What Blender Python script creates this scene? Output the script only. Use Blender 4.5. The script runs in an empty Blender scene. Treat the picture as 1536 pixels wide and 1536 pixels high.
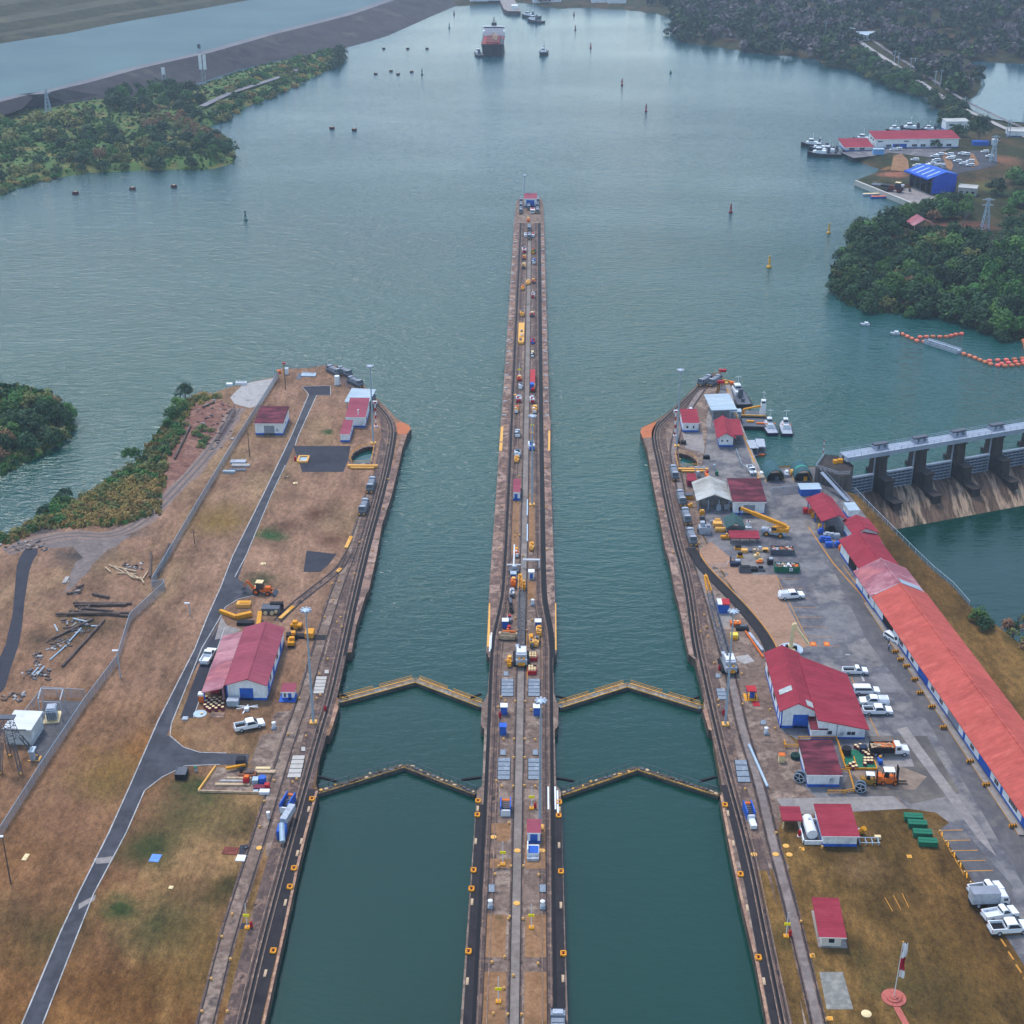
import bpy, math, random
import numpy as np
from mathutils import Vector, Matrix
R=math.radians; pi=math.pi
sc=bpy.context.scene; COL=sc.collection
# ---------------------------------------------------------------- camera
F=2250.; H=180.; TH=math.atan(1068/2250.); PS=math.atan(37*math.cos(TH)/F)
cam=bpy.data.cameras.new('camera'); camo=bpy.data.objects.new('camera',cam); COL.objects.link(camo)
cam.sensor_width=36; cam.lens=36*F/1536; cam.clip_start=1; cam.clip_end=20000
camo.location=(0,0,H); camo.rotation_euler=(pi/2-TH,0,PS); sc.camera=camo
# ---------------------------------------------------------------- light
SUN_EL=R(60); SUN_AZ=R(330)      # compass bearing of the sun (from the west-south-west)
w=bpy.data.worlds.new('World'); sc.world=w; w.use_nodes=True
nt=w.node_tree; sky=nt.nodes.new('ShaderNodeTexSky'); sky.sky_type='NISHITA'; sky.sun_disc=False
sky.sun_elevation=SUN_EL; sky.sun_rotation=SUN_AZ; sky.altitude=100; sky.air_density=1.5; sky.dust_density=1.2; sky.ozone_density=2.2
bg=nt.nodes['Background']; bg.inputs[1].default_value=0.15
nt.links.new(sky.outputs[0],bg.inputs[0])
sl=bpy.data.lights.new('sun','SUN'); sl.energy=1.5; sl.angle=R(12); sl.color=(1,.95,.88)
so=bpy.data.objects.new('sun',sl); COL.objects.link(so)
sd=Vector((math.sin(SUN_AZ)*math.cos(SUN_EL),math.cos(SUN_AZ)*math.cos(SUN_EL),math.sin(SUN_EL)))
so.rotation_euler=sd.to_track_quat('Z','Y').to_euler(); so.location=(-200,-100,400)
vs=sc.view_settings; sc.display_settings.display_device='sRGB'; vs.view_transform='Standard'; vs.look='None'; vs.exposure=0.8; vs.gamma=1
sc.cycles.max_bounces=6; sc.cycles.volume_bounces=0; sc.cycles.use_denoising=True
# ---------------------------------------------------------------- picture point -> place on a level plane
_c,_s=math.cos(TH),math.sin(TH); _cp,_sp=math.cos(PS),math.sin(PS)
FW=Vector((-_sp*_c,_cp*_c,-_s)); RT=Vector((_cp,_sp,0)); UP=Vector((-_sp*_s,_cp*_s,_c))
def G(px,py,z=0.):
    d=F*FW+(px-768)*RT-(py-768)*UP; t=(z-H)/d.z
    return Vector((d.x*t,d.y*t,z))
def GP(pts,z=0.): return [G(a,b,z) for a,b in pts]
def hgt(px,py,ptop,z=0.):
    g=G(px,py,z)
    lo,hi=z,z+120
    for _ in range(40):
        m=(lo+hi)/2; q=Vector((g.x,g.y,m-H)); v=768-F*q.dot(UP)/q.dot(FW)
        if v>ptop: lo=m
        else: hi=m
    return m-z
# ---------------------------------------------------------------- materials
def L(c):
    if isinstance(c,str): c=[int(c[i:i+2],16) for i in (0,2,4)]
    return tuple(((v/255)/12.92 if v/255<.04045 else ((v/255+.055)/1.055)**2.4) for v in c)+(1,)
MATS={}
def newmat(name):
    m=bpy.data.materials.new(name); m.use_nodes=True; MATS[name]=m
    return m,m.node_tree.nodes,m.node_tree.links,m.node_tree.nodes['Principled BSDF']
def ramp(N,cols,lo=.32,hi=.68):
    r=N.new('ShaderNodeValToRGB'); e=r.color_ramp.elements
    n=len(cols)
    while len(e)<n: e.new(.5)
    for i,c in enumerate(cols):
        e[i].position=lo+(hi-lo)*i/max(1,n-1); e[i].color=L(c)
    return r
def noise(N,K,vec,scale,detail=5,rough=.6,st=(1,1,1),rot=0):
    mp=N.new('ShaderNodeMapping'); mp.inputs['Scale'].default_value=st; mp.inputs['Rotation'].default_value=(0,0,rot)
    K.new(vec,mp.inputs[0])
    n=N.new('ShaderNodeTexNoise'); n.inputs['Scale'].default_value=scale; n.inputs['Detail'].default_value=detail; n.inputs['Roughness'].default_value=rough
    K.new(mp.outputs[0],n.inputs[0]); return n.outputs[0]
def mix(N,K,a,b,fac,mode='MIX'):
    m=N.new('ShaderNodeMix'); m.data_type='RGBA'; m.blend_type=mode
    for s,v in ((0,fac),(6,a),(7,b)):
        if hasattr(v,'is_linked'): K.new(v,m.inputs[s])
        else: m.inputs[s].default_value=v
    return m.outputs[2]
def mat(name,cols,scale=.5,rough=.8,bump=0,st=(1,1,1),fine=None,metal=0,var=0,spec=.15,lo=.32,hi=.68,rot=0,alpha=1,detail=6,extra=None):
    """noise-mottled material; cols: sRGB colours. fine=(scale,amount,stretch)"""
    if name in MATS: return MATS[name]
    m,N,K,B=newmat(name)
    if not isinstance(cols,(list,)): cols=[cols]
    tc=N.new('ShaderNodeTexCoord'); v=tc.outputs['Object']
    if len(cols)>1:
        f=noise(N,K,v,scale,detail,.65,st,rot); r=ramp(N,cols,lo,hi); K.new(f,r.inputs[0]); c=r.outputs[0]
    else:
        rgb=N.new('ShaderNodeRGB'); rgb.outputs[0].default_value=L(cols[0]); c=rgb.outputs[0]
    if fine:
        f2=noise(N,K,v,fine[0],4,.7,fine[2] if len(fine)>2 else (1,1,1),rot)
        r2=ramp(N,[(255,)*3,(255,)*3],.25,.75); a=1-fine[1]
        r2.color_ramp.elements[0].color=(a,a,a,1); r2.color_ramp.elements[1].color=(1+fine[1]*.6,)*3+(1,)
        K.new(f2,r2.inputs[0]); c=mix(N,K,c,r2.outputs[0],1.,'MULTIPLY')
    if extra: c=extra(N,K,v,c)
    if var:
        oi=N.new('ShaderNodeObjectInfo'); hs=N.new('ShaderNodeHueSaturation'); mr=N.new('ShaderNodeMapRange')
        mr.inputs[3].default_value=1-var; mr.inputs[4].default_value=1+var; K.new(oi.outputs['Random'],mr.inputs[0]); K.new(mr.outputs[0],hs.inputs['Value'])
        mr2=N.new('ShaderNodeMath'); mr2.operation='MULTIPLY_ADD'; K.new(oi.outputs['Random'],mr2.inputs[0]); mr2.inputs[1].default_value=-var*.10; mr2.inputs[2].default_value=.5+var*.05; K.new(mr2.outputs[0],hs.inputs['Hue'])
        K.new(c,hs.inputs['Color']); c=hs.outputs[0]
    K.new(c,B.inputs['Base Color']); B.inputs['Roughness'].default_value=rough; B.inputs['Metallic'].default_value=metal
    B.inputs['Specular IOR Level'].default_value=spec; B.inputs['Alpha'].default_value=alpha
    if bump:
        bf=noise(N,K,v,(fine[0] if fine else scale*4),4,.7,(fine[2] if fine and len(fine)>2 else (1,1,1)),rot)
        b=N.new('ShaderNodeBump'); b.inputs['Strength'].default_value=.8; b.inputs['Distance'].default_value=bump; K.new(bf,b.inputs['Height']); K.new(b.outputs[0],B.inputs['Normal'])
    return m
def joints(sx,sy,dark=.55,wid=.02,off=0.):
    """slab joints: brick texture multiply"""
    def fn(N,K,v,c):
        b=N.new('ShaderNodeTexBrick'); b.offset=off; b.inputs['Scale'].default_value=1; b.inputs['Brick Width'].default_value=sx; b.inputs['Row Height'].default_value=sy; b.inputs['Mortar Size'].default_value=wid; b.inputs['Mortar Smooth'].default_value=.3
        b.inputs['Color1'].default_value=(1,1,1,1); b.inputs['Color2'].default_value=(.86,.86,.86,1); b.inputs['Mortar'].default_value=(dark,dark,dark,1)
        K.new(v,b.inputs[0]); return mix(N,K,c,b.outputs[0],1.,'MULTIPLY')
    return fn
def ribs(axis,period,amt=.22,patch=0):
    """sheet-metal ribs as colour seam lines plus bump handled by the colour only at this distance"""
    def fn(N,K,v,c):
        wv=N.new('ShaderNodeTexWave'); wv.wave_type='BANDS'; wv.bands_direction=axis; wv.inputs['Scale'].default_value=pi*2/period/20*1.0; wv.inputs['Distortion'].default_value=0
        K.new(v,wv.inputs[0]); r=N.new('ShaderNodeValToRGB'); r.color_ramp.elements[0].position=.0; r.color_ramp.elements[0].color=(1-amt,)*3+(1,); r.color_ramp.elements[1].position=.35; r.color_ramp.elements[1].color=(1,1,1,1)
        K.new(wv.outputs[1],r.inputs[0]); return mix(N,K,c,r.outputs[0],1.,'MULTIPLY')
    return fn
# ---------------------------------------------------------------- mesh builder
class MB:
    def __init__(s): s.v=[]; s.f=[]; s.m=[]; s.ms=[]
    def mi(s,m):
        if m not in s.ms: s.ms.append(m)
        return s.ms.index(m)
    def add(s,V,Fc,m,M=None):
        o=len(s.v)
        for p in V: s.v.append(tuple(M@Vector(p)) if M else tuple(p))
        k=s.mi(m)
        for f in Fc: s.f.append(tuple(i+o for i in f)); s.m.append(k)
        return s
    def hexa(s,b,t,m):
        return s.add(list(b)+list(t),[(3,2,1,0),(4,5,6,7),(0,1,5,4),(1,2,6,5),(2,3,7,6),(3,0,4,7)],m)
    def box(s,x,y,z,sx,sy,sz,m,rz=0,tx=1,ty=1):
        """centre x,y; bottom z; tx,ty = top size factors"""
        c,q=math.cos(rz),math.sin(rz)
        def P(a,b,h): return (x+a*c-b*q,y+a*q+b*c,h)
        a,b=sx/2,sy/2
        return s.hexa([P(-a,-b,z),P(a,-b,z),P(a,b,z),P(-a,b,z)],[P(-a*tx,-b*ty,z+sz),P(a*tx,-b*ty,z+sz),P(a*tx,b*ty,z+sz),P(-a*tx,b*ty,z+sz)],m)
    def bar(s,p,q,wd,m,h=None):
        """square bar from p to q"""
        p,q=Vector(p),Vector(q); d=(q-p); 
        if d.length<1e-6: return s
        d.normalize(); u=d.cross(Vector((0,0,1)))
        if u.length<1e-3: u=Vector((1,0,0))
        u.normalize(); n=u.cross(d); h=h or wd; u*=wd/2; n=n*h/2
        return s.hexa([p-u-n,p+u-n,p+u+n,p-u+n],[q-u-n,q+u-n,q+u+n,q-u+n],m)
    def cyl(s,p,q,r,m,r2=None,n=10,cap=True):
        p,q=Vector(p),Vector(q); d=(q-p).normalized(); r2=r if r2 is None else r2
        u=d.orthogonal().normalized(); w_=d.cross(u); V=[];Fc=[]
        for i in range(n):
            a=2*pi*i/n; e=u*math.cos(a)+w_*math.sin(a); V.append(p+e*r); V.append(q+e*r2)
        for i in range(n):
            j=(i+1)%n; Fc.append((2*i,2*j,2*j+1,2*i+1))
        if cap: Fc.append(tuple(2*i for i in range(n))[::-1]); Fc.append(tuple(2*i+1 for i in range(n)))
        return s.add(V,Fc,m)
    def tube(s,pts,r,m,n=6):
        for a,b in zip(pts,pts[1:]): s.cyl(a,b,r,m,n=n)
        return s
    def extx(s,prof,x0,x1,m,xt=None):
        """profile [(y,z)] extruded along x; counter-clockwise seen from +x"""
        n=len(prof); V=[(x0,a,b) for a,b in prof]+[(x1,a,b) for a,b in prof]
        return s.add(V,[tuple(range(n))[::-1],tuple(range(n,2*n))]+[(i,(i+1)%n,n+(i+1)%n,n+i) for i in range(n)],m)
    def prism(s,pts,z0,z1,m,mt=None,bot=False):
        n=len(pts); A=sum(pts[i][0]*pts[(i+1)%n][1]-pts[(i+1)%n][0]*pts[i][1] for i in range(n))
        if A<0: pts=pts[::-1]
        V=[(p[0],p[1],z0) for p in pts]+[(p[0],p[1],z1) for p in pts]
        s.add(V,[(i,(i+1)%n,n+(i+1)%n,n+i) for i in range(n)],m)
        s.add([(p[0],p[1],z1) for p in pts],[tuple(range(n))],mt or m)
        if bot: s.add([(p[0],p[1],z0) for p in pts],[tuple(range(n))[::-1]],m)
        return s
    def sheet(s,pts,z,m):
        n=len(pts); A=sum(pts[i][0]*pts[(i+1)%n][1]-pts[(i+1)%n][0]*pts[i][1] for i in range(n))
        if A<0: pts=pts[::-1]
        return s.add([(p[0],p[1],z) for p in pts],[tuple(range(n))],m)
    def lathe(s,prof,m,n=16,c=(0,0)):
        V=[];Fc=[];k=len(prof)
        for i in range(n):
            a=2*pi*i/n
            for r,z in prof: V.append((c[0]+r*math.cos(a),c[1]+r*math.sin(a),z))
        for i in range(n):
            j=(i+1)%n
            for q in range(k-1): Fc.append((i*k+q,j*k+q,j*k+q+1,i*k+q+1))
        Fc.append(tuple(i*k for i in range(n))[::-1]); Fc.append(tuple(i*k+k-1 for i in range(n)))
        return s.add(V,Fc,m)
    def mesh(s,name,smooth=False):
        me=bpy.data.meshes.new(name); me.from_pydata(s.v,[],s.f)
        for m in s.ms: me.materials.append(m)
        me.polygons.foreach_set('material_index',s.m)
        if smooth: me.polygons.foreach_set('use_smooth',[True]*len(s.f))
        me.update(); return me
    def build(s,name,parent=None,smooth=False,label=None,auto=None):
        o=bpy.data.objects.new(name,s.mesh(name,smooth)); COL.objects.link(o)
        if parent is not None: o.parent=parent
        if label: o['label']=label
        return o
def struct(name,mb,kind='structure',smooth=False):
    o=mb.build(name,smooth=smooth); o['kind']=kind; return o
def tag(o,label,cat,group=None):
    o['label']=label; o['category']=cat
    if group: o['group']=group
    return o
def thing(name,label,cat,loc=(0,0,0),rot=0,group=None,scale=1):
    o=bpy.data.objects.new(name,None); o.empty_display_size=.5; COL.objects.link(o)
    o.location=loc; o.rotation_euler=(0,0,rot); o.scale=(scale,)*3
    return tag(o,label,cat,group)
def kids(o): return KIDS.get(o.name,[])
KIDS={}
def dup(root,loc,rot,label=None,group=None,scale=None):
    r=root.copy(); COL.objects.link(r); r.location=loc; r.rotation_euler=(0,0,rot)
    if scale is not None: r.scale=(scale,)*3 if not hasattr(scale,'__len__') else scale
    if label: r['label']=label
    if group: r['group']=group
    for ch in list(root.children):
        c=ch.copy(); COL.objects.link(c); c.parent=r
        for g in list(ch.children):
            d=g.copy(); COL.objects.link(d); d.parent=c
    return r
def offs(poly,d):
    """shift every vertex of a 2-D polyline sideways (left is positive)"""
    out=[];n=len(poly)
    for i in range(n):
        a=Vector(poly[max(0,i-1)][:2]); b=Vector(poly[min(n-1,i+1)][:2]); t=(b-a).normalized()
        out.append(Vector((poly[i][0]-t.y*d,poly[i][1]+t.x*d)))
    return out
def dens(poly,step):
    out=[]
    for a,b in zip(poly,poly[1:]):
        a,b=Vector(a[:2]),Vector(b[:2]); n=max(1,int((b-a).length/step))
        out+=[a.lerp(b,i/n) for i in range(n)]
    return out+[Vector(poly[-1][:2])]
def smooth(poly,it=2):
    P=[Vector(p[:2]) for p in poly]
    for _ in range(it):
        Q=[P[0]]
        for a,b in zip(P,P[1:]): Q+=[a.lerp(b,.25),a.lerp(b,.75)]
        P=Q+[P[-1]]
    return P
def ribbon(mb,poly,w0,w1,z,m,zt=None):
    """flat band along a polyline between side offsets w0 and w1"""
    a=offs(poly,w0); b=offs(poly,w1)
    for i in range(len(poly)-1):
        if zt is None: mb.add([(b[i].x,b[i].y,z),(b[i+1].x,b[i+1].y,z),(a[i+1].x,a[i+1].y,z),(a[i].x,a[i].y,z)],[(0,1,2,3)],m)
        else: mb.hexa([(p.x,p.y,z) for p in (b[i],b[i+1],a[i+1],a[i])],[(p.x,p.y,zt) for p in (b[i],b[i+1],a[i+1],a[i])],m)
def inside(P,poly):
    """numpy even-odd test, P (n,2)"""
    x,y=P[:,0],P[:,1]; r=np.zeros(len(P),bool); n=len(poly)
    for i in range(n):
        x1,y1=poly[i][0],poly[i][1]; x2,y2=poly[(i+1)%n][0],poly[(i+1)%n][1]
        if y1==y2: continue
        c=((y1>y)!=(y2>y))&(x<(x2-x1)*(y-y1)/(y2-y1)+x1); r^=c
    return r
def edist(P,poly):
    d=np.full(len(P),1e9); n=len(poly)
    for i in range(n):
        a=np.array(poly[i][:2]); b=np.array(poly[(i+1)%n][:2]); ab=b-a; L2=(ab**2).sum()+1e-9
        t=np.clip(((P-a)@ab)/L2,0,1); q=a+t[:,None]*ab; d=np.minimum(d,np.hypot(*(P-q).T))
    return d
# ================================================================ SETTING
WZ=-2.2; PZ=-11.
# ---- materials of the ground
def grassmat(name,base,patches=(),ramp_y=None):
    m,N,K,B=newmat(name); tc=N.new('ShaderNodeTexCoord'); v=tc.outputs['Object']
    f=noise(N,K,v,.028,6,.62,(1,.55,1)); r=ramp(N,base,.30,.70); K.new(f,r.inputs[0]); c=r.outputs[0]
    if ramp_y:
        sx=N.new('ShaderNodeSeparateXYZ'); K.new(v,sx.inputs[0]); n0=noise(N,K,v,.03,4,.6)
        ma=N.new('ShaderNodeMath'); ma.operation='MULTIPLY_ADD'; K.new(n0,ma.inputs[0]); ma.inputs[1].default_value=120; K.new(sx.outputs[1],ma.inputs[2])
        mr=N.new('ShaderNodeMapRange'); mr.inputs[1].default_value=ramp_y[0]+60; mr.inputs[2].default_value=ramp_y[1]+60; K.new(ma.outputs[0],mr.inputs[0])
        r2=ramp(N,ramp_y[2],.28,.72); K.new(f,r2.inputs[0]); c=mix(N,K,c,r2.outputs[0],mr.outputs[0])
    n3=noise(N,K,v,.13,6,.7,(1,.5,1)); r3=ramp(N,[(104,104,84),(255,)*3],.34,.58); K.new(n3,r3.inputs[0]); c=mix(N,K,c,r3.outputs[0],.55,'MULTIPLY')
    for (x,y,rad,col,soft) in patches:
        vm=N.new('ShaderNodeVectorMath'); vm.operation='DISTANCE'; K.new(v,vm.inputs[0]); vm.inputs[1].default_value=(x,y,0)
        n4=noise(N,K,v,1.2/rad,5,.65); ma=N.new('ShaderNodeMath'); ma.operation='MULTIPLY_ADD'; K.new(n4,ma.inputs[0]); ma.inputs[1].default_value=rad*1.6; K.new(vm.outputs['Value'],ma.inputs[2])
        mr=N.new('ShaderNodeMapRange'); mr.inputs[1].default_value=rad*(1.8-soft); mr.inputs[2].default_value=rad*1.8; mr.inputs[3].default_value=1; mr.inputs[4].default_value=0; K.new(ma.outputs[0],mr.inputs[0])
        c=mix(N,K,c,L(col),mr.outputs[0])
    n5=noise(N,K,v,.9,6,.8,(1,.55,1),.4); r5=ramp(N,[(150,)*3,(255,)*3],.34,.62); K.new(n5,r5.inputs[0]); c=mix(N,K,c,r5.outputs[0],.8,'MULTIPLY')
    n8=noise(N,K,v,3.2,3,.7,(1,.6,1)); r8=ramp(N,[(176,)*3,(255,)*3],.35,.62); K.new(n8,r8.inputs[0]); c=mix(N,K,c,r8.outputs[0],.6,'MULTIPLY')
    # mowing streaks
    n7=noise(N,K,v,.5,3,.6,(1,.06,1),.12); r7=ramp(N,[(205,)*3,(255,)*3],.35,.65); K.new(n7,r7.inputs[0]); c=mix(N,K,c,r7.outputs[0],.5,'MULTIPLY')
    K.new(c,B.inputs['Base Color']); B.inputs['Roughness'].default_value=.95; B.inputs['Specular IOR Level'].default_value=.1
    b=N.new('ShaderNodeBump'); b.inputs['Strength'].default_value=.6; b.inputs['Distance'].default_value=.25; K.new(n5,b.inputs['Height']); K.new(b.outputs[0],B.inputs['Normal'])
    MATS[name]=m; return m
GR=(72,92,52); OL=(92,86,48)
pl=lambda x,y,r,c,s=.8:(*G(x,y)[:2],r,c,s)
GL=grassmat('dry_grass_left',[(120,82,44),(176,124,72),(138,94,52),(188,144,88),(90,78,42)],
  [pl(405,800,6,(66,96,56),.7),pl(300,1210,13,(98,92,54),1),pl(250,1390,12,(86,84,48),1),pl(180,1150,12,(150,112,58),1.),pl(310,660,8,(124,78,64),.8),pl(275,680,9,(122,76,62),.8),pl(490,648,3,(78,96,52),.7),
   pl(330,780,14,(150,118,66),1),pl(430,790,7,(120,88,70),1),pl(120,830,11,(92,84,80),.8),pl(190,795,7,(98,88,84),.8),pl(60,790,8,(98,90,88),.7),pl(320,1440,14,(126,96,52),1),pl(150,1180,8,(140,110,62),1),
   pl(60,960,7,(104,84,66),1),pl(130,940,9,(90,78,56),1),pl(340,635,4,(76,66,64),.7),pl(230,1270,10,(72,78,42),1),pl(300,1180,6,(74,84,46),.7),pl(350,1330,9,(84,74,40),1),pl(70,1400,12,(96,80,46),1),pl(180,1360,5,(70,82,42),.8),pl(230,1120,9,(166,112,60),1),pl(100,1230,9,(150,108,78),1),pl(500,810,6,(120,82,62),1),pl(470,770,5,(112,76,56),1),pl(390,870,6,(84,82,54),.9)],
  (190,320,[(158,116,92),(190,148,120),(172,132,106),(186,150,114),(146,110,86)]))
GRR=grassmat('dry_grass_right',[(98,74,38),(138,102,54),(112,86,44),(156,118,66),(80,74,38)],
  [pl(1400,1250,5,(152,120,76),1),pl(1290,1300,6,(140,108,70),1),pl(1380,1480,10,(104,84,46),1),pl(1330,1480,5,(96,84,46),1)])
GFAR=grassmat('scrub_ground',[(54,66,42),(84,80,50),(66,74,44),(108,86,58),(50,62,40)],
  [pl(1390,265,12,(170,110,84),.6),pl(1340,262,9,(176,112,86),.6),pl(1330,250,5,(158,112,66),.6),pl(1480,280,14,(112,108,60),.8),pl(1500,290,8,(66,92,56),.8),pl(1500,240,16,(150,104,76),.8),pl(1462,345,13,(122,72,60),.6),pl(1418,345,12,(118,74,62),.6),pl(1358,368,9,(140,84,66),.7),pl(1490,372,8,(110,66,54),.8)])
EARTH=mat('red_earth',[(92,62,54),(134,94,80),(110,76,66),(146,108,92),(84,56,50)],.16,.95,.15,fine=(.8,.35))
CONC=mat('deck_concrete',[(80,68,64),(136,114,100),(112,92,82),(156,134,118),(90,78,74)],.14,.88,.03,fine=(.9,.5),extra=joints(6.1,9.2,.62,.012))
CPINK=mat('edge_concrete',[(124,96,84),(160,128,112),(98,78,72),(172,142,126),(70,60,58)],.13,.88,.03,fine=(1.1,.4,(1,.35,1)),extra=joints(9,7.3,.6,.015))
CLANE=mat('lane_concrete',[(112,102,96),(140,128,120),(126,114,106),(148,138,130)],.12,.88,fine=(.8,.28),extra=joints(5,6,.75,.015))
CGREY=mat('yard_concrete',[(128,120,116),(152,144,138),(138,130,128),(160,152,146)],.09,.88,fine=(.7,.3),extra=joints(6,6,.75,.012))
CWALL=mat('lock_wall_concrete',[(60,54,50),(98,86,78),(74,66,60),(120,104,92)],.25,.9,.05,st=(1,1,.35),fine=(1.2,.45,(1,1,.25)))
ASPH=mat('asphalt',[(54,54,60),(76,76,82),(60,60,66),(86,84,88)],.09,.9,fine=(.55,.24,(1,.25,1)))
ASPD=mat('fresh_asphalt',[(42,42,50),(58,58,66),(48,48,56)],.1,.9,fine=(.7,.2))
YARD=mat('yard_asphalt',[(104,102,106),(126,122,122),(94,92,98),(136,130,126),(112,108,108)],.06,.9,fine=(.45,.3),extra=joints(11,9,.86,.012))
TRK=mat('track_bed',[(66,56,54),(108,88,80),(82,68,64),(132,106,92),(58,50,50)],.25,.92,.03,fine=(1.6,.5,(1,.12,1)))
BLK=mat('oily_black_deck',[(34,32,36),(48,44,46),(40,36,38)],.25,.85,fine=(1.2,.3,(1,.3,1)))
GROOVE=mat('dark_slot',[(16,16,22)],rough=.7)
RAIL=mat('rail_steel',[(150,124,108),(104,88,80),(170,140,118)],.5,.6)
RAILD=mat('dark_rail',[(30,28,32),(44,40,42)],.6,.6)
GRAV=mat('gravel',[(150,144,142),(170,164,160),(138,132,130)],.3,.95,.05,fine=(1.5,.25))
WLINE=mat('white_line',[(190,188,186),(132,130,128)],.6,.85)
YLINE=mat('yellow_line',[(206,150,60),(186,128,54),(170,122,66)],.5,.85,fine=(1,.25))
DIRT=mat('bare_dirt',[(136,106,86),(160,126,104),(146,114,94)],.12,.95,.05,fine=(.9,.3))
BGR=mat('panel_grass',[(122,90,62),(150,112,80),(134,98,68),(112,88,58)],.25,.95,.08,fine=(1.3,.35))
CLANR=mat('worn_lane',[(112,98,94),(140,126,120),(120,108,104),(150,136,130)],.12,.9,fine=(.8,.3),extra=joints(5,6,.75,.015))
def tomesh(name,outer,holes,z0,z1,top,side):
    from mathutils.geometry import tessellate_polygon
    loops=[[Vector((p[0],p[1],0)) for p in l] for l in [outer]+list(holes)]
    mb=MB(); flat=[p for l in loops for p in l]
    tr=tessellate_polygon(loops); V=[(p.x,p.y,z1) for p in flat]; Fc=[]
    for a,b,c in tr:
        n=(flat[b]-flat[a]).cross(flat[c]-flat[a]).z
        if abs(n)<1e-9: continue
        Fc.append((a,b,c) if n>0 else (c,b,a))
    mb.add(V,Fc,top)
    for l in loops:
        n=len(l); A=sum(l[i].x*l[(i+1)%n].y-l[(i+1)%n].x*l[i].y for i in range(n)); q=l if (A>0)==(l is loops[0]) else l[::-1]
        mb.add([(p.x,p.y,z0) for p in q]+[(p.x,p.y,z1) for p in q],[(i,(i+1)%n,n+(i+1)%n,n+i) for i in range(n)],side)
    return mb
# ---- outlines (traced on the level of the deck)
Lpx=[(397,1536),(427,1400),(448,1300),(460,1250),(477,1185),(473.5,1176),(480,1126),(488,1103),(494,1103),(499.5,1088),(507,1060),(509,1050),(504,1044),(510,1015),(519,979),(527.5,978),(534,939),(549.5,890),(553,886),(564.7,834),(573,787),(587,745),(597.8,699.7),(603.7,672),(611,652),(617,643),(613,637),(605,633),(594,627),(582,614),(564.6,597),(547,579),(527,561),(510,549),(492,547),(462,552),(433.7,553),(422,553),(410,566),(385,571),(362,577),(340,582),(318,590),(300,587),(284,597),(268,606),(248,634),(238,655),(222,675),(200,698),(170,720),(130,742),(95,757),(60,782),(25,803),(0,812),(-80,840)]
Rpx=[(1150.5,1536),(1133.4,1444),(1109,1341),(1091.8,1258),(1080,1193),(1083.5,1186),(1072,1122),(1068.5,1097),(1062.5,1094),(1054.5,1065),(1052,1059),(1057,1050),(1050,1020),(1042.5,989),(1033,982),(1017,902),(1012.7,890),(1004,841),(997.8,823.6),(990,778),(975.8,707.6),(971,678),(964,657),(960.5,648),(962,642),(983,631),(1008,615),(1032.6,592),(1050,577),(1062.5,561),(1080,558),(1087,570),(1090.6,583),(1097.6,607),(1105,625),(1113.5,649.5),(1132,695),(1140,703),(1160,700),(1190,698),(1222,700),(1234,715),(1255,731),(1270,737),(1285,742),(1310,765),(1345,800),(1372,828),(1400,855),(1430,880),(1455,908),(1478,925),(1510,950),(1536,970),(1600,1040),(1750,1130)]
ILp=[(779,297),(774.5,303),(771,334),(762,480),(752.4,620),(751,631),(749,668),(747.5,690),(747,700),(739.6,800),(734.6,870),(733,900),(730.9,940),(729.4,977),(731,981),(735,984),(734.2,1000),(731.6,1040),(727,1050),(722.5,1057),(722,1070),(721,1087),(724,1091.5),(726.6,1093.5),(724,1160),(723,1178),(715.5,1186),(714.4,1200),(708.7,1280),(699.9,1400),(690.5,1536)]
IRp=[(811,297),(814.5,303),(816,334),(820.2,480),(824.2,620),(826,632),(825.5,675),(826,700),(829.3,800),(831.8,870),(832.6,900),(834.7,940),(835,978),(833,982),(829.7,985),(829.7,1000),(831,1040),(834,1050),(838,1058),(837.4,1070),(837.5,1088),(834.5,1092),(831.9,1094),(833.5,1160),(834.5,1178),(841,1187),(841.9,1200),(844,1280),(847.7,1400),(852,1536)]
LW=[Vector((-43,130,0))]+GP(Lpx)+[Vector((-300,300,0)),Vector((-300,130,0))]
RW_=[Vector((38.7,130,0))]+GP(Rpx)+[Vector((300,250,0)),Vector((300,130,0))]
IW=[Vector((-11.3,130,0))]+GP(ILp)[::-1]+GP(IRp)+[Vector((6.5,130,0))]
HL=GP([(525.5,689),(531,680.5),(540,674.5),(551,671),(561,671),(558.5,684),(556,695),(529,696.5)])
HR=GP([(1013.5,682),(1022,681),(1031,683.5),(1040,688),(1046,694),(1045.6,700),(1016.8,701.5)])
mb=MB()
for h in (HL,HR):
    c=sum(h,Vector((0,0,0)))/len(h); mb.sheet([c+(p-c)*1.1 for p in h],-1.05,mat('basin_water',[(8,66,62),(12,74,70)],.2,.12,spec=.5))
struct('basin_water',mb)
struct('ground_left_bank',tomesh('g',LW,[HL],-14,0,GL,CWALL))
struct('ground_right_bank',tomesh('g',RW_,[HR],-14,0,GRR,CWALL))
struct('lock_centre_wall',tomesh('g',IW,[],-14,0,CONC,CWALL))
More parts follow.
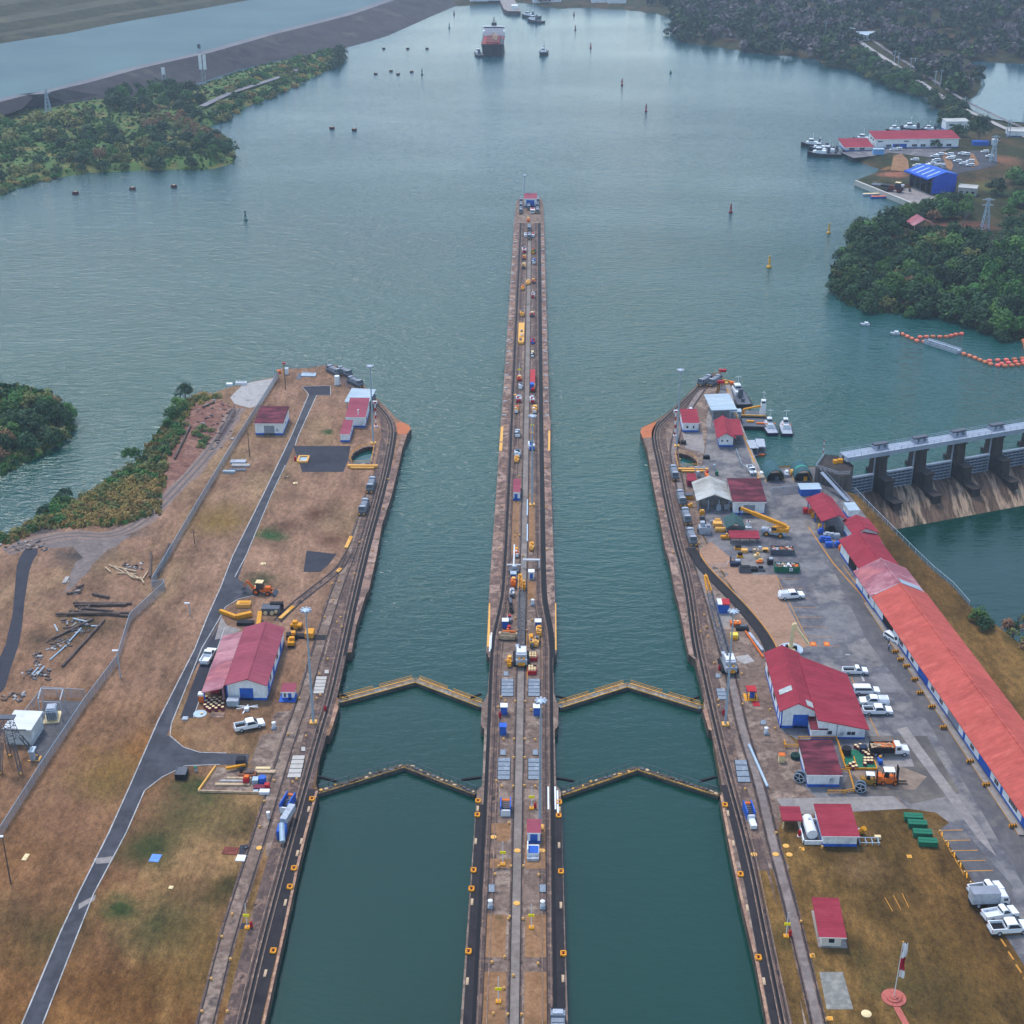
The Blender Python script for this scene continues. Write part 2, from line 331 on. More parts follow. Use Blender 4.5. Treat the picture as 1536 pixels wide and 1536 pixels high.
# ---- water
def watermat(name,deep,amp,lake=None):
    m,N,K,B=newmat(name); tc=N.new('ShaderNodeTexCoord'); v=tc.outputs['Object']
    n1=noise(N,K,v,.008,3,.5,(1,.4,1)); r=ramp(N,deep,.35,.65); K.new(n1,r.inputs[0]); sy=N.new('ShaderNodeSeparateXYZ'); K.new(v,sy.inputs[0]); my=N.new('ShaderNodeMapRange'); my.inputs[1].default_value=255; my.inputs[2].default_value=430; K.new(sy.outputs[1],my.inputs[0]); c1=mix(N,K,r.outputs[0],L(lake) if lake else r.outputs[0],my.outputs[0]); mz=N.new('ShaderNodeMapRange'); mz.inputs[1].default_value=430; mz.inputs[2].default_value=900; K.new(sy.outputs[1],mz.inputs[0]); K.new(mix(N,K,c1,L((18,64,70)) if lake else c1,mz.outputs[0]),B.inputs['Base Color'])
    B.inputs['IOR'].default_value=1.333; B.inputs['Specular IOR Level'].default_value=.5
    n2=noise(N,K,v,.5,4,.6,(.42,1,1),.06); n3=noise(N,K,v,.17,2,.5,(.5,1,1),-.2); n4=noise(N,K,v,1.4,2,.5,(.5,1,1))
    a=N.new('ShaderNodeMath'); a.operation='MULTIPLY_ADD'; K.new(n3,a.inputs[0]); a.inputs[1].default_value=.7; K.new(n2,a.inputs[2])
    b=N.new('ShaderNodeMath'); b.operation='MULTIPLY_ADD'; K.new(n4,b.inputs[0]); b.inputs[1].default_value=.3; K.new(a.outputs[0],b.inputs[2])
    # calm in the shelter of the lock chambers, wind streaks on the open lake
    sx=N.new('ShaderNodeSeparateXYZ'); K.new(v,sx.inputs[0]); mr=N.new('ShaderNodeMapRange'); mr.inputs[1].default_value=235; mr.inputs[2].default_value=470; mr.inputs[3].default_value=.12; mr.inputs[4].default_value=1; K.new(sx.outputs[1],mr.inputs[0])
    n5=noise(N,K,v,.006,4,.6,(.5,1,1),.3); mr2=N.new('ShaderNodeMapRange'); mr2.inputs[1].default_value=.35; mr2.inputs[2].default_value=.6; mr2.inputs[3].default_value=.55; mr2.inputs[4].default_value=1.1; K.new(n5,mr2.inputs[0])
    q=N.new('ShaderNodeMath'); q.operation='MULTIPLY'; K.new(mr.outputs[0],q.inputs[0]); K.new(mr2.outputs[0],q.inputs[1])
    q2=N.new('ShaderNodeMath'); q2.operation='MULTIPLY'; K.new(q.outputs[0],q2.inputs[0]); q2.inputs[1].default_value=amp
    bp=N.new('ShaderNodeBump'); bp.inputs['Strength'].default_value=1; mf=N.new('ShaderNodeMapRange'); mf.inputs[1].default_value=450; mf.inputs[2].default_value=1250; mf.inputs[3].default_value=1; mf.inputs[4].default_value=.22; K.new(sx.outputs[1],mf.inputs[0]); q3=N.new('ShaderNodeMath'); q3.operation='MULTIPLY'; K.new(q2.outputs[0],q3.inputs[0]); K.new(mf.outputs[0],q3.inputs[1]); K.new(q3.outputs[0],bp.inputs['Distance']); K.new(b.outputs[0],bp.inputs['Height']); K.new(bp.outputs[0],B.inputs['Normal'])
    mr3=N.new('ShaderNodeMapRange'); mr3.inputs[1].default_value=300; mr3.inputs[2].default_value=1300; mr3.inputs[3].default_value=.08; mr3.inputs[4].default_value=.12; K.new(sx.outputs[1],mr3.inputs[0]); K.new(mr3.outputs[0],B.inputs['Roughness'])
    return m
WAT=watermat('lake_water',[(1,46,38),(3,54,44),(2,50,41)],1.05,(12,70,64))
WATP=watermat('pool_water',[(2,48,40),(4,54,46)],.3)
WATF=mat('far_channel_water',[(46,80,88),(66,98,102)],.012,.8,spec=.5)
A_=Vector((92.9,404.8,0)); dv=Vector((math.cos(R(22)),math.sin(R(22)),0)); dn=Vector((math.sin(R(22)),-math.cos(R(22)),0))
B_=A_+dv*420
wpoly=[(-2600,120),(70,120),(80,404),(A_.x,A_.y),(B_.x,B_.y),(2700,B_.y),(2700,3300),(-2600,3300)]
mb=MB(); mb.sheet(wpoly,WZ,WAT); struct('lake_water',mb)
mb=MB(); q1=A_+dn*2-dv*6; mb.sheet([(q1.x,q1.y),((B_+dn*2).x,(B_+dn*2).y),(900,300),(900,120),(85,120)],PZ,WATP); struct('lower_pool_water',mb)
mb=MB(); mb.sheet([(-2650,100),(2750,100),(2750,3350),(-2650,3350)],-16,EARTH); struct('ground_lake_bed',mb)
# ---- deck strips of the lock walls; all sheets step up by 1 cm
def cpoly(pts): return GP(pts)
def strips(nm,poly,items):
    """poly = centre line (world) along the wall"""
    mb=MB()
    for w0,w1,z,m,zt in items: ribbon(mb,poly,w0,w1,z,m,zt)
    struct(nm,mb); return mb
cl=[(-6.1,697),(-6.6,550),(-6.7,454),(-6.9,366),(-7.2,332),(-7.9,322),(-8.8,313),(-9.2,303),(-9.2,296),(-8.9,245),(-9.,184.7),(-9.1,130)]
cr=[(2.2,697),(2.4,454),(2.7,366),(2.8,332),(3.5,322),(4.4,313),(4.7,303),(4.6,296),(4.4,245),(4.3,184.7),(4.3,130)]
clS=dens(smooth(cl,2),6); crS=dens(smooth(cr,2),6)
EW=mat('edge_ledge',[(168,128,104),(140,106,90),(186,146,118),(104,84,76)],.3,.88,fine=(1.3,.4))
# south of the gates a black oily strip runs along the edge
def south(P,y): return [p for p in P if p.y<y]
for nm,P,sg in (('tow_track',clS,1),('tow_track',crS,-1)):
    mb=MB()
    a,b=(-.35*sg,.35*sg); ribbon(mb,P,min(a,b),max(a,b),.012,GROOVE)
    a,b=(.35*sg,2.6*sg); ribbon(mb,P,min(a,b),max(a,b),.011,TRK)
    for o in (.62,1.3,2.1): ribbon(mb,P,sg*o-.07,sg*o+.07,.01,RAIL if o!=1.3 else RAILD,.13)
    S=south(P,246); a,b=(-.35*sg,-1.75*sg); ribbon(mb,S,min(a,b),max(a,b),.011,BLK)
    Nn=[p for p in P if p.y>=330]; a,b=(-.35*sg,-.8*sg); ribbon(mb,Nn,min(a,b),max(a,b),.011,TRK)
    if sg<0: a,b=(-.35*sg,-.95*sg); ribbon(mb,[p for p in P if p.y>300],min(a,b),max(a,b),.013,GROOVE)
    struct(nm,mb)
mb=MB()
# pink walkway along the water on the approach wall
for P,px,sg in ((clS,ILp,1),(crS,IRp,-1)):
    edge=[v for v in GP(px) if v.y>297.2]; inner=[p for p in P if 300<p.y<=697]
    e=sorted([(v.y,v.x) for v in edge])
    ys=[p.y for p in inner]; xs=np.interp(ys,[q[0] for q in e],[q[1] for q in e])
    off=.82*sg
    for i in range(len(inner)-1):
        mb.add([(xs[i]+.12*sg,ys[i],.008),(inner[i].x-off,ys[i],.008),(inner[i+1].x-off,ys[i+1],.008),(xs[i+1]+.12*sg,ys[i+1],.008)],[(0,1,2,3)] if sg<0 else [(3,2,1,0)],CPINK)
struct('wall_walkway',mb)
# lane in the middle with its two dark rails
cen=[(-1.95,693),(-2.0,454),(-2.05,366),(-2.35,296),(-2.4,245),(-2.4,184.7),(-2.4,130)]
mb=MB(); P=dens(cen,8); ribbon(mb,P,-.78,.78,.014,CLANE); ribbon(mb,P,-1.25,-.78,.012,TRK); ribbon(mb,P,.78,1.25,.012,TRK)
for o in (-.85,.85): ribbon(mb,P,o-.09,o+.09,.014,RAILD,.12)
struct('return_track',mb)
# earth and grass panels on the centre wall
mb=MB()
for q in ([(729,1372),(760,1372),(757.5,1436),(728,1436)],[(788,1372),(819,1372),(819.5,1436),(787,1436)],[(725,1457.6),(759.6,1457.6),(757.5,1545),(722,1545)],[(786.8,1457.6),(820,1457.6),(822,1545),(786,1545)],
          [(737,1235),(766,1235),(765.5,1256),(760,1262.5),(746,1262.5),(744,1250),(737,1250)],[(789,1236),(817.6,1236),(818,1303),(787.5,1303)],[(735,1288),(767,1288),(766,1302),(734.5,1302)],
          [(768.5,752),(779.5,752),(777,832),(767,832)],[(793.5,740),(802.5,740),(803,828),(793,828)],[(791,872),(804,872),(804.5,900),(792,900)]):
    mb.sheet(GP(q),.016,BGR)
struct('dry_grass_panels',mb)
# ---- left bank
def road(nm,pts,m,z=.012): 
    mb=MB(); mb.sheet(GP(pts),z,m); return struct(nm,mb)
mb=MB()
# main carriageway, junction aprons and the square lot
mb.sheet(GP([(64,1536),(117,1400),(141,1340),(189,1250),(217,1186),(237,1140),(257,1086),(284,1020),(309,974),(327,935),(353,880),(369,834),(409,740),(430,696),(446,657),(475,592),(463,592),(435.7,657),(417,696),(396,740),(349,834),(331.5,880),(310,928),(292,974),(237,1082),(194,1181),(163,1250),(118,1340),(90,1400),(33,1536)]),.012,ASPH)
mb.sheet([G(64,1536),G(33,1536),Vector((-81.6,130,0)),Vector((-77.8,130,0))],.012,ASPH)
mb.sheet(GP([(214,1186),(243,1166),(278,1149),(372,1146),(374,1131),(300,1129),(275,1121),(255,1104),(240,1100)]),.016,ASPH)
mb.sheet(GP([(352,865),(371,878),(379,889),(388,892),(357,899),(338,911),(328,935),(340,880)]),.016,ASPH)
mb.sheet(GP([(309,972),(329,936),(337,942),(303,1035),(290,1077),(270,1077)]),.02,ASPD)
mb.sheet(GP([(439,669),(465,669),(526,669),(522,690),(515,708),(453,708),(448,690)]),.016,ASPD)
mb.sheet(GP([(453,580),(495.5,579),(496,593),(475,593),(463,592),(462,588)]),.016,ASPD)
struct('road_left_bank',mb)
mb=MB()
kl=[(33,1536),(90,1400),(118,1340),(163,1250),(194,1181),(237,1082),(292,974),(310,928),(331.5,880),(349,834),(396,740),(417,696),(435.7,657),(463,592),(453,580),(495.5,579),(496,593),(475,593),(447,655),(443,668)]
ribbon(mb,[(-81.6,130)]+[tuple(v[:2]) for v in GP(kl)],-.12,.12,0,WLINE,.11)
for q in ([(64,1536),(117,1400),(141,1340),(189,1250),(217,1186),(243,1166),(278,1149),(330,1147)],[(257,1086),(255,1104),(275,1121),(300,1129),(340,1130)],[(257,1086),(303,972),(328,930),(338,911),(357,899),(390,891)],[(352,866),(369,834),(408,740),(428,698)],[(290,1077),(337,942)]):
    ribbon(mb,[tuple(v[:2]) for v in GP(q)],-.1,.1,0,WLINE,.11)
struct('road_kerb',mb)
mb=MB()
for q in ([(140,1288),(172,1284),(167,1294),(145,1296)],[(118,1356),(144,1342),(142,1350),(118,1364)]): mb.sheet(GP(q),.02,CGREY)
mb.sheet(GP([(38,823),(57,823),(56,832),(50,840),(44,856),(37,900),(33,940),(28,968),(17,1000),(8,1030),(4,1036),(-40,1080),(-60,1040),(-30,1020),(0,985),(8,968),(19,921),(22,885),(25,850),(30,835)]),.012,ASPD)
mb.sheet(GP([(418,565),(408,568),(389,571),(365,576),(345,596),(352,606),(375,612),(392,606)]),.012,GRAV)
mb.sheet(GP([(322,960),(332,924),(340,938),(362,944),(350,952)]),.022,CGREY)
struct('paved_patches',mb)
rj=random.Random(77)
def rough(pts,amp,step=2.5):
    P=GP(pts); P=dens([p for p in P]+[P[0]],step)[:-1]; return [(p.x+rj.uniform(-amp,amp),p.y+rj.uniform(-amp,amp)) for p in P]
TRAIL=mat('dirt_track',[(110,96,90),(140,118,106),(122,104,96),(160,128,106)],.2,.95,.05,fine=(.8,.4))
mb=MB(); tr=dens(smooth([tuple(G(*p)[:2]) for p in [(10,828),(50,812),(110,800),(170,806),(222,778),(268,730),(312,682),(338,645),(356,612)]],2),3)
a=[(p.x+rj.uniform(-.7,.7),p.y+rj.uniform(-.7,.7)) for p in offs(tr,2.6)]; b=[(p.x+rj.uniform(-.7,.7),p.y+rj.uniform(-.7,.7)) for p in offs(tr,-2.6)]
mb.sheet(a+b[::-1],.008,TRAIL); ribbon(mb,tr,-1.3,-.6,.013,mat('wheel_rut',[(86,80,80),(104,96,94)],.3,.95)); ribbon(mb,tr,.6,1.3,.013,MATS['wheel_rut'])
for q in ([(30,826),(70,800),(150,802),(196,804),(150,832),(120,870),(96,890),(104,860),(122,836),(110,820),(60,822)],): mb.sheet(rough(q,.6),.006,mat('grey_gravel_dirt',[(106,96,94),(128,114,108)],.2,.95,fine=(.8,.35)))
mb.sheet(rough([(296,604),(330,602),(350,610),(352,626),(330,658),(300,694),(268,728),(246,742),(240,716),(262,668),(280,628)],.9),.004,EARTH); mb.sheet(rough([(352,606),(356,622),(338,650),(322,664),(332,640),(344,618)],.6),.01,mat('burnt_earth',[(64,52,52),(92,74,70)],.3,.95,fine=(1,.4)))
struct('dirt_track',mb)
# lock apron (concrete) of the left bank between the grass and the edge
mb=MB()
mb.sheet(GP([(374,1147),(391,1103),(409,1098),(414,1068),(437,1066),(446,1040),(470,960),(478,935),(505,905),(520,910),(480,1090),(468,1170),(409,1177)]),.008,CONC)
mb.sheet(GP([(409,1177),(468,1170),(455,1230),(440,1262),(424,1287),(398,1283)]),.008,CONC)
mb.sheet(GP([(460,826),(505,831),(492,848),(480,858),(455,858)]),.012,ASPD)
mb.sheet(GP([(360,1268),(381,1265),(376,1280),(358,1282)]),.012,ASPD)
mb.sheet(GP([(362,1385),(392,1382),(392,1392),(360,1394)]),.012,ASPD)
struct('lock_apron_left',mb)
railL=[(-46.6,130)]+[tuple(G(*p)[:2]) for p in [(364,1536),(396,1400),(441,1237),(478,1102),(494,1050),(511,974),(524,915),(535,868),(548,815),(563,762),(576,712),(585,668),(588,645),(583,628),(569,612),(553,596),(534,579),(515,564),(499,553)]]
railL=dens(smooth(railL,2),5)
mb=MB(); ribbon(mb,railL,-1.6,3.2,.014,TRK)
S=south(railL,255); ribbon(mb,S,-3.0,-.85,.016,BLK)
for o in (-.75,-.45,.1,.6,1.0): ribbon(mb,railL,o-.08,o+.08,.014,RAILD if o in (-.45,.6) else RAIL,.14)
ribbon(mb,railL,-.35,0.,.018,GROOVE); ribbon(mb,[p for p in railL if 300<p.y<440],-1.7,-.9,.02,GROOVE)
struct('tow_track_left_bank',mb)
railL2=[(-52.6,130)]+[tuple(G(*p)[:2]) for p in [(309,1536),(342,1400),(391,1250),(435,1104),(457,1045),(484,951),(500,900),(512,868),(527,830),(543,780),(556,740)]]
railL2=dens(smooth(railL2,2),5); mb=MB(); ribbon(mb,railL2,-1.3,1.3,.013,CONC); ribbon(mb,railL2,-1.7,-1.1,.016,TRK); ribbon(mb,railL2,1.1,1.7,.016,TRK)
for o in (-1.2,1.2): ribbon(mb,railL2,o-.1,o+.1,.014,RAILD,.12)
sp=dens(smooth([tuple(G(*p)[:2]) for p in [(524,828),(512,850),(494,866),(470,884),(440,908),(416,932)]],2),4)
ribbon(mb,sp,-1.3,1.3,.018,TRK)
for o in (-.9,.9): ribbon(mb,sp,o-.1,o+.1,.014,RAILD,.12)
struct('return_track_left_bank',mb)
mb=MB()
pe=lambda pts:GP(pts)
mb.sheet(pe([(597,700),(587,745),(573,787),(564.5,834),(553,886),(549,890),(534,939),(527.5,976),(520,976),(530,930),(541,885),(552,836),(562,790),(576,742),(587,700)]),.010,CPINK)
mb.sheet(pe([(616,643),(613,638),(605,634),(594,634),(597,651),(608,652)]),.012,mat('orange_earth',[(186,112,74),(164,96,66)],.3,.95))
mb.sheet(pe([(604,652),(610,652),(603,672),(597,700),(590,700),(594,690),(598,670)]),.012,CPINK)
mb.sheet(pe([(508,1060),(502,1056),(495,1085),(499,1089)]),.022,EW)
mb.sheet(pe([(477,1186),(473.5,1186),(456,1250),(444,1300),(423,1400),(393,1536),(397,1536),(427,1400),(448,1300),(460,1250)]),.022,EW)
struct('wall_ledge_left_bank',mb)
# ---- right bank
mb=MB(); AP=([Vector((38.9,130,0)),Vector((38.9,184,0))]+GP([(1134,1444),(1109.5,1341),(1092,1258),(1080.5,1193),(1084,1186),(1069,1098),(1063,1094),(1055,1065),(1057,1050),(1043,989),(1034,982),(1017.5,902),(1004.5,841),(990.5,778),(976.3,707),(971.5,678),(964.5,657),(961,648),(963,642.5),(984,631.5),(1008,616),(1033,593),(1051,577.6),(1063,562),(1079,559),(1072,600),(1062,640),(1056,680),(1050,712),(1052,800),(1075,845),(1100,890),(1140,950),(1165,1000),(1170,1090),(1197,1118),(1205,1180),(1235,1205),(1345,1194),(1362,1213),(1225,1222),(1172,1232),(1160,1262),(1185,1302),(1150,1305),(1162,1360),(1190,1460),(1210,1536)])+[Vector((46,130,0))]); t_=tomesh('a',AP,[HR],-.05,.008,CONC,CONC); mb=t_
struct('lock_apron_right',mb)
mb=MB()
mb.sheet(GP([(1072,600),(1088,571),(1098,607),(1106,625),(1114,650),(1132,695),(1141,703),(1160,702),(1222,701),(1232,714),(1253,731),(1269,737),(1282,752),(1310,790),(1345,850),(1440,975),(1536,1090),(1600,1180),(1640,1260),(1536,1255),(1560,1380),(1620,1500),(1600,1560),(1536,1448),(1500,1390),(1446,1290),(1440,1255),(1408,1246),(1408,1246),(1424,1234),(1404,1219),(1362,1213),(1345,1194),(1235,1205),(1205,1180),(1197,1118),(1200,1112),(1170,1095),(1165,1000),(1155,965),(1140,945),(1100,885),(1075,840),(1054,800),(1050,712),(1057,680),(1062,640)]),.012,YARD)
struct('yard_pavement',mb)
mb=MB()
mb.sheet(GP([(1094,862),(1165,862),(1172,890),(1190,925),(1214,968),(1175,985),(1158,960),(1118,905),(1086,866)]),.016,DIRT)
mb.sheet(GP([(1038,834),(1066,812),(1128,862),(1094,862),(1076,852)]),.016,DIRT)
struct('bare_dirt',mb)
ASPR=mat('road_asphalt',[(78,76,80),(102,98,98),(86,84,88),(116,110,106)],.09,.9,fine=(.5,.25,(1,.3,1)))
mb=MB()
mb.sheet(GP([(1225,800),(1250,812),(1300,905),(1410,1045),(1536,1222),(1536,1330),(1480,1230),(1390,1080),(1300,960),(1262,880)]),.018,ASPR)
mb.sheet(GP([(1300,1104),(1390,1104),(1440,1190),(1366,1206),(1345,1194),(1260,1190),(1270,1165),(1320,1150)]),.02,mat('dark_yard',[(78,74,74),(98,92,88),(120,110,100)],.1,.9,fine=(.6,.3)))
mb.sheet(GP([(1318,1115),(1360,1115),(1371,1150),(1310,1150)]),.026,CGREY)
mb.sheet(GP([(1345,1094),(1360,1090),(1470,1240),(1495,1285),(1470,1262)]),.026,CGREY)
mb.sheet(GP([(1165,1198),(1340,1194),(1362,1213),(1180,1222)]),.022,CGREY)
mb.sheet(GP([(1408,1246),(1446,1246),(1520,1330),(1500,1392),(1446,1300)]),.024,ASPR)
mb.sheet(GP([(1024,650),(1053,648),(1057,672),(1056,680),(1028,672)]),.02,CGREY)
mb.sheet(GP([(1065,600),(1081,598),(1083,604),(1070,612),(1066,640),(1058,640)]),.02,CGREY)
mb.sheet(GP([(1229,1458),(1264,1458),(1280,1514),(1240,1514)]),.02,mat('pale_slab',[(150,146,138),(120,118,112),(164,160,150)],.3,.9,fine=(.9,.3)))
mb.sheet(GP([(1278,1160),(1285,1150),(1352,1150),(1390,1165),(1372,1185),(1300,1182)]),.03,mat('sandy_dirt',[(150,130,112),(130,112,98),(104,94,88)],.12,.95,fine=(.6,.3)))
struct('pavement_right_bank',mb)
mb=MB()
mb.sheet(GP([(1087,571),(1094,571),(1098,590),(1106,620),(1130,680),(1150,725),(1135,712),(1112,652),(1094,606)]),.02,CGREY)
struct('quay_edge',mb)
railR=[(41.6,130)]+[tuple(G(*p)[:2]) for p in [(1177,1536),(1150,1405),(1126,1282),(1092,1160),(1076,1097),(1061,1029),(1046,961),(1040,911),(1031,860),(1018,815),(1005,760),(993,698),(984,660),(985,642),(1001,626),(1020,609),(1040,590),(1053,577)]]
railR=dens(smooth(railR,2),5)
mb=MB(); ribbon(mb,railR,-3.0,1.4,.014,TRK)
S=south(railR,252); ribbon(mb,S,.75,2.2,.016,BLK)
for o in (.75,.45,-.1,-.6,-1.0): ribbon(mb,railR,o-.08,o+.08,.014,RAILD if o in (.45,-.6) else RAIL,.14)
ribbon(mb,railR,0,.35,.018,GROOVE); ribbon(mb,[p for p in railR if 300<p.y<450],.85,1.5,.02,GROOVE)
struct('tow_track_right_bank',mb)
railR2=[(47.2,130)]+[tuple(G(*p)[:2]) for p in [(1228,1536),(1188,1368),(1164,1282),(1135,1160),(1114,1097),(1096,1012),(1078,950),(1062,890),(1048,850),(1034,800),(1022,740),(1012,690),(1010,672),(1018,640),(1036,608),(1052,585)]]
railR2=dens(smooth(railR2,2),5); mb=MB(); ribbon(mb,railR2,-1.1,1.1,.015,CLANR); 
for o in (-1.1,1.1): ribbon(mb,railR2,o-.35,o+.35,.018,TRK); ribbon(mb,railR2,o-.1,o+.1,.014,RAILD,.12)
sp=dens(smooth([tuple(G(*p)[:2]) for p in [(1036,822),(1050,848),(1086,884),(1118,917),(1149,957),(1160,985)]],2),4)
ribbon(mb,sp,-1.5,1.5,.022,BLK)
for o in (-.9,.9): ribbon(mb,sp,o-.1,o+.1,.014,RAILD,.12)
ribbon(mb,sp,1.5,1.8,.024,YLINE)
struct('return_track_right_bank',mb)
mb=MB()
mb.sheet(GP([(960.5,648),(962,642),(984,632),(982,650),(978,656),(964,657)]),.02,mat('orange_earth',[(186,112,74)]))
mb.sheet(GP([(976,707),(990,778),(997.8,823),(1004,841),(1012.7,890),(1017,902),(1033,981),(1040,982),(1030,925),(1021,868),(1012,835),(1002,780),(990,707)]),.01,CPINK)
mb.sheet(GP([(1054.5,1066),(1063,1094),(1068,1096),(1060,1062)]),.022,EW)
mb.sheet(GP([(1080,1193),(1083.5,1193),(1096,1258),(1113,1341),(1138,1444),(1155,1536),(1150.5,1536),(1133.4,1444),(1109,1341),(1091.8,1258)]),.022,EW)
mb.sheet(GP([(1134,1306),(1150,1306),(1190,1440),(1206,1536),(1189,1536),(1158,1400)]),.02,GRR)
struct('wall_ledge_right_bank',mb)
# yellow and white road lines of the right bank
mb=MB()
def line(pts,wd=.18,m=YLINE,z=.034): ribbon(mb,[tuple(v[:2]) for v in GP(pts)],-wd/2,wd/2,z,m)
line([(1090.6,583),(1097.6,607),(1105,625),(1113.5,649.5),(1132,694)],.5)
line([(1212,790),(1250,845),(1290,890),(1340,962),(1400,1045),(1460,1130),(1536,1240)],.35)
line([(1265,850),(1288,880)],.25)
for i in range(8):
    t=i/7; a=(1166+50*t,868+101*t); line([a,(a[0]+30+12*t,a[1]+.5)],.14)
line([(1165,865),(1216,970)],.2)
for i in range(5):
    y=1246+i*15.2; x=1408+i*9.3; line([(x,y),(x+36+2*i,y-1)],.22)
line([(1408,1246),(1446,1312)],.2)
line([(1498,1402),(1540,1401)],.25)
for i in range(4): line([(1501+i*11.5,1408+i*19.5),(1509+i*11.5,1420+i*19.5)],.35)
line([(1275,1012),(1318,1105)],.2)
for i in range(3): line([(1327+i*13,1346-i*3),(1339+i*12,1367-i*3)],.14)
for a,b in (((1291,1011),(1296,1022)),((1298,1026),(1303,1036)),((1268,982),(1275,982)),((1296,1064),(1302,1076))): line([a,b],.5,WLINE)
struct('road_markings',mb)
# ================================================================ FAR LAND
def field(nm,poly,res,hf,m,zout=-4.,holes=()):
    """height-field over a polygon; hf(d,x,y) gives the height from the distance to the shore"""
    P=np.array([(p[0],p[1]) for p in poly]); x0,y0=P.min(0)-res; x1,y1=P.max(0)+res
    xs=np.arange(x0,x1+res,res); ys=np.arange(y0,y1+res,res); X,Y=np.meshgrid(xs,ys); Q=np.stack([X.ravel(),Y.ravel()],1)
    i=inside(Q,P); d=edist(Q,P); d=np.where(i,d,-d)
    for h in holes:
        hp=np.array([(p[0],p[1]) for p in h]); dh=edist(Q,hp); d=np.minimum(d,np.where(inside(Q,hp),-dh,dh))
    Z=np.where(d>-res*1.5,hf(np.maximum(d,0),Q[:,0],Q[:,1])+np.minimum(d,0)*.5,zout); Z=np.maximum(Z,zout)
    nx,ny=len(xs),len(ys); V=np.column_stack([Q,Z]).tolist(); keep=(d>-res*2.5).reshape(ny,nx); Fc=[]
    for a in range(ny-1):
        for b in range(nx-1):
            if keep[a,b] or keep[a+1,b+1] or keep[a,b+1] or keep[a+1,b]: Fc.append((a*nx+b,a*nx+b+1,(a+1)*nx+b+1,(a+1)*nx+b))
    mb=MB(); mb.v=[tuple(v) for v in V]; mb.f=Fc; mb.m=[0]*len(Fc); mb.ms=[m]
    o=struct(nm,mb,smooth=True)
    def ground(x,y):
        a=np.array([[x,y]]); dd=edist(a,P)[0]*(1 if inside(a,P)[0] else -1)
        for h in holes:
            hp=np.array([(p[0],p[1]) for p in h]); e=edist(a,hp)[0]; dd=min(dd,-e if inside(a,hp)[0] else e)
        return float(np.ravel(hf(np.array([max(dd,0.)]),np.array([x]),np.array([y])))[0])
    return ground
nz=lambda x,y,s:np.sin(x/s+1.3*np.sin(y/s*.7))*np.cos(y/s*1.1+.8*np.sin(x/s*.6))
# left: reed and scrub land below the dam
SCRUB=mat('reed_scrub',[(58,84,46),(92,112,58),(70,98,50),(120,110,62),(50,72,40)],.045,.95,.5,fine=(.35,.4))
ULp=GP([(-160,340),(0,293),(33,277),(93,263),(133,257),(233,253),(317,252),(350,243),(358,227),(347,203),(310,192),(333,180),(360,163),(417,140),(480,110),(512,93),(513,73),(450,84),(367,103),(277,133),(175,148),(143,148),(90,150),(50,148),(0,155),(-300,225)],-1.)
gUL=field('ground_scrub_land',ULp,5,lambda d,x,y:-2.8+np.minimum(d*.35,3.5)+.9*nz(x,y,23)*np.minimum(d/15,1),SCRUB)
# embankment dam of the newer approach channel
crest=[(-420,270),(-160,190),(0,153),(100,127),(200,100),(300,78),(400,50),(512,22),(565,4),(640,-22),(760,-60)]
toe=[(-420,330),(-160,222),(0,176),(143,163),(277,133),(367,103),(450,85),(513,75),(579,57),(645,27),(692,7),(740,-15),(850,-50)]
cr3=GP(crest,10); toe3=GP(toe,-2.6)
def resample(P,n):
    s=[0]
    for a,b in zip(P,P[1:]): s.append(s[-1]+(b-a).length)
    t=np.linspace(0,s[-1],n); return [Vector([float(np.interp(q,s,[p[k] for p in P])) for k in range(3)]) for q in t]
n=60; C1=resample(cr3,n); TD=resample(toe3,600); T1=[min(TD,key=lambda t:(t.x-c.x)**2+(t.y-c.y)**2) for c in C1]
ROCK=mat('dam_rockfill',[(52,50,54),(74,70,70),(62,58,60),(86,82,78)],.03,.95,.4,fine=(.25,.3))
CRD=mat('dam_crest_road',[(104,102,108),(120,118,120)],.05,.95,fine=(.3,.2))
mb=MB()
for i in range(n-1):
    def row(i):
        c,t=C1[i],T1[i]; dr=Vector((t.x-c.x,t.y-c.y,0)).normalized()
        e=c+dr*9; md=e.lerp(t,.55)
        return [c-dr*8+Vector((0,0,-6)),c,e,md,md+dr*.5,t]
    a,b=row(i),row(i+1)
    for k in range(5): mb.add([a[k],a[k+1],b[k+1],b[k]],[(0,1,2,3)],CRD if k==1 else ROCK)
emb=mb.build('embankment_dam'); tag(emb,'long dark grey rockfill embankment with a road on its crest beside the far channel','embankment dam')
far=GP([(-700,220),(-200,100),(0,65),(100,50),(190,32),(280,17),(380,-1),(480,-19),(600,-42),(760,-75)],8)
mb=MB(); mb.sheet([v-Vector((0,0,0)) for v in cr3]+far[::-1],8,WATF); struct('far_channel_water',mb)
# terraced hillside on the far side of that channel
HILL=mat('terraced_hill',[(54,56,46),(80,78,58),(64,64,50),(92,86,62)],.02,.95,.8,st=(1,1,6),fine=(.12,.3,(.3,1,1)))
hp=resample(far,40); mb=MB(); rows=[]
for p in hp:
    d=Vector((-.75,.66,0)); q=p.copy(); r=[q+Vector((0,0,-3))]
    for k,(o,z) in enumerate([(0,8),(8,12),(22,12.5),(32,18),(60,18.6),(74,25),(112,26),(130,34),(200,36),(240,46),(420,52),(700,60),(1500,70)]): r.append(Vector((p.x+d.x*o,p.y+d.y*o,z+nz(p.x,p.y,60)*.03*o**.7)))
    rows.append(r)
for a,b in zip(rows,rows[1:]):
    for k in range(len(a)-1): mb.add([b[k],b[k+1],a[k+1],a[k]],[(0,1,2,3)],HILL)
struct('terraced_hill',mb,smooth=False)
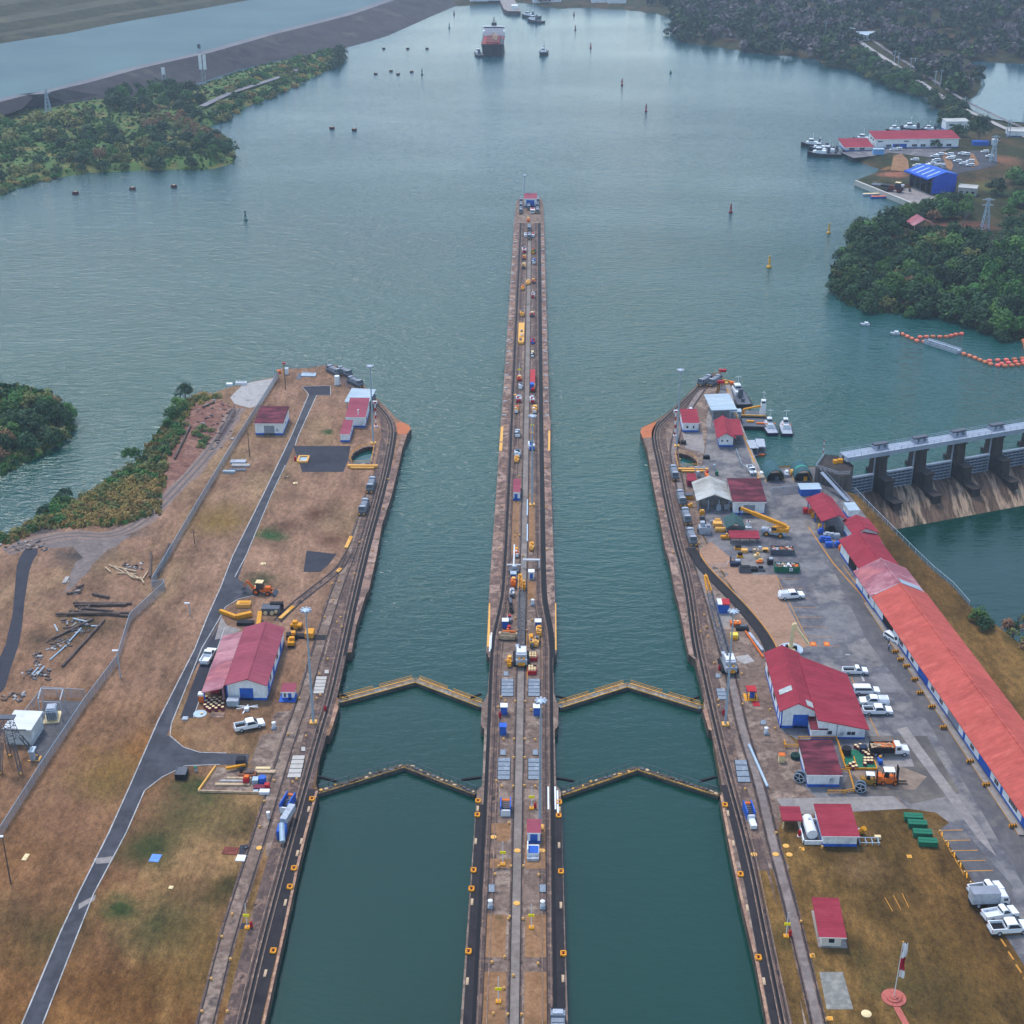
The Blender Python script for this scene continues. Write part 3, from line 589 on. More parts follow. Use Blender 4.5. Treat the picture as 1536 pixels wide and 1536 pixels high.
# right far shore, its wood and its marina ground
URp=GP([(960,-25),(1010,20),(1003,50),(1024,62),(1070,68),(1124,76),(1180,82),(1224,87),(1236,98),(1284,102),(1334,127),(1387,140),(1386,152),(1404,161),(1403,174),(1417,184),(1410,196),(1385,200),(1330,212),(1254,214),(1262,228),(1284,240),(1304,247),(1317,252),(1290,262),(1274,263),(1281,271),(1384,311),(1357,317),(1330,325),(1290,345),(1258,375),(1248,395),(1247,425),(1262,450),(1300,463),(1340,468),(1400,470),(1440,476),(1470,488),(1484,500),(1510,507),(1560,512),(1800,520)],-1.)
URp=URp+[Vector((2500,URp[-1].y,0)),Vector((2500,3200,0)),Vector((420,3200,0))]
lake2=GP([(1459,90),(1500,92),(1560,95),(1800,96),(1800,190),(1560,182),(1520,180),(1490,176),(1462,166),(1448,152),(1470,140),(1477,126),(1474,106)],-.5)
def hUR(d,x,y):
    g=-2.8+np.minimum(d*.3,3.0)
    rx=np.clip((y-760)/500,0,1)
    g=g+np.clip((y-1150)/900,0,1)*60*np.clip((d-60)/300,0,1)*(1+.35*nz(x,y,140))+np.clip((d-50)/200,0,1)*10*np.clip((y-1000)/300,0,1)*(1+nz(x,y,60))
    # knoll of the wooded headland
    g=g+7.5*np.exp(-(((x-195)/42)**2+((y-628)/48)**2))*np.minimum(d/14,1)
    return g
gUR=field('ground_far_shore',URp,9,hUR,GFAR,holes=[lake2])
mb=MB(); mb.sheet([(p.x,p.y) for p in lake2],-1.6,WATER2:=watermat('pond_water',[(40,74,86),(46,82,92)],.4)); struct('pond_water',mb)
# far shore straight ahead
fs=GP([(650,6),(692,8),(720,5),(752,3),(790,3),(830,12),(880,10),(935,13),(1003,22),(1030,14)],-1.); fs=[Vector((-380,1900,0))]+fs+[Vector((700,3250,0)),Vector((-900,3250,0))]
gFS=field('ground_head_of_lake',fs,14,lambda d,x,y:-2.8+np.minimum(d*.25,2.6)+np.clip((d-60)/500,0,1)*38*(1+.4*nz(x,y,170)),GFAR)
# small wooded island at the left edge
isl=GP([(-140,560),(-40,568),(0,572),(40,576),(75,584),(98,600),(112,620),(110,640),(95,660),(70,678),(40,690),(12,705),(-30,720),(-140,740)],-1.)
gIS=field('ground_wooded_island',isl,3,lambda d,x,y:-2.8+np.minimum(d*.4,3.0),SCRUB)
# ================================================================ DAM AND SPILLWAY
DCON=mat('dam_concrete',[(40,38,40),(70,64,62),(52,48,48),(92,80,72)],.16,.92,.06,st=(1,1,.5),fine=(1.4,.4,(1,1,.3)))
DCON2=mat('spillway_concrete',[(56,46,42),(118,94,78),(76,62,52),(172,144,120),(62,60,50)],.3,.92,.05,st=(1,.12,.2),fine=(.8,.45,(1,.1,.2)))
STL=mat('grey_painted_steel',[(138,148,164),(158,168,182)],.4,.55,fine=(2,.15))
STLD=mat('dark_steel',[(74,78,88),(96,100,108)],.5,.6)
def dm(s,t,z): 
    p=A_+dv*s+dn*t; return (p.x,p.y,z)
dam=thing('spillway_dam','concrete gated spillway dam with tall stained piers and a pale steel bridge on top','dam',(A_.x,A_.y,0))
DM=Matrix.Translation((-A_.x,-A_.y,0))
def dadd(mb,fn):
    t=MB(); fn(t); o=len(mb.v)
    for p in t.v: mb.v.append((p[0]-A_.x,p[1]-A_.y,p[2]))
    for f,k in zip(t.f,t.m): mb.f.append(tuple(i+o for i in f)); mb.m.append(mb.mi(t.ms[k]))
    return mb
NB=8; SPC=13.85
def dbox(mb,s0,s1,t0,t1,z0,z1,m,tz=None):
    """tz: (t0,t1) of the top when battered"""
    a,b=tz or (t0,t1)
    dadd(mb,lambda q:q.hexa([dm(s0,t1,z0),dm(s1,t1,z0),dm(s1,t0,z0),dm(s0,t0,z0)],[dm(s0,b,z1),dm(s1,b,z1),dm(s1,a,z1),dm(s0,a,z1)],m))
mb=MB()
prof=[(-3,-14),(-3,-7),(-1.2,-6.1),(.4,-5.9),(3.2,-6.2),(6,-6.9),(9,-7.8),(12.5,-9.2),(16.3,-11),(20,-13),(23,-15),(23,-17)]
for (a,b) in zip(prof,prof[1:]):
    dadd(mb,lambda q:q.add([dm(-2,a[0],a[1]),dm(NB*SPC,a[0],a[1]),dm(NB*SPC,b[0],b[1]),dm(-2,b[0],b[1])],[(3,2,1,0)],DCON2))
mb.build('spillway',dam)
for i in range(NB):
    s=i*SPC
    # pier to the right of the gate
    mb=MB(); a,b=s+9.7,s+12.5
    dbox(mb,a,b,-5.5,1.8,-14,4.9,DCON,(-3.6,1.0)); dbox(mb,a-.35,b+.35,-4.0,1.4,4.9,5.3,DCON)
    dbox(mb,a,b,1.82,6.6,-14,-1.2,DCON,(1.4,5.2)); dbox(mb,a-.25,b+.25,1.5,5.6,-1.2,-.8,DCON)
    dbox(mb,a,b,6.62,11.6,-16,-6.2,DCON,(5.4,10.2)); dbox(mb,a-.25,b+.25,6.2,10.6,-6.2,-5.8,DCON); dbox(mb,a+.3,b-.3,11.62,15.8,-16.5,-11.6,DCON,(10.8,14.5))
    dbox(mb,a+.8,b-.8,-7,-5.6,-12,-1,DCON,(-6.4,-5.2))
    pr=mb.build('pier',dam)
    q=MB()
    for u in (a-.3,b+.05):
        dbox(q,u,u+.25,-1.2,-.7,-6,4.6,STL)
    q.build('gate_guide',pr)
    if i<NB:
        q=MB(); dbox(q,s-.3,s+8.9,-.55,-.25,-6,-.7,STLD)
        g=q.build('gate',dam); q=MB()
        for k in range(6): z=-5.9+k*1.0; dbox(q,s-.3,s+8.9,-.24,.3,z,z+.22,STL)
        for k in range(7): u=s-.3+k*1.5; dbox(q,u,u+.22,-.24,.2,-5.9,-.75,STLD if 0<k<6 else STL)
        dbox(q,s-.3,s+8.9,-.7,.35,-.7,-.45,STL)
        q.build('gate_frame',g)
mb=MB(); dbox(mb,-1.5,NB*SPC+30,-.8,1.0,5.32,6.5,STL); dbox(mb,-1.5,NB*SPC+30,-3.4,-2.0,5.32,6.4,STL); dbox(mb,-1.5,NB*SPC+30,-3.5,1.1,6.5,6.72,STL)
br=mb.build('bridge_girder',dam)
mb=MB()
for t in (-3.4,1.0):
    for z in (7.2,7.75): dbox(mb,-1.5,NB*SPC+30,t-.04,t+.04,z,z+.08,STL)
    for k in range(int((NB*SPC+30)/2.3)): dbox(mb,-1.5+k*2.3,-1.42+k*2.3,t-.04,t+.04,6.72,7.8,STL)
mb.build('bridge_railing',br)
for i in range(NB):
    s=i*SPC+9.2; q=MB(); dbox(q,s,s+.5,-3.2,-.4,6.73,8.0,STL); dbox(q,s+3.6,s+4.1,-3.2,-.4,6.73,8.0,STL); dbox(q,s-.3,s+4.4,-2.6,-.9,8.0,8.5,STLD); dbox(q,s+1.4,s+2.6,-2.9,-.7,6.73,7.9,STL); q.build('gate_hoist',br)
# abutment tower at the land end
TIMB=mat('ribbed_abutment',[(70,66,66),(98,90,86),(58,54,56)],.5,.9,.2,st=(1,1,.15),fine=(1.6,.45,(1,1,.1)))
mb=MB()
mb.prism([(-10.5,-3.5),(-6,6.5),(-1.6,5.4),(1.0,-1.5),(-1.5,-8.2),(-4.5,-9)],-12,4.3,TIMB,DCON)
ab=mb.build('abutment',dam)
mb=MB()
ring=[(-10.5,-3.5),(-6,6.5),(-1.6,5.4)]; ring2=[(-4.5,-9),(-10.5,-3.5)]
for rg in (ring,ring2,[(-1.5,-8.2),(-4.5,-9)]):
    for z in (4.9,5.4): mb.tube([(a,b,z) for a,b in rg],.06,STL,5)
    for a,b in dens(rg,1.6): mb.bar((a,b,4.3),(a,b,5.45),.09,STL)
mb.bar((-9.2,-6.3,4.2),(-3.2,-17.5,.2),1.1,STL,.18); mb.bar((-9.7,-6.0,5.2),(-3.7,-17.2,1.2),.08,STL); mb.bar((-8.7,-6.6,5.2),(-2.7,-17.8,1.2),.08,STL)
mb.build('railing_and_stair',ab)
# ================================================================ PLANTS
def leafmat(name,cols,var=.36):
    m,N,K,B=newmat(name); tc=N.new('ShaderNodeTexCoord'); v=tc.outputs['Object']
    f=noise(N,K,v,.35,4,.7); r=ramp(N,cols,.3,.7); K.new(f,r.inputs[0]); c=r.outputs[0]
    oi=N.new('ShaderNodeObjectInfo'); hs=N.new('ShaderNodeHueSaturation')
    a=N.new('ShaderNodeMapRange'); a.inputs[3].default_value=1-var; a.inputs[4].default_value=1+var; K.new(oi.outputs['Random'],a.inputs[0]); K.new(a.outputs[0],hs.inputs['Value'])
    b=N.new('ShaderNodeMath'); b.operation='MULTIPLY'; b.inputs[1].default_value=7.31; K.new(oi.outputs['Random'],b.inputs[0]); b2=N.new('ShaderNodeMath'); b2.operation='FRACT'; K.new(b.outputs[0],b2.inputs[0])
    a2=N.new('ShaderNodeMapRange'); a2.inputs[3].default_value=.485; a2.inputs[4].default_value=.515; K.new(b2.outputs[0],a2.inputs[0]); K.new(a2.outputs[0],hs.inputs['Hue']); K.new(c,hs.inputs['Color'])
    K.new(hs.outputs[0],B.inputs['Base Color']); B.inputs['Roughness'].default_value=.75; B.inputs['Specular IOR Level'].default_value=.2
    return m
LF={'dark':leafmat('leaf_dark',[(24,48,32),(50,80,46),(36,64,38),(74,102,56)]),
    'green':leafmat('leaf_green',[(38,74,36),(74,110,50),(54,90,42),(96,126,58)]),
    'olive':leafmat('leaf_olive',[(84,90,50),(120,120,64),(98,102,56),(138,130,74)]),
    'brown':leafmat('leaf_dry',[(104,78,56),(140,100,68),(118,92,68),(150,118,84)],.15),
    'reed':leafmat('leaf_reed',[(126,108,58),(160,134,76),(138,116,60),(176,148,88)],.2),
    'bare':leafmat('bare_twig',[(78,74,74),(104,98,96),(88,84,84)],.15)}
BARK=mat('bark',[(84,70,60),(112,96,84)],1.5,.95)
def crown(seed,R_,H_,nl,nleaf,ls,m,flat=1.,core=True):
    rnd=random.Random(seed); V=[];Fc=[]
    lobes=[]
    for i in range(nl):
        a=2*pi*i/nl*2.4+rnd.uniform(-.5,.5); k=math.sqrt((i+.5)/nl); rr=R_*.78*k*rnd.uniform(.75,1.2)
        h=H_*(.18+.62*(1-k**2)*rnd.uniform(.7,1.15)+rnd.uniform(0,.12))
        lobes.append((Vector((rr*math.cos(a),rr*math.sin(a),h)),R_*rnd.uniform(.2,.46)))
    for i in range(nleaf):
        c,r=rnd.choice(lobes); u=rnd.uniform(-.35,1); t=rnd.uniform(0,2*pi); q=math.sqrt(max(0,1-u*u))
        d=Vector((q*math.cos(t),q*math.sin(t),u*flat)); p=c+d*r*rnd.choice((rnd.uniform(.6,1.),rnd.uniform(.85,1.25)))
        n=(d+Vector((rnd.uniform(-.7,.7),rnd.uniform(-.7,.7),rnd.uniform(-.2,.9)))).normalized(); a=n.orthogonal().normalized(); b=n.cross(a)
        w=rnd.uniform(0,pi); a,b=a*math.cos(w)+b*math.sin(w),b*math.cos(w)-a*math.sin(w); s=ls*rnd.uniform(.6,1.3); k=len(V)
        V+= [p-a*s*.5,p+b*s*.35+a*s*.1,p+a*s*.62,p-b*s*.38]; Fc.append((k,k+1,k+2,k+3))
    mb=MB(); mb.add(V,Fc,m)
    return mb
def trunkmesh(seed,R_,H_,base,m=BARK,limbs=5):
    rnd=random.Random(seed); mb=MB(); r=.035*H_+.1; top=Vector((rnd.uniform(-.3,.3),rnd.uniform(-.3,.3),base+H_*.45))
    mb.cyl((0,0,-1.2),(0,0,base*.6),r*1.25,m,r*.95,7); mb.cyl((0,0,base*.6),top,r*.95,m,r*.4,7)
    for i in range(limbs):
        a=2*pi*i/limbs+rnd.uniform(-.4,.4); z0=base*.6+(H_*.3)*i/limbs; e=Vector((math.cos(a)*R_*.62,math.sin(a)*R_*.62,base+H_*rnd.uniform(.35,.6)))
        mb.cyl((0,0,z0),e,r*.45,m,r*.15,5)
    return mb
def palm(seed,m):
    rnd=random.Random(seed); mb=MB()
    for i in range(16):
        a=2*pi*i/16+rnd.uniform(-.15,.15); el=rnd.uniform(.1,1.1); p=Vector((0,0,0)); L_=3.1
        for k in range(5):
            e=el-.42*k; q=p+Vector((math.cos(a)*math.cos(e),math.sin(a)*math.cos(e),math.sin(e)))*L_/5; s=Vector((-math.sin(a),math.cos(a),0))*(.55-.08*k)
            mb.add([p-s-Vector((0,0,.15)),p,p+s-Vector((0,0,.15)),q+s*.85-Vector((0,0,.15)),q,q-s*.85-Vector((0,0,.15))],[(0,1,4,5),(1,2,3,4)],m); p=q
    return mb
# species: (crown mesh, trunk mesh)
SP={}
def species(k,var,R_,H_,base,nl,nleaf,ls,leaf,flat=1.):
    SP[k]=[]
    for i in range(var):
        cm=crown(17*i+sum(map(ord,k)),R_,H_,nl,nleaf,ls,LF[leaf],flat); 
        for j,p in enumerate(cm.v): cm.v[j]=(p[0],p[1],p[2]+base)
        SP[k].append((cm.mesh('crown'),trunkmesh(i+5,R_,H_,base).mesh('trunk')))
species('dark',4,4.8,6.2,.7,15,800,.9,'dark'); species('green',4,4.6,6.0,.6,14,760,.9,'green'); species('olive',3,4.0,4.2,.3,11,520,.85,'olive')
species('brown',2,4.0,5.0,.8,11,420,.75,'brown'); species('bush',4,2.6,2.3,.2,8,300,.7,'green'); species('dbush',3,2.6,2.3,.2,8,300,.7,'dark'); species('obush',3,2.5,1.9,.1,8,280,.7,'olive'); species('rbush',3,2.4,1.7,.1,9,340,.6,'reed')
species('big',2,7.5,8.6,3.2,18,1500,1.05,'dark')
def baretree(seed):
    rnd=random.Random(seed); mb=MB()
    def br(p,d,l,r,k):
        q=p+d*l; mb.cyl(p,q,r,LF['bare'],r*.55,4,False)
        if k==0: return
        for i in range(3 if k>1 else 4):
            e=(d+Vector((rnd.uniform(-.9,.9),rnd.uniform(-.9,.9),rnd.uniform(-.15,.7)))).normalized(); br(q,e,l*rnd.uniform(.6,.85),r*.55,k-1)
    br(Vector((0,0,2)),Vector((0,0,1)),1.6,.22,4); return mb
SP['bare']=[]
for i in range(2):
    t=MB(); t.cyl((0,0,-1),(0,0,2.05),.3,LF['bare'],.22,7); SP['bare'].append((baretree(i).mesh('crown'),t.mesh('trunk')))
SP['palm']=[]
for i in range(2):
    q=palm(i,LF['green']); 
    for j,p in enumerate(q.v): q.v[j]=(p[0],p[1],p[2]+6.5)
    t=MB(); t.cyl((0,0,-1),(0,0,6.55),.2,BARK,.14,7); SP['palm'].append((q.mesh('crown'),t.mesh('trunk')))
RT_=random.Random(4)
PL=[]
def plant(*a,**k): PL.append((a,k,RT_.random()))
def plant_now(kind,p,label,group=None,s=1.,cat=None,name=None,sz=None):
    bush='bush' in kind; cm,tm=RT_.choice(SP[kind])
    o=thing(name or ('bush' if bush else ('palm_tree' if kind=='palm' else 'tree')),label,cat or ('bush' if bush else 'tree'),p,RT_.uniform(0,6.28),group)
    o.scale=(s*RT_.uniform(.9,1.1),s*RT_.uniform(.9,1.1),sz or s*RT_.uniform(.85,1.15))
    for nm,me in (('crown',cm),('trunk',tm)):
        c=bpy.data.objects.new('foliage' if bush and nm=='crown' else ('stem' if bush else nm),me); COL.objects.link(c); c.parent=o
    return o
def scatter(poly_px,n,mind,kinds,lab,group,gz,s=(.8,1.2),zpl=0.,seed=1,avoid=(),cat=None):
    """scatter plants over a picture-traced patch of land, with least spacing"""
    rnd=random.Random(seed); P=[(p.x,p.y) for p in GP(poly_px,zpl)]; A=np.array(P); x0,y0=A.min(0); x1,y1=A.max(0); got=[]; tries=0
    AV=[np.array([(p.x,p.y) for p in GP(a,zpl)]) for a in avoid]
    while len(got)<n and tries<n*60:
        tries+=1; q=np.array([[rnd.uniform(x0,x1),rnd.uniform(y0,y1)]])
        if not inside(q,A)[0] or any(inside(q,a)[0] for a in AV): continue
        x,y=q[0]
        if any((x-a)**2+(y-b)**2<mind**2 for a,b in got): continue
        got.append((x,y)); ks=list(kinds.items()); k=rnd.choices([a for a,_ in ks],[b for _,b in ks])[0]
        z=gz(x,y) if callable(gz) else gz
        plant(k,(x,y,z-.1),lab[k] if isinstance(lab,dict) else lab,group[k] if isinstance(group,dict) else group,rnd.uniform(*s))
    return got
# --- headland on the right
K={'dark':6,'green':4,'olive':1.0,'brown':.35}
hl={'dark':'dark green rounded tree in the dense wood on the right headland','green':'mid green leafy tree in the dense wood on the right headland','olive':'yellowish olive tree in the dense wood on the right headland','brown':'rusty brown dry tree in the dense wood on the right headland'}
hg={k:v.replace(' tree',' trees') for k,v in hl.items()}
bare_=[[(1328,372),(1340,352),(1372,338),(1384,340),(1400,338),(1420,333),(1470,326),(1506,336),(1512,398),(1480,400),(1456,388),(1430,386),(1400,384),(1380,398),(1350,404),(1334,398)]]
scatter([(1256,385),(1290,350),(1340,328),(1380,322),(1430,318),(1455,322),(1475,335),(1530,345),(1600,350),(1600,508),(1515,507),(1474,489),(1440,476),(1400,470),(1300,463),(1260,446),(1249,422)],225,4.1,K,hl,hg,gUR,(.55,1.4),0,3,bare_)
scatter([(1340,332),(1375,312),(1400,307),(1440,303),(1456,312),(1440,328),(1390,334)],16,4.5,{'dark':3,'green':1},{'dark':'dark tree in the row behind the blue shed quay on the headland','green':'lighter tree in the row behind the blue shed quay on the headland'},{'dark':'dark trees behind the quay','green':'lighter trees behind the quay'},gUR,(.7,1.),0,5)
scatter([(1490,290),(1536,268),(1620,270),(1620,345),(1540,342),(1500,335)],22,6.5,{'dark':3,'green':2},{'dark':'dark tree of the grove at the right edge below the scrub slope','green':'bright tree of the grove at the right edge below the scrub slope'},{'dark':'dark trees of the right edge grove','green':'bright trees of the right edge grove'},gUR,(.9,1.4),0,6)
for x,y in ((1441,365),(1478,418),(1492,412)): plant('bare',(*G(x,y)[:2],gUR(*G(x,y)[:2])),'leafless grey tree standing among the green crowns of the right headland','leafless grey trees',1.7)
plant('palm',(*G(1262,395)[:2],0),'palm tree on the shore at the left end of the right headland',None,.9); plant('palm',(*G(1452,312)[:2],0),'palm tree beside the concrete quay of the blue shed',None,1.1)
plant('big',(*G(1468,212)[:2],0),'broad dark tree at the end of the red roofed marina building',None,1.1); plant('dark',(*G(1437,205)[:2],0),'dark tree leaning over the end of the red roofed marina building',None,1.2)
plant('dark',(*G(1403,222)[:2],0),'small dark tree in front of the long red roofed marina building',None,.7)
# --- shrubs along the pond causeway and shore strip
scatter([(1236,98),(1284,104),(1334,128),(1387,142),(1404,160),(1424,178),(1440,172),(1400,142),(1350,112),(1290,84),(1240,88)],70,5.2,{'dark':3,'green':1.5,'olive':.6},{'dark':'dark tree on the lake shore below the pylon road','green':'green tree on the lake shore below the pylon road','olive':'olive tree on the lake shore below the pylon road'},{'dark':'dark trees on the shore','green':'green trees on the shore','olive':'olive trees on the shore'},gUR,(.8,1.2),0,8)
scatter([(1412,172),(1440,168),(1462,180),(1440,188),(1415,186)],9,6,{'dark':1},'low dark tree on the narrow causeway near the marina','dark trees on the causeway',gUR,(.8,1.1),0,9)
# --- scrub land on the left
ul={'dark':'dark green tree on the scrub point left of the lake','green':'green tree on the scrub point left of the lake','olive':'olive tree on the scrub point left of the lake','brown':'dry brown tree on the scrub point left of the lake','bare':'leafless grey tree on the scrub point left of the lake','bush':'green bush on the scrub point left of the lake','obush':'olive bush on the scrub point left of the lake','rbush':'straw coloured reed bush on the scrub point left of the lake','dbush':'dark bush on the scrub point left of the lake'}
ug={k:'plants of the scrub point: '+k for k in ul}; ug={k:v.split(' on ')[0]+' plants of the scrub point' for k,v in ul.items()}
scatter([(155,150),(180,135),(230,122),(262,130),(300,145),(306,170),(280,180),(240,172),(190,175),(160,165)],34,6.2,{'dark':4,'green':1},{'dark':'dark tree in the clump below the rockfill embankment','green':'greener tree in the clump below the rockfill embankment'},{'dark':'dark trees of the clump','green':'green trees of the clump'},gUL,(1.,1.4),0,11)
scatter([(90,210),(180,205),(240,205),(330,210),(348,225),(340,240),(300,249),(230,250),(130,254),(100,250)],95,4.2,{'dark':3,'green':2,'olive':2,'brown':.5,'dbush':2},ul,ug,gUL,(.75,1.2),0,12)
scatter([(215,170),(300,172),(305,195),(345,205),(350,230),(260,215),(210,195)],48,5,{'brown':2,'bare':2,'olive':2,'dark':1},ul,ug,gUL,(.8,1.1),0,13)
scatter([(0,180),(140,170),(170,185),(210,205),(90,215),(100,248),(10,284),(-20,290),(-20,180)],55,5.,{'bush':5,'obush':4,'rbush':.4,'dbush':2,'olive':1},ul,ug,gUL,(1.2,2.1),0,14)
scatter([(5,288),(33,274),(93,261),(80,250),(0,270)],16,4,{'obush':2,'rbush':1,'bush':1},ul,ug,gUL,(.9,1.2),0,15)
scatter([(300,150),(380,120),(450,88),(510,76),(510,92),(480,108),(417,138),(362,160),(335,176),(315,180)],110,4.8,{'obush':3,'rbush':1.2,'bush':4,'dbush':1.5},ul,ug,gUL,(1.1,1.8),0,16,[[(300,160),(420,114),(430,118),(310,168)]])
scatter([(485,90),(512,78),(514,92),(490,104)],6,6,{'dark':1},'dark tree at the far tip of the scrub strip under the embankment','dark trees at the strip tip',gUL,(1,1.3),0,17)
# --- wooded island
wi={'dark':'dark tree on the little wooded island at the left edge','green':'green tree on the little wooded island at the left edge','brown':'dry brown tree on the little wooded island at the left edge','olive':'olive tree on the little wooded island at the left edge','bare':'leafless tree on the little wooded island at the left edge'}
scatter([(-60,590),(0,596),(50,592),(85,602),(103,622),(102,640),(85,658),(50,676),(5,698),(-60,715)],64,2.7,{'dark':3,'green':2,'brown':1.4,'olive':1.2,'bare':.6},wi,{k:v.replace('tree','trees') for k,v in wi.items()},gIS,(.6,.95),0,18)
scatter([(0,690),(14,700),(5,708),(-30,716)],3,2,{'bush':1},'low green bush at the foot of the little wooded island','bushes at the island foot',gIS,(.6,.8),0,19)
# --- left bank shore growth
lb={'bush':'fresh green bush on the shore bank of the left bank','obush':'olive green bush on the shore bank of the left bank','rbush':'golden dry reed clump on the shore bank of the left bank','dbush':'dark green bush on the shore bank of the left bank','green':'green tree on the shore bank of the left bank'}
lg={k:v.replace('bush','bushes').replace('clump','clumps') for k,v in lb.items()}
scatter([(100,768),(150,735),(190,716),(240,722),(236,760),(190,780),(140,790),(95,788)],95,1.5,{'rbush':9,'obush':1.5},lb,lg,-.15,(.5,.85),0,20)
scatter([(0,806),(30,792),(70,766),(100,752),(120,752),(120,778),(60,790),(5,812)],44,1.6,{'bush':2,'obush':3,'rbush':1},lb,lg,-.2,(.45,.75),0,21)
scatter([(60,772),(95,744),(104,742),(100,760),(78,774)],7,2,{'bush':1,'dbush':1},lb,lg,-.2,(.8,1.),0,22)
scatter([(120,748),(170,718),(215,690),(255,650),(278,612),(290,604),(272,650),(240,690),(210,712),(150,742)],46,1.9,{'bush':3,'obush':2,'dbush':2},lb,lg,-.3,(.5,.9),0,23)
scatter([(150,740),(200,705),(250,700),(240,722),(190,728)],18,2.2,{'obush':2,'bush':1},lb,lg,-.1,(.7,1.),0,24)
for x,y,s,k,l in ((278,594,.62,'dark','dark tree at the top of the green shore trees beside the gravel pad'),(268,614,.72,'green','tall leafy green tree at the water edge left of the burnt embankment'),(258,628,.62,'green','second leafy green tree at the water edge, lower than its neighbour'),(252,640,.5,'green','smallest leafy green tree at the water edge'),(192,688,.55,'green','rounded green tree on the shore above the golden reeds'),(204,684,.45,'green','small green tree beside the rounded shore tree')): plant(k,(*G(x,y)[:2],-.4),l,None,s)
scatter([(285,596),(320,590),(330,598),(300,606)],9,1.6,{'obush':1,'rbush':1},{'obush':'low olive scrub by the water above the burnt embankment','rbush':'low straw scrub by the water above the burnt embankment'},{'obush':'olive scrub above the bank','rbush':'straw scrub above the bank'},-.2,(.5,.8),0,25)
scatter([(288,655),(312,640),(320,650),(304,672),(290,672)],7,1.8,{'bush':1,'obush':1},{'bush':'green bush on the red earth embankment','obush':'olive bush on the red earth embankment'},{'bush':'bushes on red earth','obush':'olive bushes on red earth'},0,(.5,.7),0,26)
# --- beside the lower pool
for x,y,s,k,l in ((1468,932,.62,'green','rounded green tree at the pool shore behind the long red roof'),(1476,944,.5,'dark','darker small tree leaning on the rounded tree at the pool shore')): plant(k,(*G(x,y)[:2],-.3),l,None,s)
for i,(x,y,s) in enumerate(((1512,938,.55),(1528,930,.6),(1545,945,.7),(1520,958,.6),(1540,972,.6),(1560,930,.7))): plant('bare' if i%2 else 'brown',(*G(x,y)[:2],-2.),'sparse reddish brown tree at the right edge of the pool shore','sparse trees at the pool shore',s)
scatter([(1490,935),(1536,965),(1570,990),(1600,960),(1530,920)],12,1.8,{'obush':1,'dbush':1},{'obush':'olive undergrowth bush below the sparse trees at the pool','dbush':'dark undergrowth bush below the sparse trees at the pool'},{'obush':'olive undergrowth','dbush':'dark undergrowth'},-1.,(.5,.8),0,27)
# the 295 trees and 295 bushes that show largest are things of their own; the rest, all far off, is one mass of each
def flush():
    camv=Vector((0,0,H))
    for bush in (False,True):
        L_=[(k.get('s',a[4] if len(a)>4 else 1.)*(1.6 if a[0]=='big' else 1)/(Vector(a[1])-camv).length,a,k) for a,k,_ in PL if ('bush' in a[0])==bush]
        L_.sort(key=lambda t:-t[0])
        for _,a,k in L_[:295]: plant_now(*a,**k)
        mb=MB()
        for q,a,k in L_[295:]:
            me=RT_.choice(SP[a[0]])[0]; s=(a[4] if len(a)>4 else 1.)*RT_.uniform(.9,1.1); o=len(mb.v); an=RT_.uniform(0,6.28); c,si=math.cos(an)*s,math.sin(an)*s; n=len(me.vertices); co=np.empty(n*3); me.vertices.foreach_get('co',co); co=co.reshape(-1,3)
            W_=np.column_stack([co[:,0]*c-co[:,1]*si+a[1][0],co[:,0]*si+co[:,1]*c+a[1][1],co[:,2]*s+a[1][2]]); mb.v+=W_.tolist(); m=mb.mi(me.materials[0])
            if a[0]=='bare': f=[tuple(v+o for v in p.vertices) for p in me.polygons]
            else: f=(np.arange(n).reshape(-1,4)+o).tolist()
            mb.f+=f; mb.m+=[m]*len(f)
        if mb.v:
            o=mb.build('distant_bushes' if bush else 'distant_trees'); o['kind']='stuff'; tag(o,'far off bushes of the scrub point that merge into one thicket' if bush else 'far off trees of the scrub point and the lake shore that merge into one belt','thicket' if bush else 'tree belt')
flush()
# --- far woods: one mass each
def wood(nm,label,pts,n,gz,seed,s0,s1,cols,avoid=(),zpl=0):
    rnd=np.random.default_rng(seed); P=np.array([(p[0],p[1]) for p in pts]); x0,y0=P.min(0); x1,y1=P.max(0)
    T=[np.array([c for c in crown(seed+i,4.2,4.6,9,110,2.1,LF['dark']).v]).reshape(-1,4,3) for i in range(4)]
    q=np.column_stack([rnd.uniform(x0,x1,n*8),rnd.uniform(y0,y1,n*8)]); ok=inside(q,P)
    for a in avoid: ok&=~inside(q,np.array([(p[0],p[1]) for p in a]))
    q=q[ok][:n]; V=[];MI=[]
    for i,(x,y) in enumerate(q):
        s=rnd.uniform(s0,s1); t=T[i%4]*np.array([s,s,s*rnd.uniform(.8,1.3)]); a=rnd.uniform(0,6.28); R2=np.array([[math.cos(a),-math.sin(a)],[math.sin(a),math.cos(a)]]); t=t.copy(); t[...,:2]=t[...,:2]@R2.T
        t+=np.array([x,y,gz(x,y)+.5]); V.append(t); MI.append(np.full(len(t),rnd.choice(len(cols),p=[c[1] for c in cols])))
    V=np.concatenate(V); k=len(V); mb=MB(); mb.v=V.reshape(-1,3).tolist(); mb.f=np.arange(k*4).reshape(k,4).tolist(); mb.m=np.concatenate(MI).tolist(); mb.ms=[LF[c[0]] for c in cols]
    o=mb.build(nm); o['kind']='stuff'; return tag(o,label,'wood')
rp=lambda pts,z=0:GP(pts,z)
roadcut=[rp([(1284,60),(1330,85),(1395,130),(1470,170),(1490,182),(1455,178),(1385,140),(1320,104),(1280,76)])]
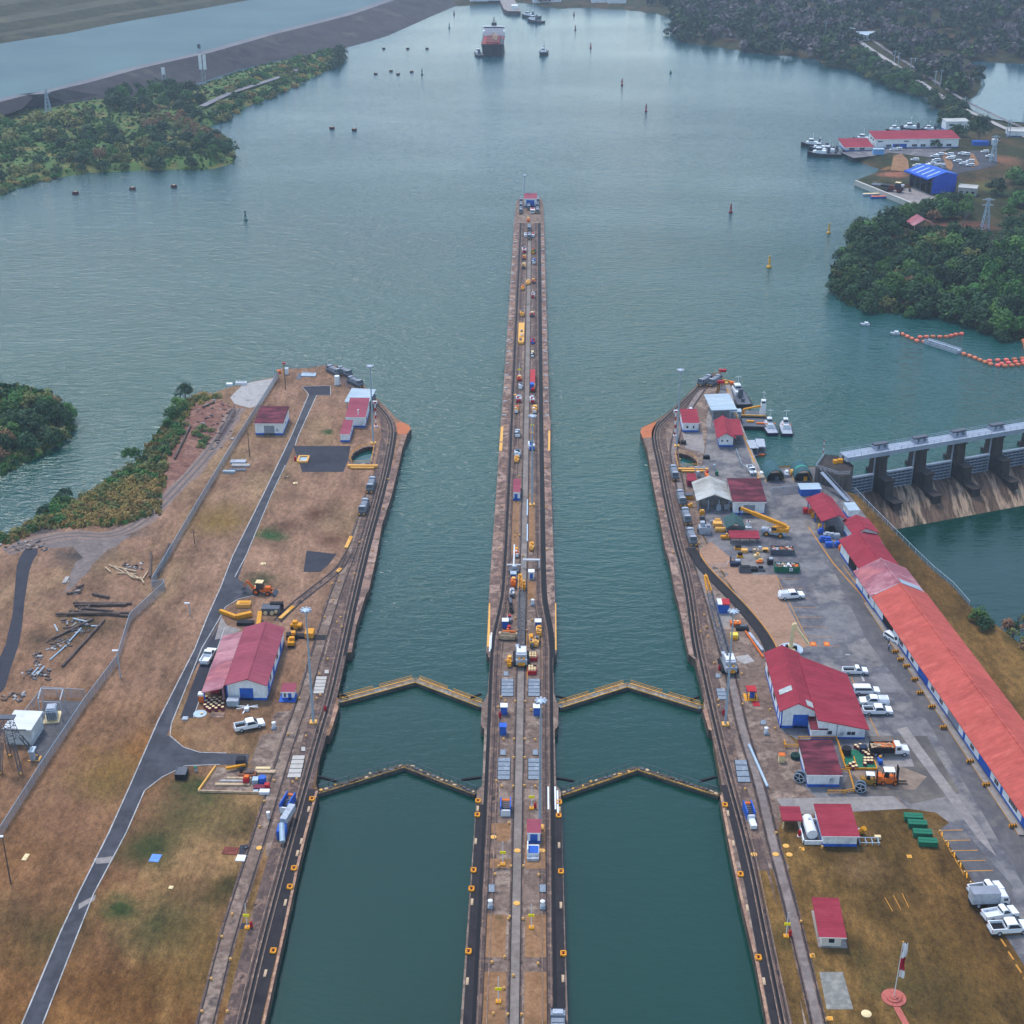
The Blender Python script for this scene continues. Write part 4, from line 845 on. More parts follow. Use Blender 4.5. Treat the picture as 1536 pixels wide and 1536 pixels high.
fw=[p for p in URp[:13]]+rp([(1400,148),(1440,164),(1452,150),(1474,128),(1472,104),(1458,88),(1500,88),(1900,92)])+[Vector((1500,2300,0)),Vector((420,2300,0))]
wood('far_wood','hazy grey green wood covering the far shore on the right',fw,4600,gUR,5,1.1,1.9,[('dark',.58),('bare',.38),('green',.04)],roadcut+[lake2])
hw=[Vector((p.x,p.y+16,0)) for p in fs[1:-2]]+[Vector((650,2500,0)),Vector((-500,2500,0))]
wood('lake_head_wood','hazy wood behind the head of the lake',hw,500,gFS,8,1.2,1.9,[('dark',.7),('bare',.3)])

# low growth between the trees: nobody could count it
def tufts(nm,label,pts,n,gz,seed,h0,h1,cols,avoid=()):
    rnd=np.random.default_rng(seed); P=np.array([(p[0],p[1]) for p in pts]); x0,y0=P.min(0); x1,y1=P.max(0); q=np.column_stack([rnd.uniform(x0,x1,n*4),rnd.uniform(y0,y1,n*4)]); ok=inside(q,P)
    for a in avoid: ok&=~inside(q,np.array([(p[0],p[1]) for p in a]))
    q=q[ok][:n]; mb=MB()
    for x,y in q:
        h=rnd.uniform(h0,h1); z=gz(x,y)-.15; m=LF[cols[int(rnd.integers(len(cols)))]]
        for k in range(5):
            a=rnd.uniform(0,6.28); d=Vector((math.cos(a),math.sin(a),0)); o=Vector((x+rnd.uniform(-h,h)*.7,y+rnd.uniform(-h,h)*.7,z)); s=Vector((-d.y,d.x,0))*h*.55
            mb.add([o-s,o+s,o+s*.5+d*h*.5+Vector((0,0,h)),o-s*.5+d*h*.5+Vector((0,0,h))],[(0,1,2,3)],m)
    o=mb.build(nm); o['kind']='stuff'; return tag(o,label,'ground cover')
tufts('scrub_cover','mixed green and straw undergrowth covering the scrub point left of the lake',ULp[1:-1],3000,gUL,40,.5,1.4,['green','dark','olive','green'],[GP([(300,160),(420,114),(430,118),(310,168)],-1)])
tufts('headland_cover','dark undergrowth between the trees of the right headland',GP([(1248,395),(1247,425),(1262,450),(1300,463),(1400,470),(1470,488),(1510,507),(1600,512),(1600,380),(1480,375),(1400,352),(1340,375),(1300,350)],-1),3600,gUR,41,.8,2.0,['dark','green','dark','olive'])
tufts('island_cover','green undergrowth of the little wooded island',isl,1500,gIS,42,.6,1.6,['green','dark','olive'])
tufts('shore_reeds','golden reeds and grass along the shore of the left bank',GP([(0,812),(60,782),(130,742),(200,698),(248,634),(284,597),(290,604),(250,690),(238,770),(180,788),(120,790),(60,795),(10,818)],0),1500,lambda x,y:-.1,43,.5,1.3,['reed','olive','reed','green'])
# ================================================================ BUILDERS
def sheets(N,K,v,c):
    return joints(5.2,1.05,.78,.03,.5)(N,K,v,joints(13,4.2,1.,.0,.5)(N,K,v,c))
def roofm(n,cols,var=.35): return mat(n,cols,.14,.85,0,st=(.4,1,1),fine=(1.3,.2,(.12,1,1)),extra=sheets)
RF_RED=roofm('red_roof',[(138,42,56),(154,52,68),(144,46,60),(160,58,72)])
RF_COR=roofm('coral_roof',[(172,76,68),(196,94,84),(182,84,74),(204,104,92)])
RF_FAD=roofm('faded_pink_roof',[(176,116,126),(190,136,142),(150,92,104),(196,120,120)])
RF_PNK=roofm('dull_pink_roof',[(140,62,78),(156,76,90),(146,68,84)])
RF_MAR=roofm('stained_maroon_roof',[(88,34,46),(124,52,64),(70,30,42),(136,62,76)])
RF_GRY=roofm('grey_sheet_roof',[(168,170,168),(188,188,184),(150,146,138)])
RF_BLU=roofm('pale_blue_roof',[(164,182,194),(182,196,206)])
RF_GRN=roofm('dark_green_roof',[(50,78,80),(62,92,92)])
RF_BL2=roofm('blue_roof',[(52,96,190),(66,112,206)])
WHT=mat('white_wall',[(214,216,218),(228,230,232),(196,198,200)],.35,.8,fine=(1.4,.16,(1,1,.25)))
BLU=mat('blue_paint',[(34,82,168),(44,96,186),(30,72,148)],.5,.6,fine=(1.6,.2))
GRYD=mat('grey_shutter',[(128,132,142),(144,148,158)],.5,.6)
GLS=mat('dark_glass',[(26,32,44),(44,54,68)],.6,.15,spec=.6)
YEL=mat('yellow_paint',[(226,156,26),(208,138,24),(236,172,44)],.7,.55,fine=(2,.2))
YELP=mat('pale_yellow_paint',[(232,176,92),(214,156,76)],.8,.7,fine=(2,.2))
ORG=mat('orange_paint',[(222,112,34),(204,96,30)],.7,.55,fine=(2,.2))
REDP=mat('red_paint',[(184,34,42),(160,28,38)],.7,.5,fine=(2,.2))
BLKP=mat('black_rubber',[(22,22,26),(34,34,38)],1,.7)
SIL=mat('silver_paint',[(150,156,166),(172,178,188),(134,138,148)],.6,.5,fine=(1.5,.2))
WHP=mat('white_paint',[(226,228,230),(212,214,218)],.6,.35,spec=.5,fine=(2,.08))
CAR=mat('car_white',[(230,232,234)],rough=.25,spec=.6,var=.04)
GALV=mat('galvanised_steel',[(148,166,182),(170,186,198)],.6,.5,metal=.2)
GRN=mat('green_paint',[(24,96,72),(30,110,82),(20,82,62)],.6,.6,fine=(1.5,.25))
CREAM=mat('cream_paint',[(228,206,158),(212,186,138)],.8,.6)
WOOD=mat('weathered_timber',[(72,60,56),(104,88,80),(56,48,48)],.6,.9,fine=(2,.35))
PALEW=mat('pale_timber',[(176,148,118),(196,170,140),(150,124,100)],.6,.9,fine=(2,.25))
MARN=mat('maroon_paint',[(110,34,58),(126,44,66)],.6,.6)
BRICK=mat('red_brick_paving',[(164,84,74),(184,104,92),(146,72,66)],1.2,.9,fine=(3,.25))
FOB=mat('fibre_orange',[(222,104,84),(236,132,100),(204,84,70)],.4,.55,fine=(1.5,.2),var=.3)
FRAME={}
def opening(root,side,W,D,u0,u1,z0,z1,kind,par=None):
    """kinds: roller/grey/door/window/vent; a shallow piece on the wall, 4 cm proud"""
    def bx(a,b,c,d,p0,p1,m,q):
        if side=='S': q.box((a+b)/2,-(p0+p1)/2,c,b-a,p1-p0,d-c,m)
        elif side=='N': q.box((a+b)/2,D+(p0+p1)/2,c,b-a,p1-p0,d-c,m)
        elif side=='E': q.box(W+(p0+p1)/2,(a+b)/2,c,p1-p0,b-a,d-c,m)
        else: q.box(-(p0+p1)/2,(a+b)/2,c,p1-p0,b-a,d-c,m)
    m={'roller':BLU,'grey':GRYD,'door':BLU,'window':WHT,'vent':SIL,'panel':BLU,'open':BLKP}[kind]
    q=MB(); bx(u0,u1,z0,z1,-.04,.05,m,q)
    if kind in('roller','grey'):
        for k in range(int((z1-z0)/.5)): bx(u0,u1,z0+k*.5,z0+k*.5+.06,.05,.075,m,q)
    o=q.build({'roller':'roller_door','grey':'roller_door','door':'door','window':'window','vent':'air_conditioner','panel':'blue_panel','open':'dark_doorway'}[kind],root)
    if kind=='window':
        q=MB(); n=max(1,round((u1-u0)/.9)); wd=(u1-u0-.12)/n
        for k in range(n): bx(u0+.1+k*wd,u0+.02+(k+1)*wd,z0+.1,z1-.1,.05,.065,GLS,q)
        q.build('pane',o)
    if kind=='vent':
        q=MB(); bx(u0+.1,u1-.1,z0+.1,z1-.1,.05,.3,SIL,q); q.build('housing',o)
    return o
def slab(q,a,b,c,d,t,m):
    """roof plane from four top corners, thickness t downwards"""
    P=[Vector(p) for p in (a,b,c,d)]; q.hexa([p-Vector((0,0,t)) for p in P],P,m)
def house(name,label,loc,rot,W,D,eave,rtype,rh,rm,wall=WHT,band=BLU,over=.5,ops=(),off=.5,cat='building',group=None,walls=True,back=None,ends=None,posts=None):
    root=thing(name,label,cat,loc,rot,group); xr=W*off; e0,e1=ends or (over,over)
    if walls:
        q=MB()
        if rtype=='gable':
            V=[(0,0),(W,0),(W,eave),(xr,rh-.12),(0,eave)]; n=5
            q.add([(a,0,b) for a,b in V]+[(a,D,b) for a,b in V],[tuple(range(n)),tuple(range(n,2*n))[::-1]]+[(i,n+i,n+(i+1)%n,(i+1)%n) for i in range(n)],wall)
        else:
            f=eave-.12; b=rh-.12
            q.hexa([(0,0,0),(W,0,0),(W,D,0),(0,D,0)],[(0,0,f),(W,0,f),(W,D,b),(0,D,b)],wall)
        wo=q.build('wall',root)
        if band:
            q=MB(); t=.05; q.box(W/2,-t/2,.02,W+2*t,t,.6,band); q.box(W/2,D+t/2,.02,W+2*t,t,.6,band); q.box(-t/2,D/2,.02,t,D,.6,band); q.box(W+t/2,D/2,.02,t,D,.6,band); q.build('base_band',root)
    else:
        for px,py in (posts or [(.2,.2),(W-.2,.2),(W-.2,D-.2),(.2,D-.2)]):
            q=MB(); q.box(px,py,0,.25,.25,(eave if rtype=='gable' else min(eave,rh))-.2,band or STL); q.build('post',root)
    q=MB()
    if rtype=='gable':
        sl=(rh-eave)/max(.01,xr); s2=(rh-eave)/max(.01,W-xr)
        slab(q,(-over,-e0,eave-over*sl),(xr,-e0,rh),(xr,D+e1,rh),(-over,D+e1,eave-over*sl),.16,rm); slab(q,(xr,-e0,rh),(W+over,-e0,eave-over*s2),(W+over,D+e1,eave-over*s2),(xr,D+e1,rh),.16,rm)
        ro=q.build('roof',root); q=MB(); q.box(xr,D/2+(e1-e0)/2,rh-.06,.5,D+e0+e1,.12,rm); q.build('ridge_cap',ro)
    else:
        k=(rh-eave)/D; slab(q,(-over,-over,eave-k*over),(W+over,-over,eave-k*over),(W+over,D+over,rh+k*over),(-over,D+over,rh+k*over),.16,rm); ro=q.build('roof',root)
        q=MB(); q.box(W/2,-over-.03,eave-k*over-.26,W+2*over,.06,.24,wall if walls else rm); q.build('fascia',ro)
    for o in ops: opening(root,o[0],W,D,*o[1:])
    return root
def at(px,py,z=0): return tuple(G(px,py,z))
def hd(p,q,z=0):
    a,b=G(*p,z),G(*q,z); return math.atan2(b.y-a.y,b.x-a.x)-pi/2
def wheel(root,x,y,r,w_,rimm=SIL):
    q=MB(); q.cyl((x-w_/2,y,r),(x+w_/2,y,r),r,BLKP,n=12); o=q.build('wheel',root)
    q=MB(); s=1 if x>0 else -1; q.cyl((x+s*(w_/2-.02),y,r),(x+s*(w_/2+.02),y,r),r*.58,rimm,n=10); q.build('rim',o)
def pickup(name,label,bed='open',cat='pickup truck',body=CAR,double=True):
    r=thing(name,label,cat); Lh=2.85; W=1.0; q=MB()
    # body: bonnet, belt, bed walls
    q.extx([(-2.85,.45),(2.75,.45),(2.85,.75),(2.8,1.0),(1.55,1.12),(-.75 if double else -.1,1.12),(-.75 if double else -.1,.72),(-2.85,.72)],-W,W,body)
    if bed!='van':
        y1=-.75 if double else -.1
        q.box(-W+.07,(-2.85+y1)/2,.72,.14,y1+2.85,.5,body); q.box(W-.07,(-2.85+y1)/2,.72,.14,y1+2.85,.5,body); q.box(0,-2.79,.72,2*W-.28,.12,.5,body)
    q.build('body',r)
    c0=-.72 if double else -.05; q=MB()
    if bed=='van': prof=[(-2.8,1.12),(1.6,1.12),(.85,1.82),(.5,1.9),(-2.6,1.9),(-2.8,1.7)]; q.extx([(-2.85,.72),(-.75,.72),(-.75,1.12),(-2.85,1.12)],-W,W,body)
    else: prof=[(c0,1.125),(1.6,1.125),(.85,1.78),(.55,1.84),(c0+.25,1.84),(c0+.02,1.7)]
    n=len(prof); V=[(s*(W-.04 if z<1.3 else W-.2),y,z) for s in(-1,1) for y,z in prof]
    q.add(V,[tuple(range(n))[::-1],tuple(range(n,2*n))]+[(i,(i+1)%n,n+(i+1)%n,n+i) for i in range(n)],body); cb=q.build('cab',r)
    q=MB(); ya=prof[0][0]+.15
    for s in(-1,1):
        q.add([(s*(W-.045),ya,1.2),(s*(W-.045),1.42,1.2),(s*(W-.16),.8,1.72),(s*(W-.16),ya+.2,1.72)],[(0,1,2,3)] if s>0 else [(3,2,1,0)],GLS)
    q.add([(-W+.16,1.57,1.19),(W-.16,1.57,1.19),(W-.26,.9,1.77),(-W+.26,.9,1.77)],[(0,1,2,3)],GLS)
    yb=prof[0][0]-.012; q.box(0,yb,1.25,1.5,.03,.42,GLS); q.build('windows',cb)
    if bed=='open': q=MB(); q.box(0,(-2.72+c0)/2-.01,.725,2*W-.3,c0+2.66,.03,BLKP); q.build('bed_liner',r)
    elif bed=='white': q=MB(); q.box(0,(-2.72+c0)/2-.01,.725,2*W-.3,c0+2.66,.03,WHP); q.build('bed_floor',r)
    elif bed=='cover':
        q=MB(); q.box(0,(-2.8+c0)/2,1.2,2*W-.1,c0+2.7,.5,CAR,0,.86,.94); 
        for k in range(4): q.box(-.6+k*.4,(-2.8+c0)/2,1.7,.12,c0+2.2,.03,SIL)
        q.build('bed_canopy',r)
    for s in(-1,1):
        q=MB(); q.box(s*.72,2.82,.78,.4,.08,.18,GLS); q.build('headlight',r)
        q=MB(); q.box(s*.88,-2.86,.75,.16,.05,.3,REDP); q.build('tail_light',r)
        for y in(-1.75,1.75): wheel(r,s*(W-.13),y,.4,.28)
    q=MB(); q.box(0,2.86,.42,1.9,.14,.26,SIL); q.box(0,-2.92,.42,1.9,.12,.2,SIL); q.build('bumper',r)
    return r
def truck(name,label,kind):
    r=thing(name,label,'truck'); q=MB(); q.box(0,-.6,.6,1.0,7.0,.3,BLKP); q.build('chassis',r)
    q=MB()
    if kind=='box':
        q.extx([(1.3,.75),(3.0,.6),(3.05,1.5),(2.65,2.35),(2.3,2.45),(1.3,2.45)],-1.05,1.05,WHP); cb=q.build('cab',r)
        q=MB(); q.add([(-.95,3.06,1.5),(.95,3.06,1.5),(.9,2.69,2.32),(-.9,2.69,2.32)],[(0,1,2,3)],GLS)
        for s in(-1,1): q.box(s*1.055,2.3,1.45,.03,.8,.6,GLS)
        q.build('windows',cb); q=MB(); q.box(0,-1.35,.95,2.3,5.0,2.3,SIL); bx=q.build('cargo_box',r)
        q=MB(); 
        for k in range(6): q.box(0,-3.6+k*.9,3.25,2.2,.06,.03,GRYD)
        q.box(0,-1.35,3.25,2.32,5.02,.02,GRYD); q.build('box_roof',bx)
    else:
        q.extx([(1.0,.7),(3.9,.7),(3.95,1.5),(2.5,1.7),(2.2,2.55),(1.9,2.65),(1.0,2.65)],-1.1,1.1,WHP); cb=q.build('cab',r)
        q=MB(); q.add([(-.95,2.51,1.72),(.95,2.51,1.72),(.9,2.24,2.5),(-.9,2.24,2.5)],[(0,1,2,3)],GLS)
        for s in(-1,1): q.box(s*1.105,1.7,1.6,.03,.8,.7,GLS)
        q.build('windows',cb); q=MB(); t=.1
        q.box(0,-1.6,1.0,2.4,4.8,.12,BLKP)
        for s in(-1,1):
            q.box(s*1.2,-1.6,1.0,t,4.8,1.3,BLKP)
            for k in range(6): q.box(s*1.27,-3.8+k*.88,1.0,.08,.14,1.3,BLKP)
        q.box(0,.82,1.0,2.4,t,1.7,ORG); q.box(0,-4.0,1.0,2.4,t,1.1,BLKP); q.build('tipper_body',r)
        q=MB(); rnd=random.Random(2)
        for k in range(26): q.bar((rnd.uniform(-.9,.9),rnd.uniform(-3.7,-1.5),rnd.uniform(1.9,2.3)),(rnd.uniform(-.9,.9),rnd.uniform(-1.3,.6),rnd.uniform(1.9,2.4)),.2,PALEW if k%3 else ORG)
        q.box(0,-1.6,1.13,2.2,4.6,.85,PALEW); lo=q.build('timber_load',r)
    for s in(-1,1):
        for y in ((-2.6,2.2) if kind=='box' else (-3.0,-1.8,3.0)): wheel(r,s*.95,y,.5,.36)
        q=MB(); q.box(s*.8,3.06 if kind=='box' else 3.96,.85,.3,.06,.2,GLS); q.build('headlight',r)
    return r
LSIL=mat('loco_silver',[(112,118,128),(136,142,152),(96,102,112)],.7,.5,fine=(1.5,.25))
def loco(name,label):
    """lock towing locomotive: low frame, silver hood with winch and a glazed cab at either end"""
    r=thing(name,label,'towing locomotive'); q=MB(); q.box(0,0,.35,2.5,9.4,.75,STLD); q.build('frame',r)
    q=MB(); q.box(0,0,1.1,2.3,5.0,1.35,LSIL,0,.94,.98); h=q.build('hood',r)
    q=MB()
    for y in(-1.7,-.55,.6,1.7): q.box(0,y,2.45,1.9,.9,.16,LSIL)
    q.box(0,0,2.45,2.1,.35,.12,BLKP); q.build('roof_panel',h)
    for s in(-1,1):
        q=MB(); q.extx([(s*2.5,1.1),(s*4.3,1.1),(s*4.45,1.9),(s*4.1,2.85),(s*2.5,2.85)][::s],-1.2,1.2,LSIL); c=q.build('cab',r)
        q=MB(); q.add([(-1.05,s*4.465,1.95),(1.05,s*4.465,1.95),(1.0,s*4.14,2.75),(-1.0,s*4.14,2.75)],[(0,1,2,3)],GLS)
        for t in(-1,1): q.box(t*1.205,s*3.35,1.9,.03,1.4,.75,GLS)
        q.build('windows',c)
        q=MB(); q.box(0,s*3.2,2.85,1.7,1.0,.2,SIL); q.box(.0,s*3.9,2.85,2.2,.35,.16,BLKP); q.build('roof_unit',c)
        for t in(-1,1):
            q=MB(); q.box(t*.8,s*4.85,.4,.5,.35,.5,YEL); q.build('buffer',r)
            for y in(1.2,3.4): 
                q=MB(); q.cyl((t*.95,s*y,.4),(t*1.15,s*y,.4),.42,BLKP,n=10); q.build('wheel',r)
    return r
def mast(label,px,py,top,group,name='light_mast'):
    h=hgt(px,py,top); r=thing(name,label,'light mast',at(px,py),0,group); q=MB(); q.cyl((0,0,0),(0,0,h*.5),.29,GALV,.23,10); q.cyl((0,0,h*.5),(0,0,h),.23,GALV,.14,10); q.build('pole',r)
    q=MB(); q.lathe([(.7,h-.3),(.85,h-.1),(.7,h+.1),(.2,h+.2)],GALV,12); rg=q.build('lamp_ring',r)
    for k in range(8):
        a=2*pi*k/8; x,y=math.cos(a)*.95,math.sin(a)*.95; q=MB(); q.box(x,y,h-.25,.5,.42,.4,SIL,a); q.build('lamp',rg)
    q=MB(); q.box(0,0,0,1.5,1.5,.35,YELP); q.build('base',r); return r
def drum(name='oil_drum',body=None,top=None):
    r=thing(name,'','drum',scale=.85); q=MB(); q.lathe([(.42,0),(.45,.02),(.45,.4),(.47,.44),(.45,.48),(.45,.9),(.46,.95)],body or MARN,10); q.build('barrel',r)
    q=MB(); q.lathe([(.40,.95),(.40,.98),(.34,.985)],top or CREAM,10); q.build('lid',r); return r
def boat(name,label,L_,Wd,hullm,kind='launch'):
    r=thing(name,label,'boat'); q=MB(); ys=[-.5,-.3,.1,.32,.45,.5]; hw=[.46,.5,.5,.38,.16,.02]; fz=[.9,.9,1.0,1.25,1.5,1.6]
    k=1 if kind!='ship' else 1
    V=[]
    for y,h,z in zip(ys,hw,fz):
        V+=[(-h*Wd*.75,y*L_,-.8),(-h*Wd,y*L_,z*Wd/4.2),(h*Wd,y*L_,z*Wd/4.2),(h*Wd*.75,y*L_,-.8)]
    n=len(ys); Fc=[(0,1,2,3),tuple((n-1)*4+i for i in (3,2,1,0))]
    for i in range(n-1):
        for j in range(4): a=i*4+j;b=i*4+(j+1)%4; Fc.append((a,a+4,b+4,b))
    q.add(V,Fc,hullm); q.build('hull',r)
    z=.9*Wd/4.2+.02; dk=SIL if kind=='launch' else STLD
    q=MB(); q.add([(-hw[0]*Wd*.84,ys[0]*L_+.25,z),(hw[0]*Wd*.84,ys[0]*L_+.2,z),(hw[2]*Wd*.9,ys[2]*L_,z+.12*Wd/4.2),(hw[3]*Wd*.86,ys[3]*L_,z+.36*Wd/4.2),(hw[4]*Wd*.7,ys[4]*L_-.2,z+.62*Wd/4.2),(-hw[4]*Wd*.7,ys[4]*L_-.2,z+.62*Wd/4.2),(-hw[3]*Wd*.86,ys[3]*L_,z+.36*Wd/4.2),(-hw[2]*Wd*.9,ys[2]*L_,z+.12*Wd/4.2)],[(0,1,2,7),(7,2,3,6),(6,3,4,5)],dk); q.build('deck',r)
    q=MB(); c=.06 if kind=='launch' else .14
    q.box(0,c*L_,z,Wd*.5,L_*.4,1.2,WHP,0,.9,.92); hs=q.build('deckhouse',r)
    q=MB(); q.box(0,(c+.03)*L_,z+1.2,Wd*.4,L_*.18,1.3,WHP,0,.86,.8); wh=q.build('wheelhouse',r)
    q=MB(); 
    for s in(-1,1): q.box(s*Wd*.19,(c+.03)*L_,z+1.6,.06,L_*.15,.6,GLS)
    q.box(0,(c+.03)*L_-L_*.087,z+1.6,Wd*.32,.12,.6,GLS); q.box(0,(c+.03)*L_+L_*.082,z+1.6,Wd*.34,.12,.6,GLS); q.build('windows',wh)
    q=MB(); q.cyl((0,(c-.02)*L_,z+2.5),(0,(c-.02)*L_,z+5.4),.09,WHP,.05,6); q.bar((-.9,(c-.02)*L_,z+5),(.9,(c-.02)*L_,z+5),.1,WHP); q.build('mast',r)
    if kind=='launch':
        for s in(-1,1): q=MB(); q.lathe([(.1,0),(.32,.1),(.32,.25),(.1,.3)],ORG,8,(s*Wd*.3,-L_*.1)); o=q.build('life_ring',r); o.location.z=z+1.22
    else:
        q=MB(); q.box(0,-.12*L_,z,1.6,1.4,2.6,STLD,0,.7,.7); q.build('funnel',r)
        q=MB(); q.cyl((0,-.34*L_,z),(0,-.34*L_,z+1.0),.5,STLD); q.build('winch',r)
    q=MB()
    for s in(-1,1): q.bar((s*hw[0]*Wd*1.0,ys[0]*L_,z-.25),(s*hw[2]*Wd*1.01,ys[2]*L_,z-.1),.22,BLKP)
    q.build('fender',r)
    return r
def buoy(name,label,m,p,h=4.,group=None,w_=.95):
    r=thing(name,label,'buoy',p,random.random()*6,group); q=MB(); q.lathe([(w_*.7,-.6),(w_,-.3),(w_,.5),(w_*.6,.8)],m,12); q.build('float',r)
    q=MB()
    for k in range(4):
        a=pi/2*k; q.bar((math.cos(a)*w_*.55,math.sin(a)*w_*.55,.75),(math.cos(a)*.25,math.sin(a)*.25,h*.85),.14,m)
    q.box(0,0,h*.4,w_*.9,w_*.9,h*.3,m,.6,.8,.8); q.build('tower',r); q=MB(); q.lathe([(.25,h*.85),(.4,h*.9),(.3,h),(.05,h*1.05)],m,8); q.build('lantern',r); return r
def lattice(q,p0,p1,w0,w1,n,m,r=.09):
    """square lattice column from p0 to p1"""
    p0,p1=Vector(p0),Vector(p1); d=(p1-p0).normalized(); u=d.cross(Vector((0,0,1))); u=u.normalized() if u.length>1e-3 else Vector((1,0,0)); v=d.cross(u)
    def ring(i): t=i/n; c=p0.lerp(p1,t); w_=(w0+(w1-w0)*t)/2; return [c+u*w_*a+v*w_*b for a,b in((1,1),(-1,1),(-1,-1),(1,-1))]
    for i in range(n):
        a,b=ring(i),ring(i+1)
        for k in range(4): q.bar(a[k],b[k],r*1.3,m); q.bar(a[k],b[(k+1)%4] if i%2 else b[k-1],r*.8,m); q.bar(b[k],b[(k+1)%4],r*.8,m)
def crane(label,p,rot,boomL,tipz,bodym=SIL):
    r=thing('lattice_crane',label,'crane',p,rot)
    for s in(-1,1):
        q=MB(); q.extx([(-2.6,.0),(2.6,0),(3.0,.45),(2.6,.95),(-2.6,.95),(-3.0,.45)],s*1.6-.35,s*1.6+.35,BLKP); q.build('crawler_track',r)
    q=MB(); q.box(0,-1.0,1.0,2.6,4.4,2.2,bodym,0,.92,.94); b=q.build('machinery_house',r)
    q=MB(); q.box(0,-1.0,3.2,2.0,2.6,.25,WHP); q.box(-.4,0,3.45,.5,.9,.2,STLD); q.build('roof_hatch',b)
    q=MB(); q.box(0,-3.5,1.0,2.6,.8,1.3,bodym); q.build('counterweight',r)
    q=MB(); q.box(.0,-3.95,.9,1.6,.25,.7,YEL); q.box(.5,-3.4,2.3,.5,.5,.3,YEL); q.box(-.5,-3.4,2.3,.5,.5,.3,YEL); q.build('yellow_winch',r)
    q=MB(); q.box(-.9,1.8,1.0,.9,1.4,1.9,bodym,0,.95,.8); c=q.build('cab',r); q=MB(); q.box(-.9,2.52,1.7,.8,.05,.9,GLS); q.box(-1.37,1.9,1.7,.04,1.,.9,GLS); q.build('windows',c)
    q=MB(); lattice(q,(0,1.2,1.6),(0,boomL*.82,tipz*.82),1.5,1.1,int(boomL/2.6),STLD,.085); bo=q.build('boom',r)
    q=MB(); lattice(q,(0,boomL*.82,tipz*.82),(0,boomL,tipz),1.1,.7,4,YEL,.14); q.box(0,boomL,tipz-.3,.9,.7,.7,YEL); q.build('boom_tip',bo)
    q=MB(); q.bar((-.5,-1.5,3.3),(-.4,boomL*.9,tipz+.7),.06,STLD); q.bar((.5,-1.5,3.3),(.4,boomL*.9,tipz+.7),.06,STLD); q.build('pendant_rope',r)
    return r
def mobile_crane(label,p,rot):
    r=thing('mobile_crane',label,'crane',p,rot); q=MB(); q.box(0,0,.75,2.4,7.0,.6,SIL); q.box(0,2.6,1.35,2.4,1.8,.35,SIL); q.box(0,-2.9,1.35,2.4,1.2,.3,SIL); q.build('carrier',r)
    for s in(-1,1):
        for y in(-1.9,1.9):
            q=MB(); q.cyl((s*.95,y,.72),(s*1.4,y,.72),.72,BLKP,n=14); o=q.build('wheel',r); q=MB(); q.cyl((s*1.39,y,.72),(s*1.43,y,.72),.42,YEL,n=12); q.build('rim',o)
    q=MB(); q.box(.2,-1.6,1.4,2.2,3.4,1.1,YEL,0,.95,.95); q.box(.2,-3.3,1.5,2.2,1.0,1.3,YEL); q.build('turntable_body',r)
    q=MB(); q.box(-.8,-.1,1.4,.9,1.6,1.7,YEL,0,.95,.8); c=q.build('cab',r); q=MB(); q.box(-.8,.72,2.0,.75,.05,.9,GLS); q.box(-1.27,-.05,2.0,.04,1.2,.85,GLS); q.build('windows',c)
    q=MB(); q.bar((.4,-3.0,3.0),(.4,6.2,5.6),1.0,YEL,.95); bo=q.build('boom',r); q=MB(); q.bar((.4,6.0,5.55),(.4,9.6,6.57),.72,YEL,.7); q.build('boom_extension',bo)
    q=MB(); q.box(.4,9.8,5.9,.6,.7,.9,BLKP); q.bar((.4,9.9,5.9),(.4,9.9,4.9),.1,BLKP); q.box(.4,9.9,4.4,.4,.4,.5,BLKP); q.build('hook_block',bo); return r
def backhoe(label,p,rot,m=ORG,s=1.):
    r=thing('backhoe_loader',label,'excavator',p,rot,None,s); q=MB(); q.box(0,.3,.7,1.3,3.6,.6,m); q.box(0,1.6,1.3,1.1,1.3,.5,m,0,.9,.9); q.build('chassis',r)
    q=MB(); q.box(0,-.2,1.3,1.4,1.5,1.5,GLS,0,.9,.9); c=q.build('cab',r); q=MB(); q.box(0,-.2,2.8,1.5,1.6,.14,CREAM); q.build('cab_roof',c)
    for x in(-.85,.85): wheel(r,x,-.9,.75,.45,m); wheel(r,x,1.7,.5,.35,m)
    q=MB(); 
    for x in(-.7,.7): q.bar((x,1.0,1.2),(x,2.9,.7),.2,m)
    q.extx([(2.8,.2),(3.6,.1),(3.3,.5),(2.9,1.0)],-1.1,1.1,STLD); q.build('loader_bucket',r)
    q=MB(); q.bar((0,-1.6,1.0),(0,-2.9,2.9),.35,m); q.bar((0,-2.9,2.9),(0,-3.9,1.3),.3,m); q.extx([(-4.3,.6),(-3.7,.6),(-3.5,1.3),(-4.0,1.4)],-.4,.4,STLD); q.build('digger_arm',r); return r
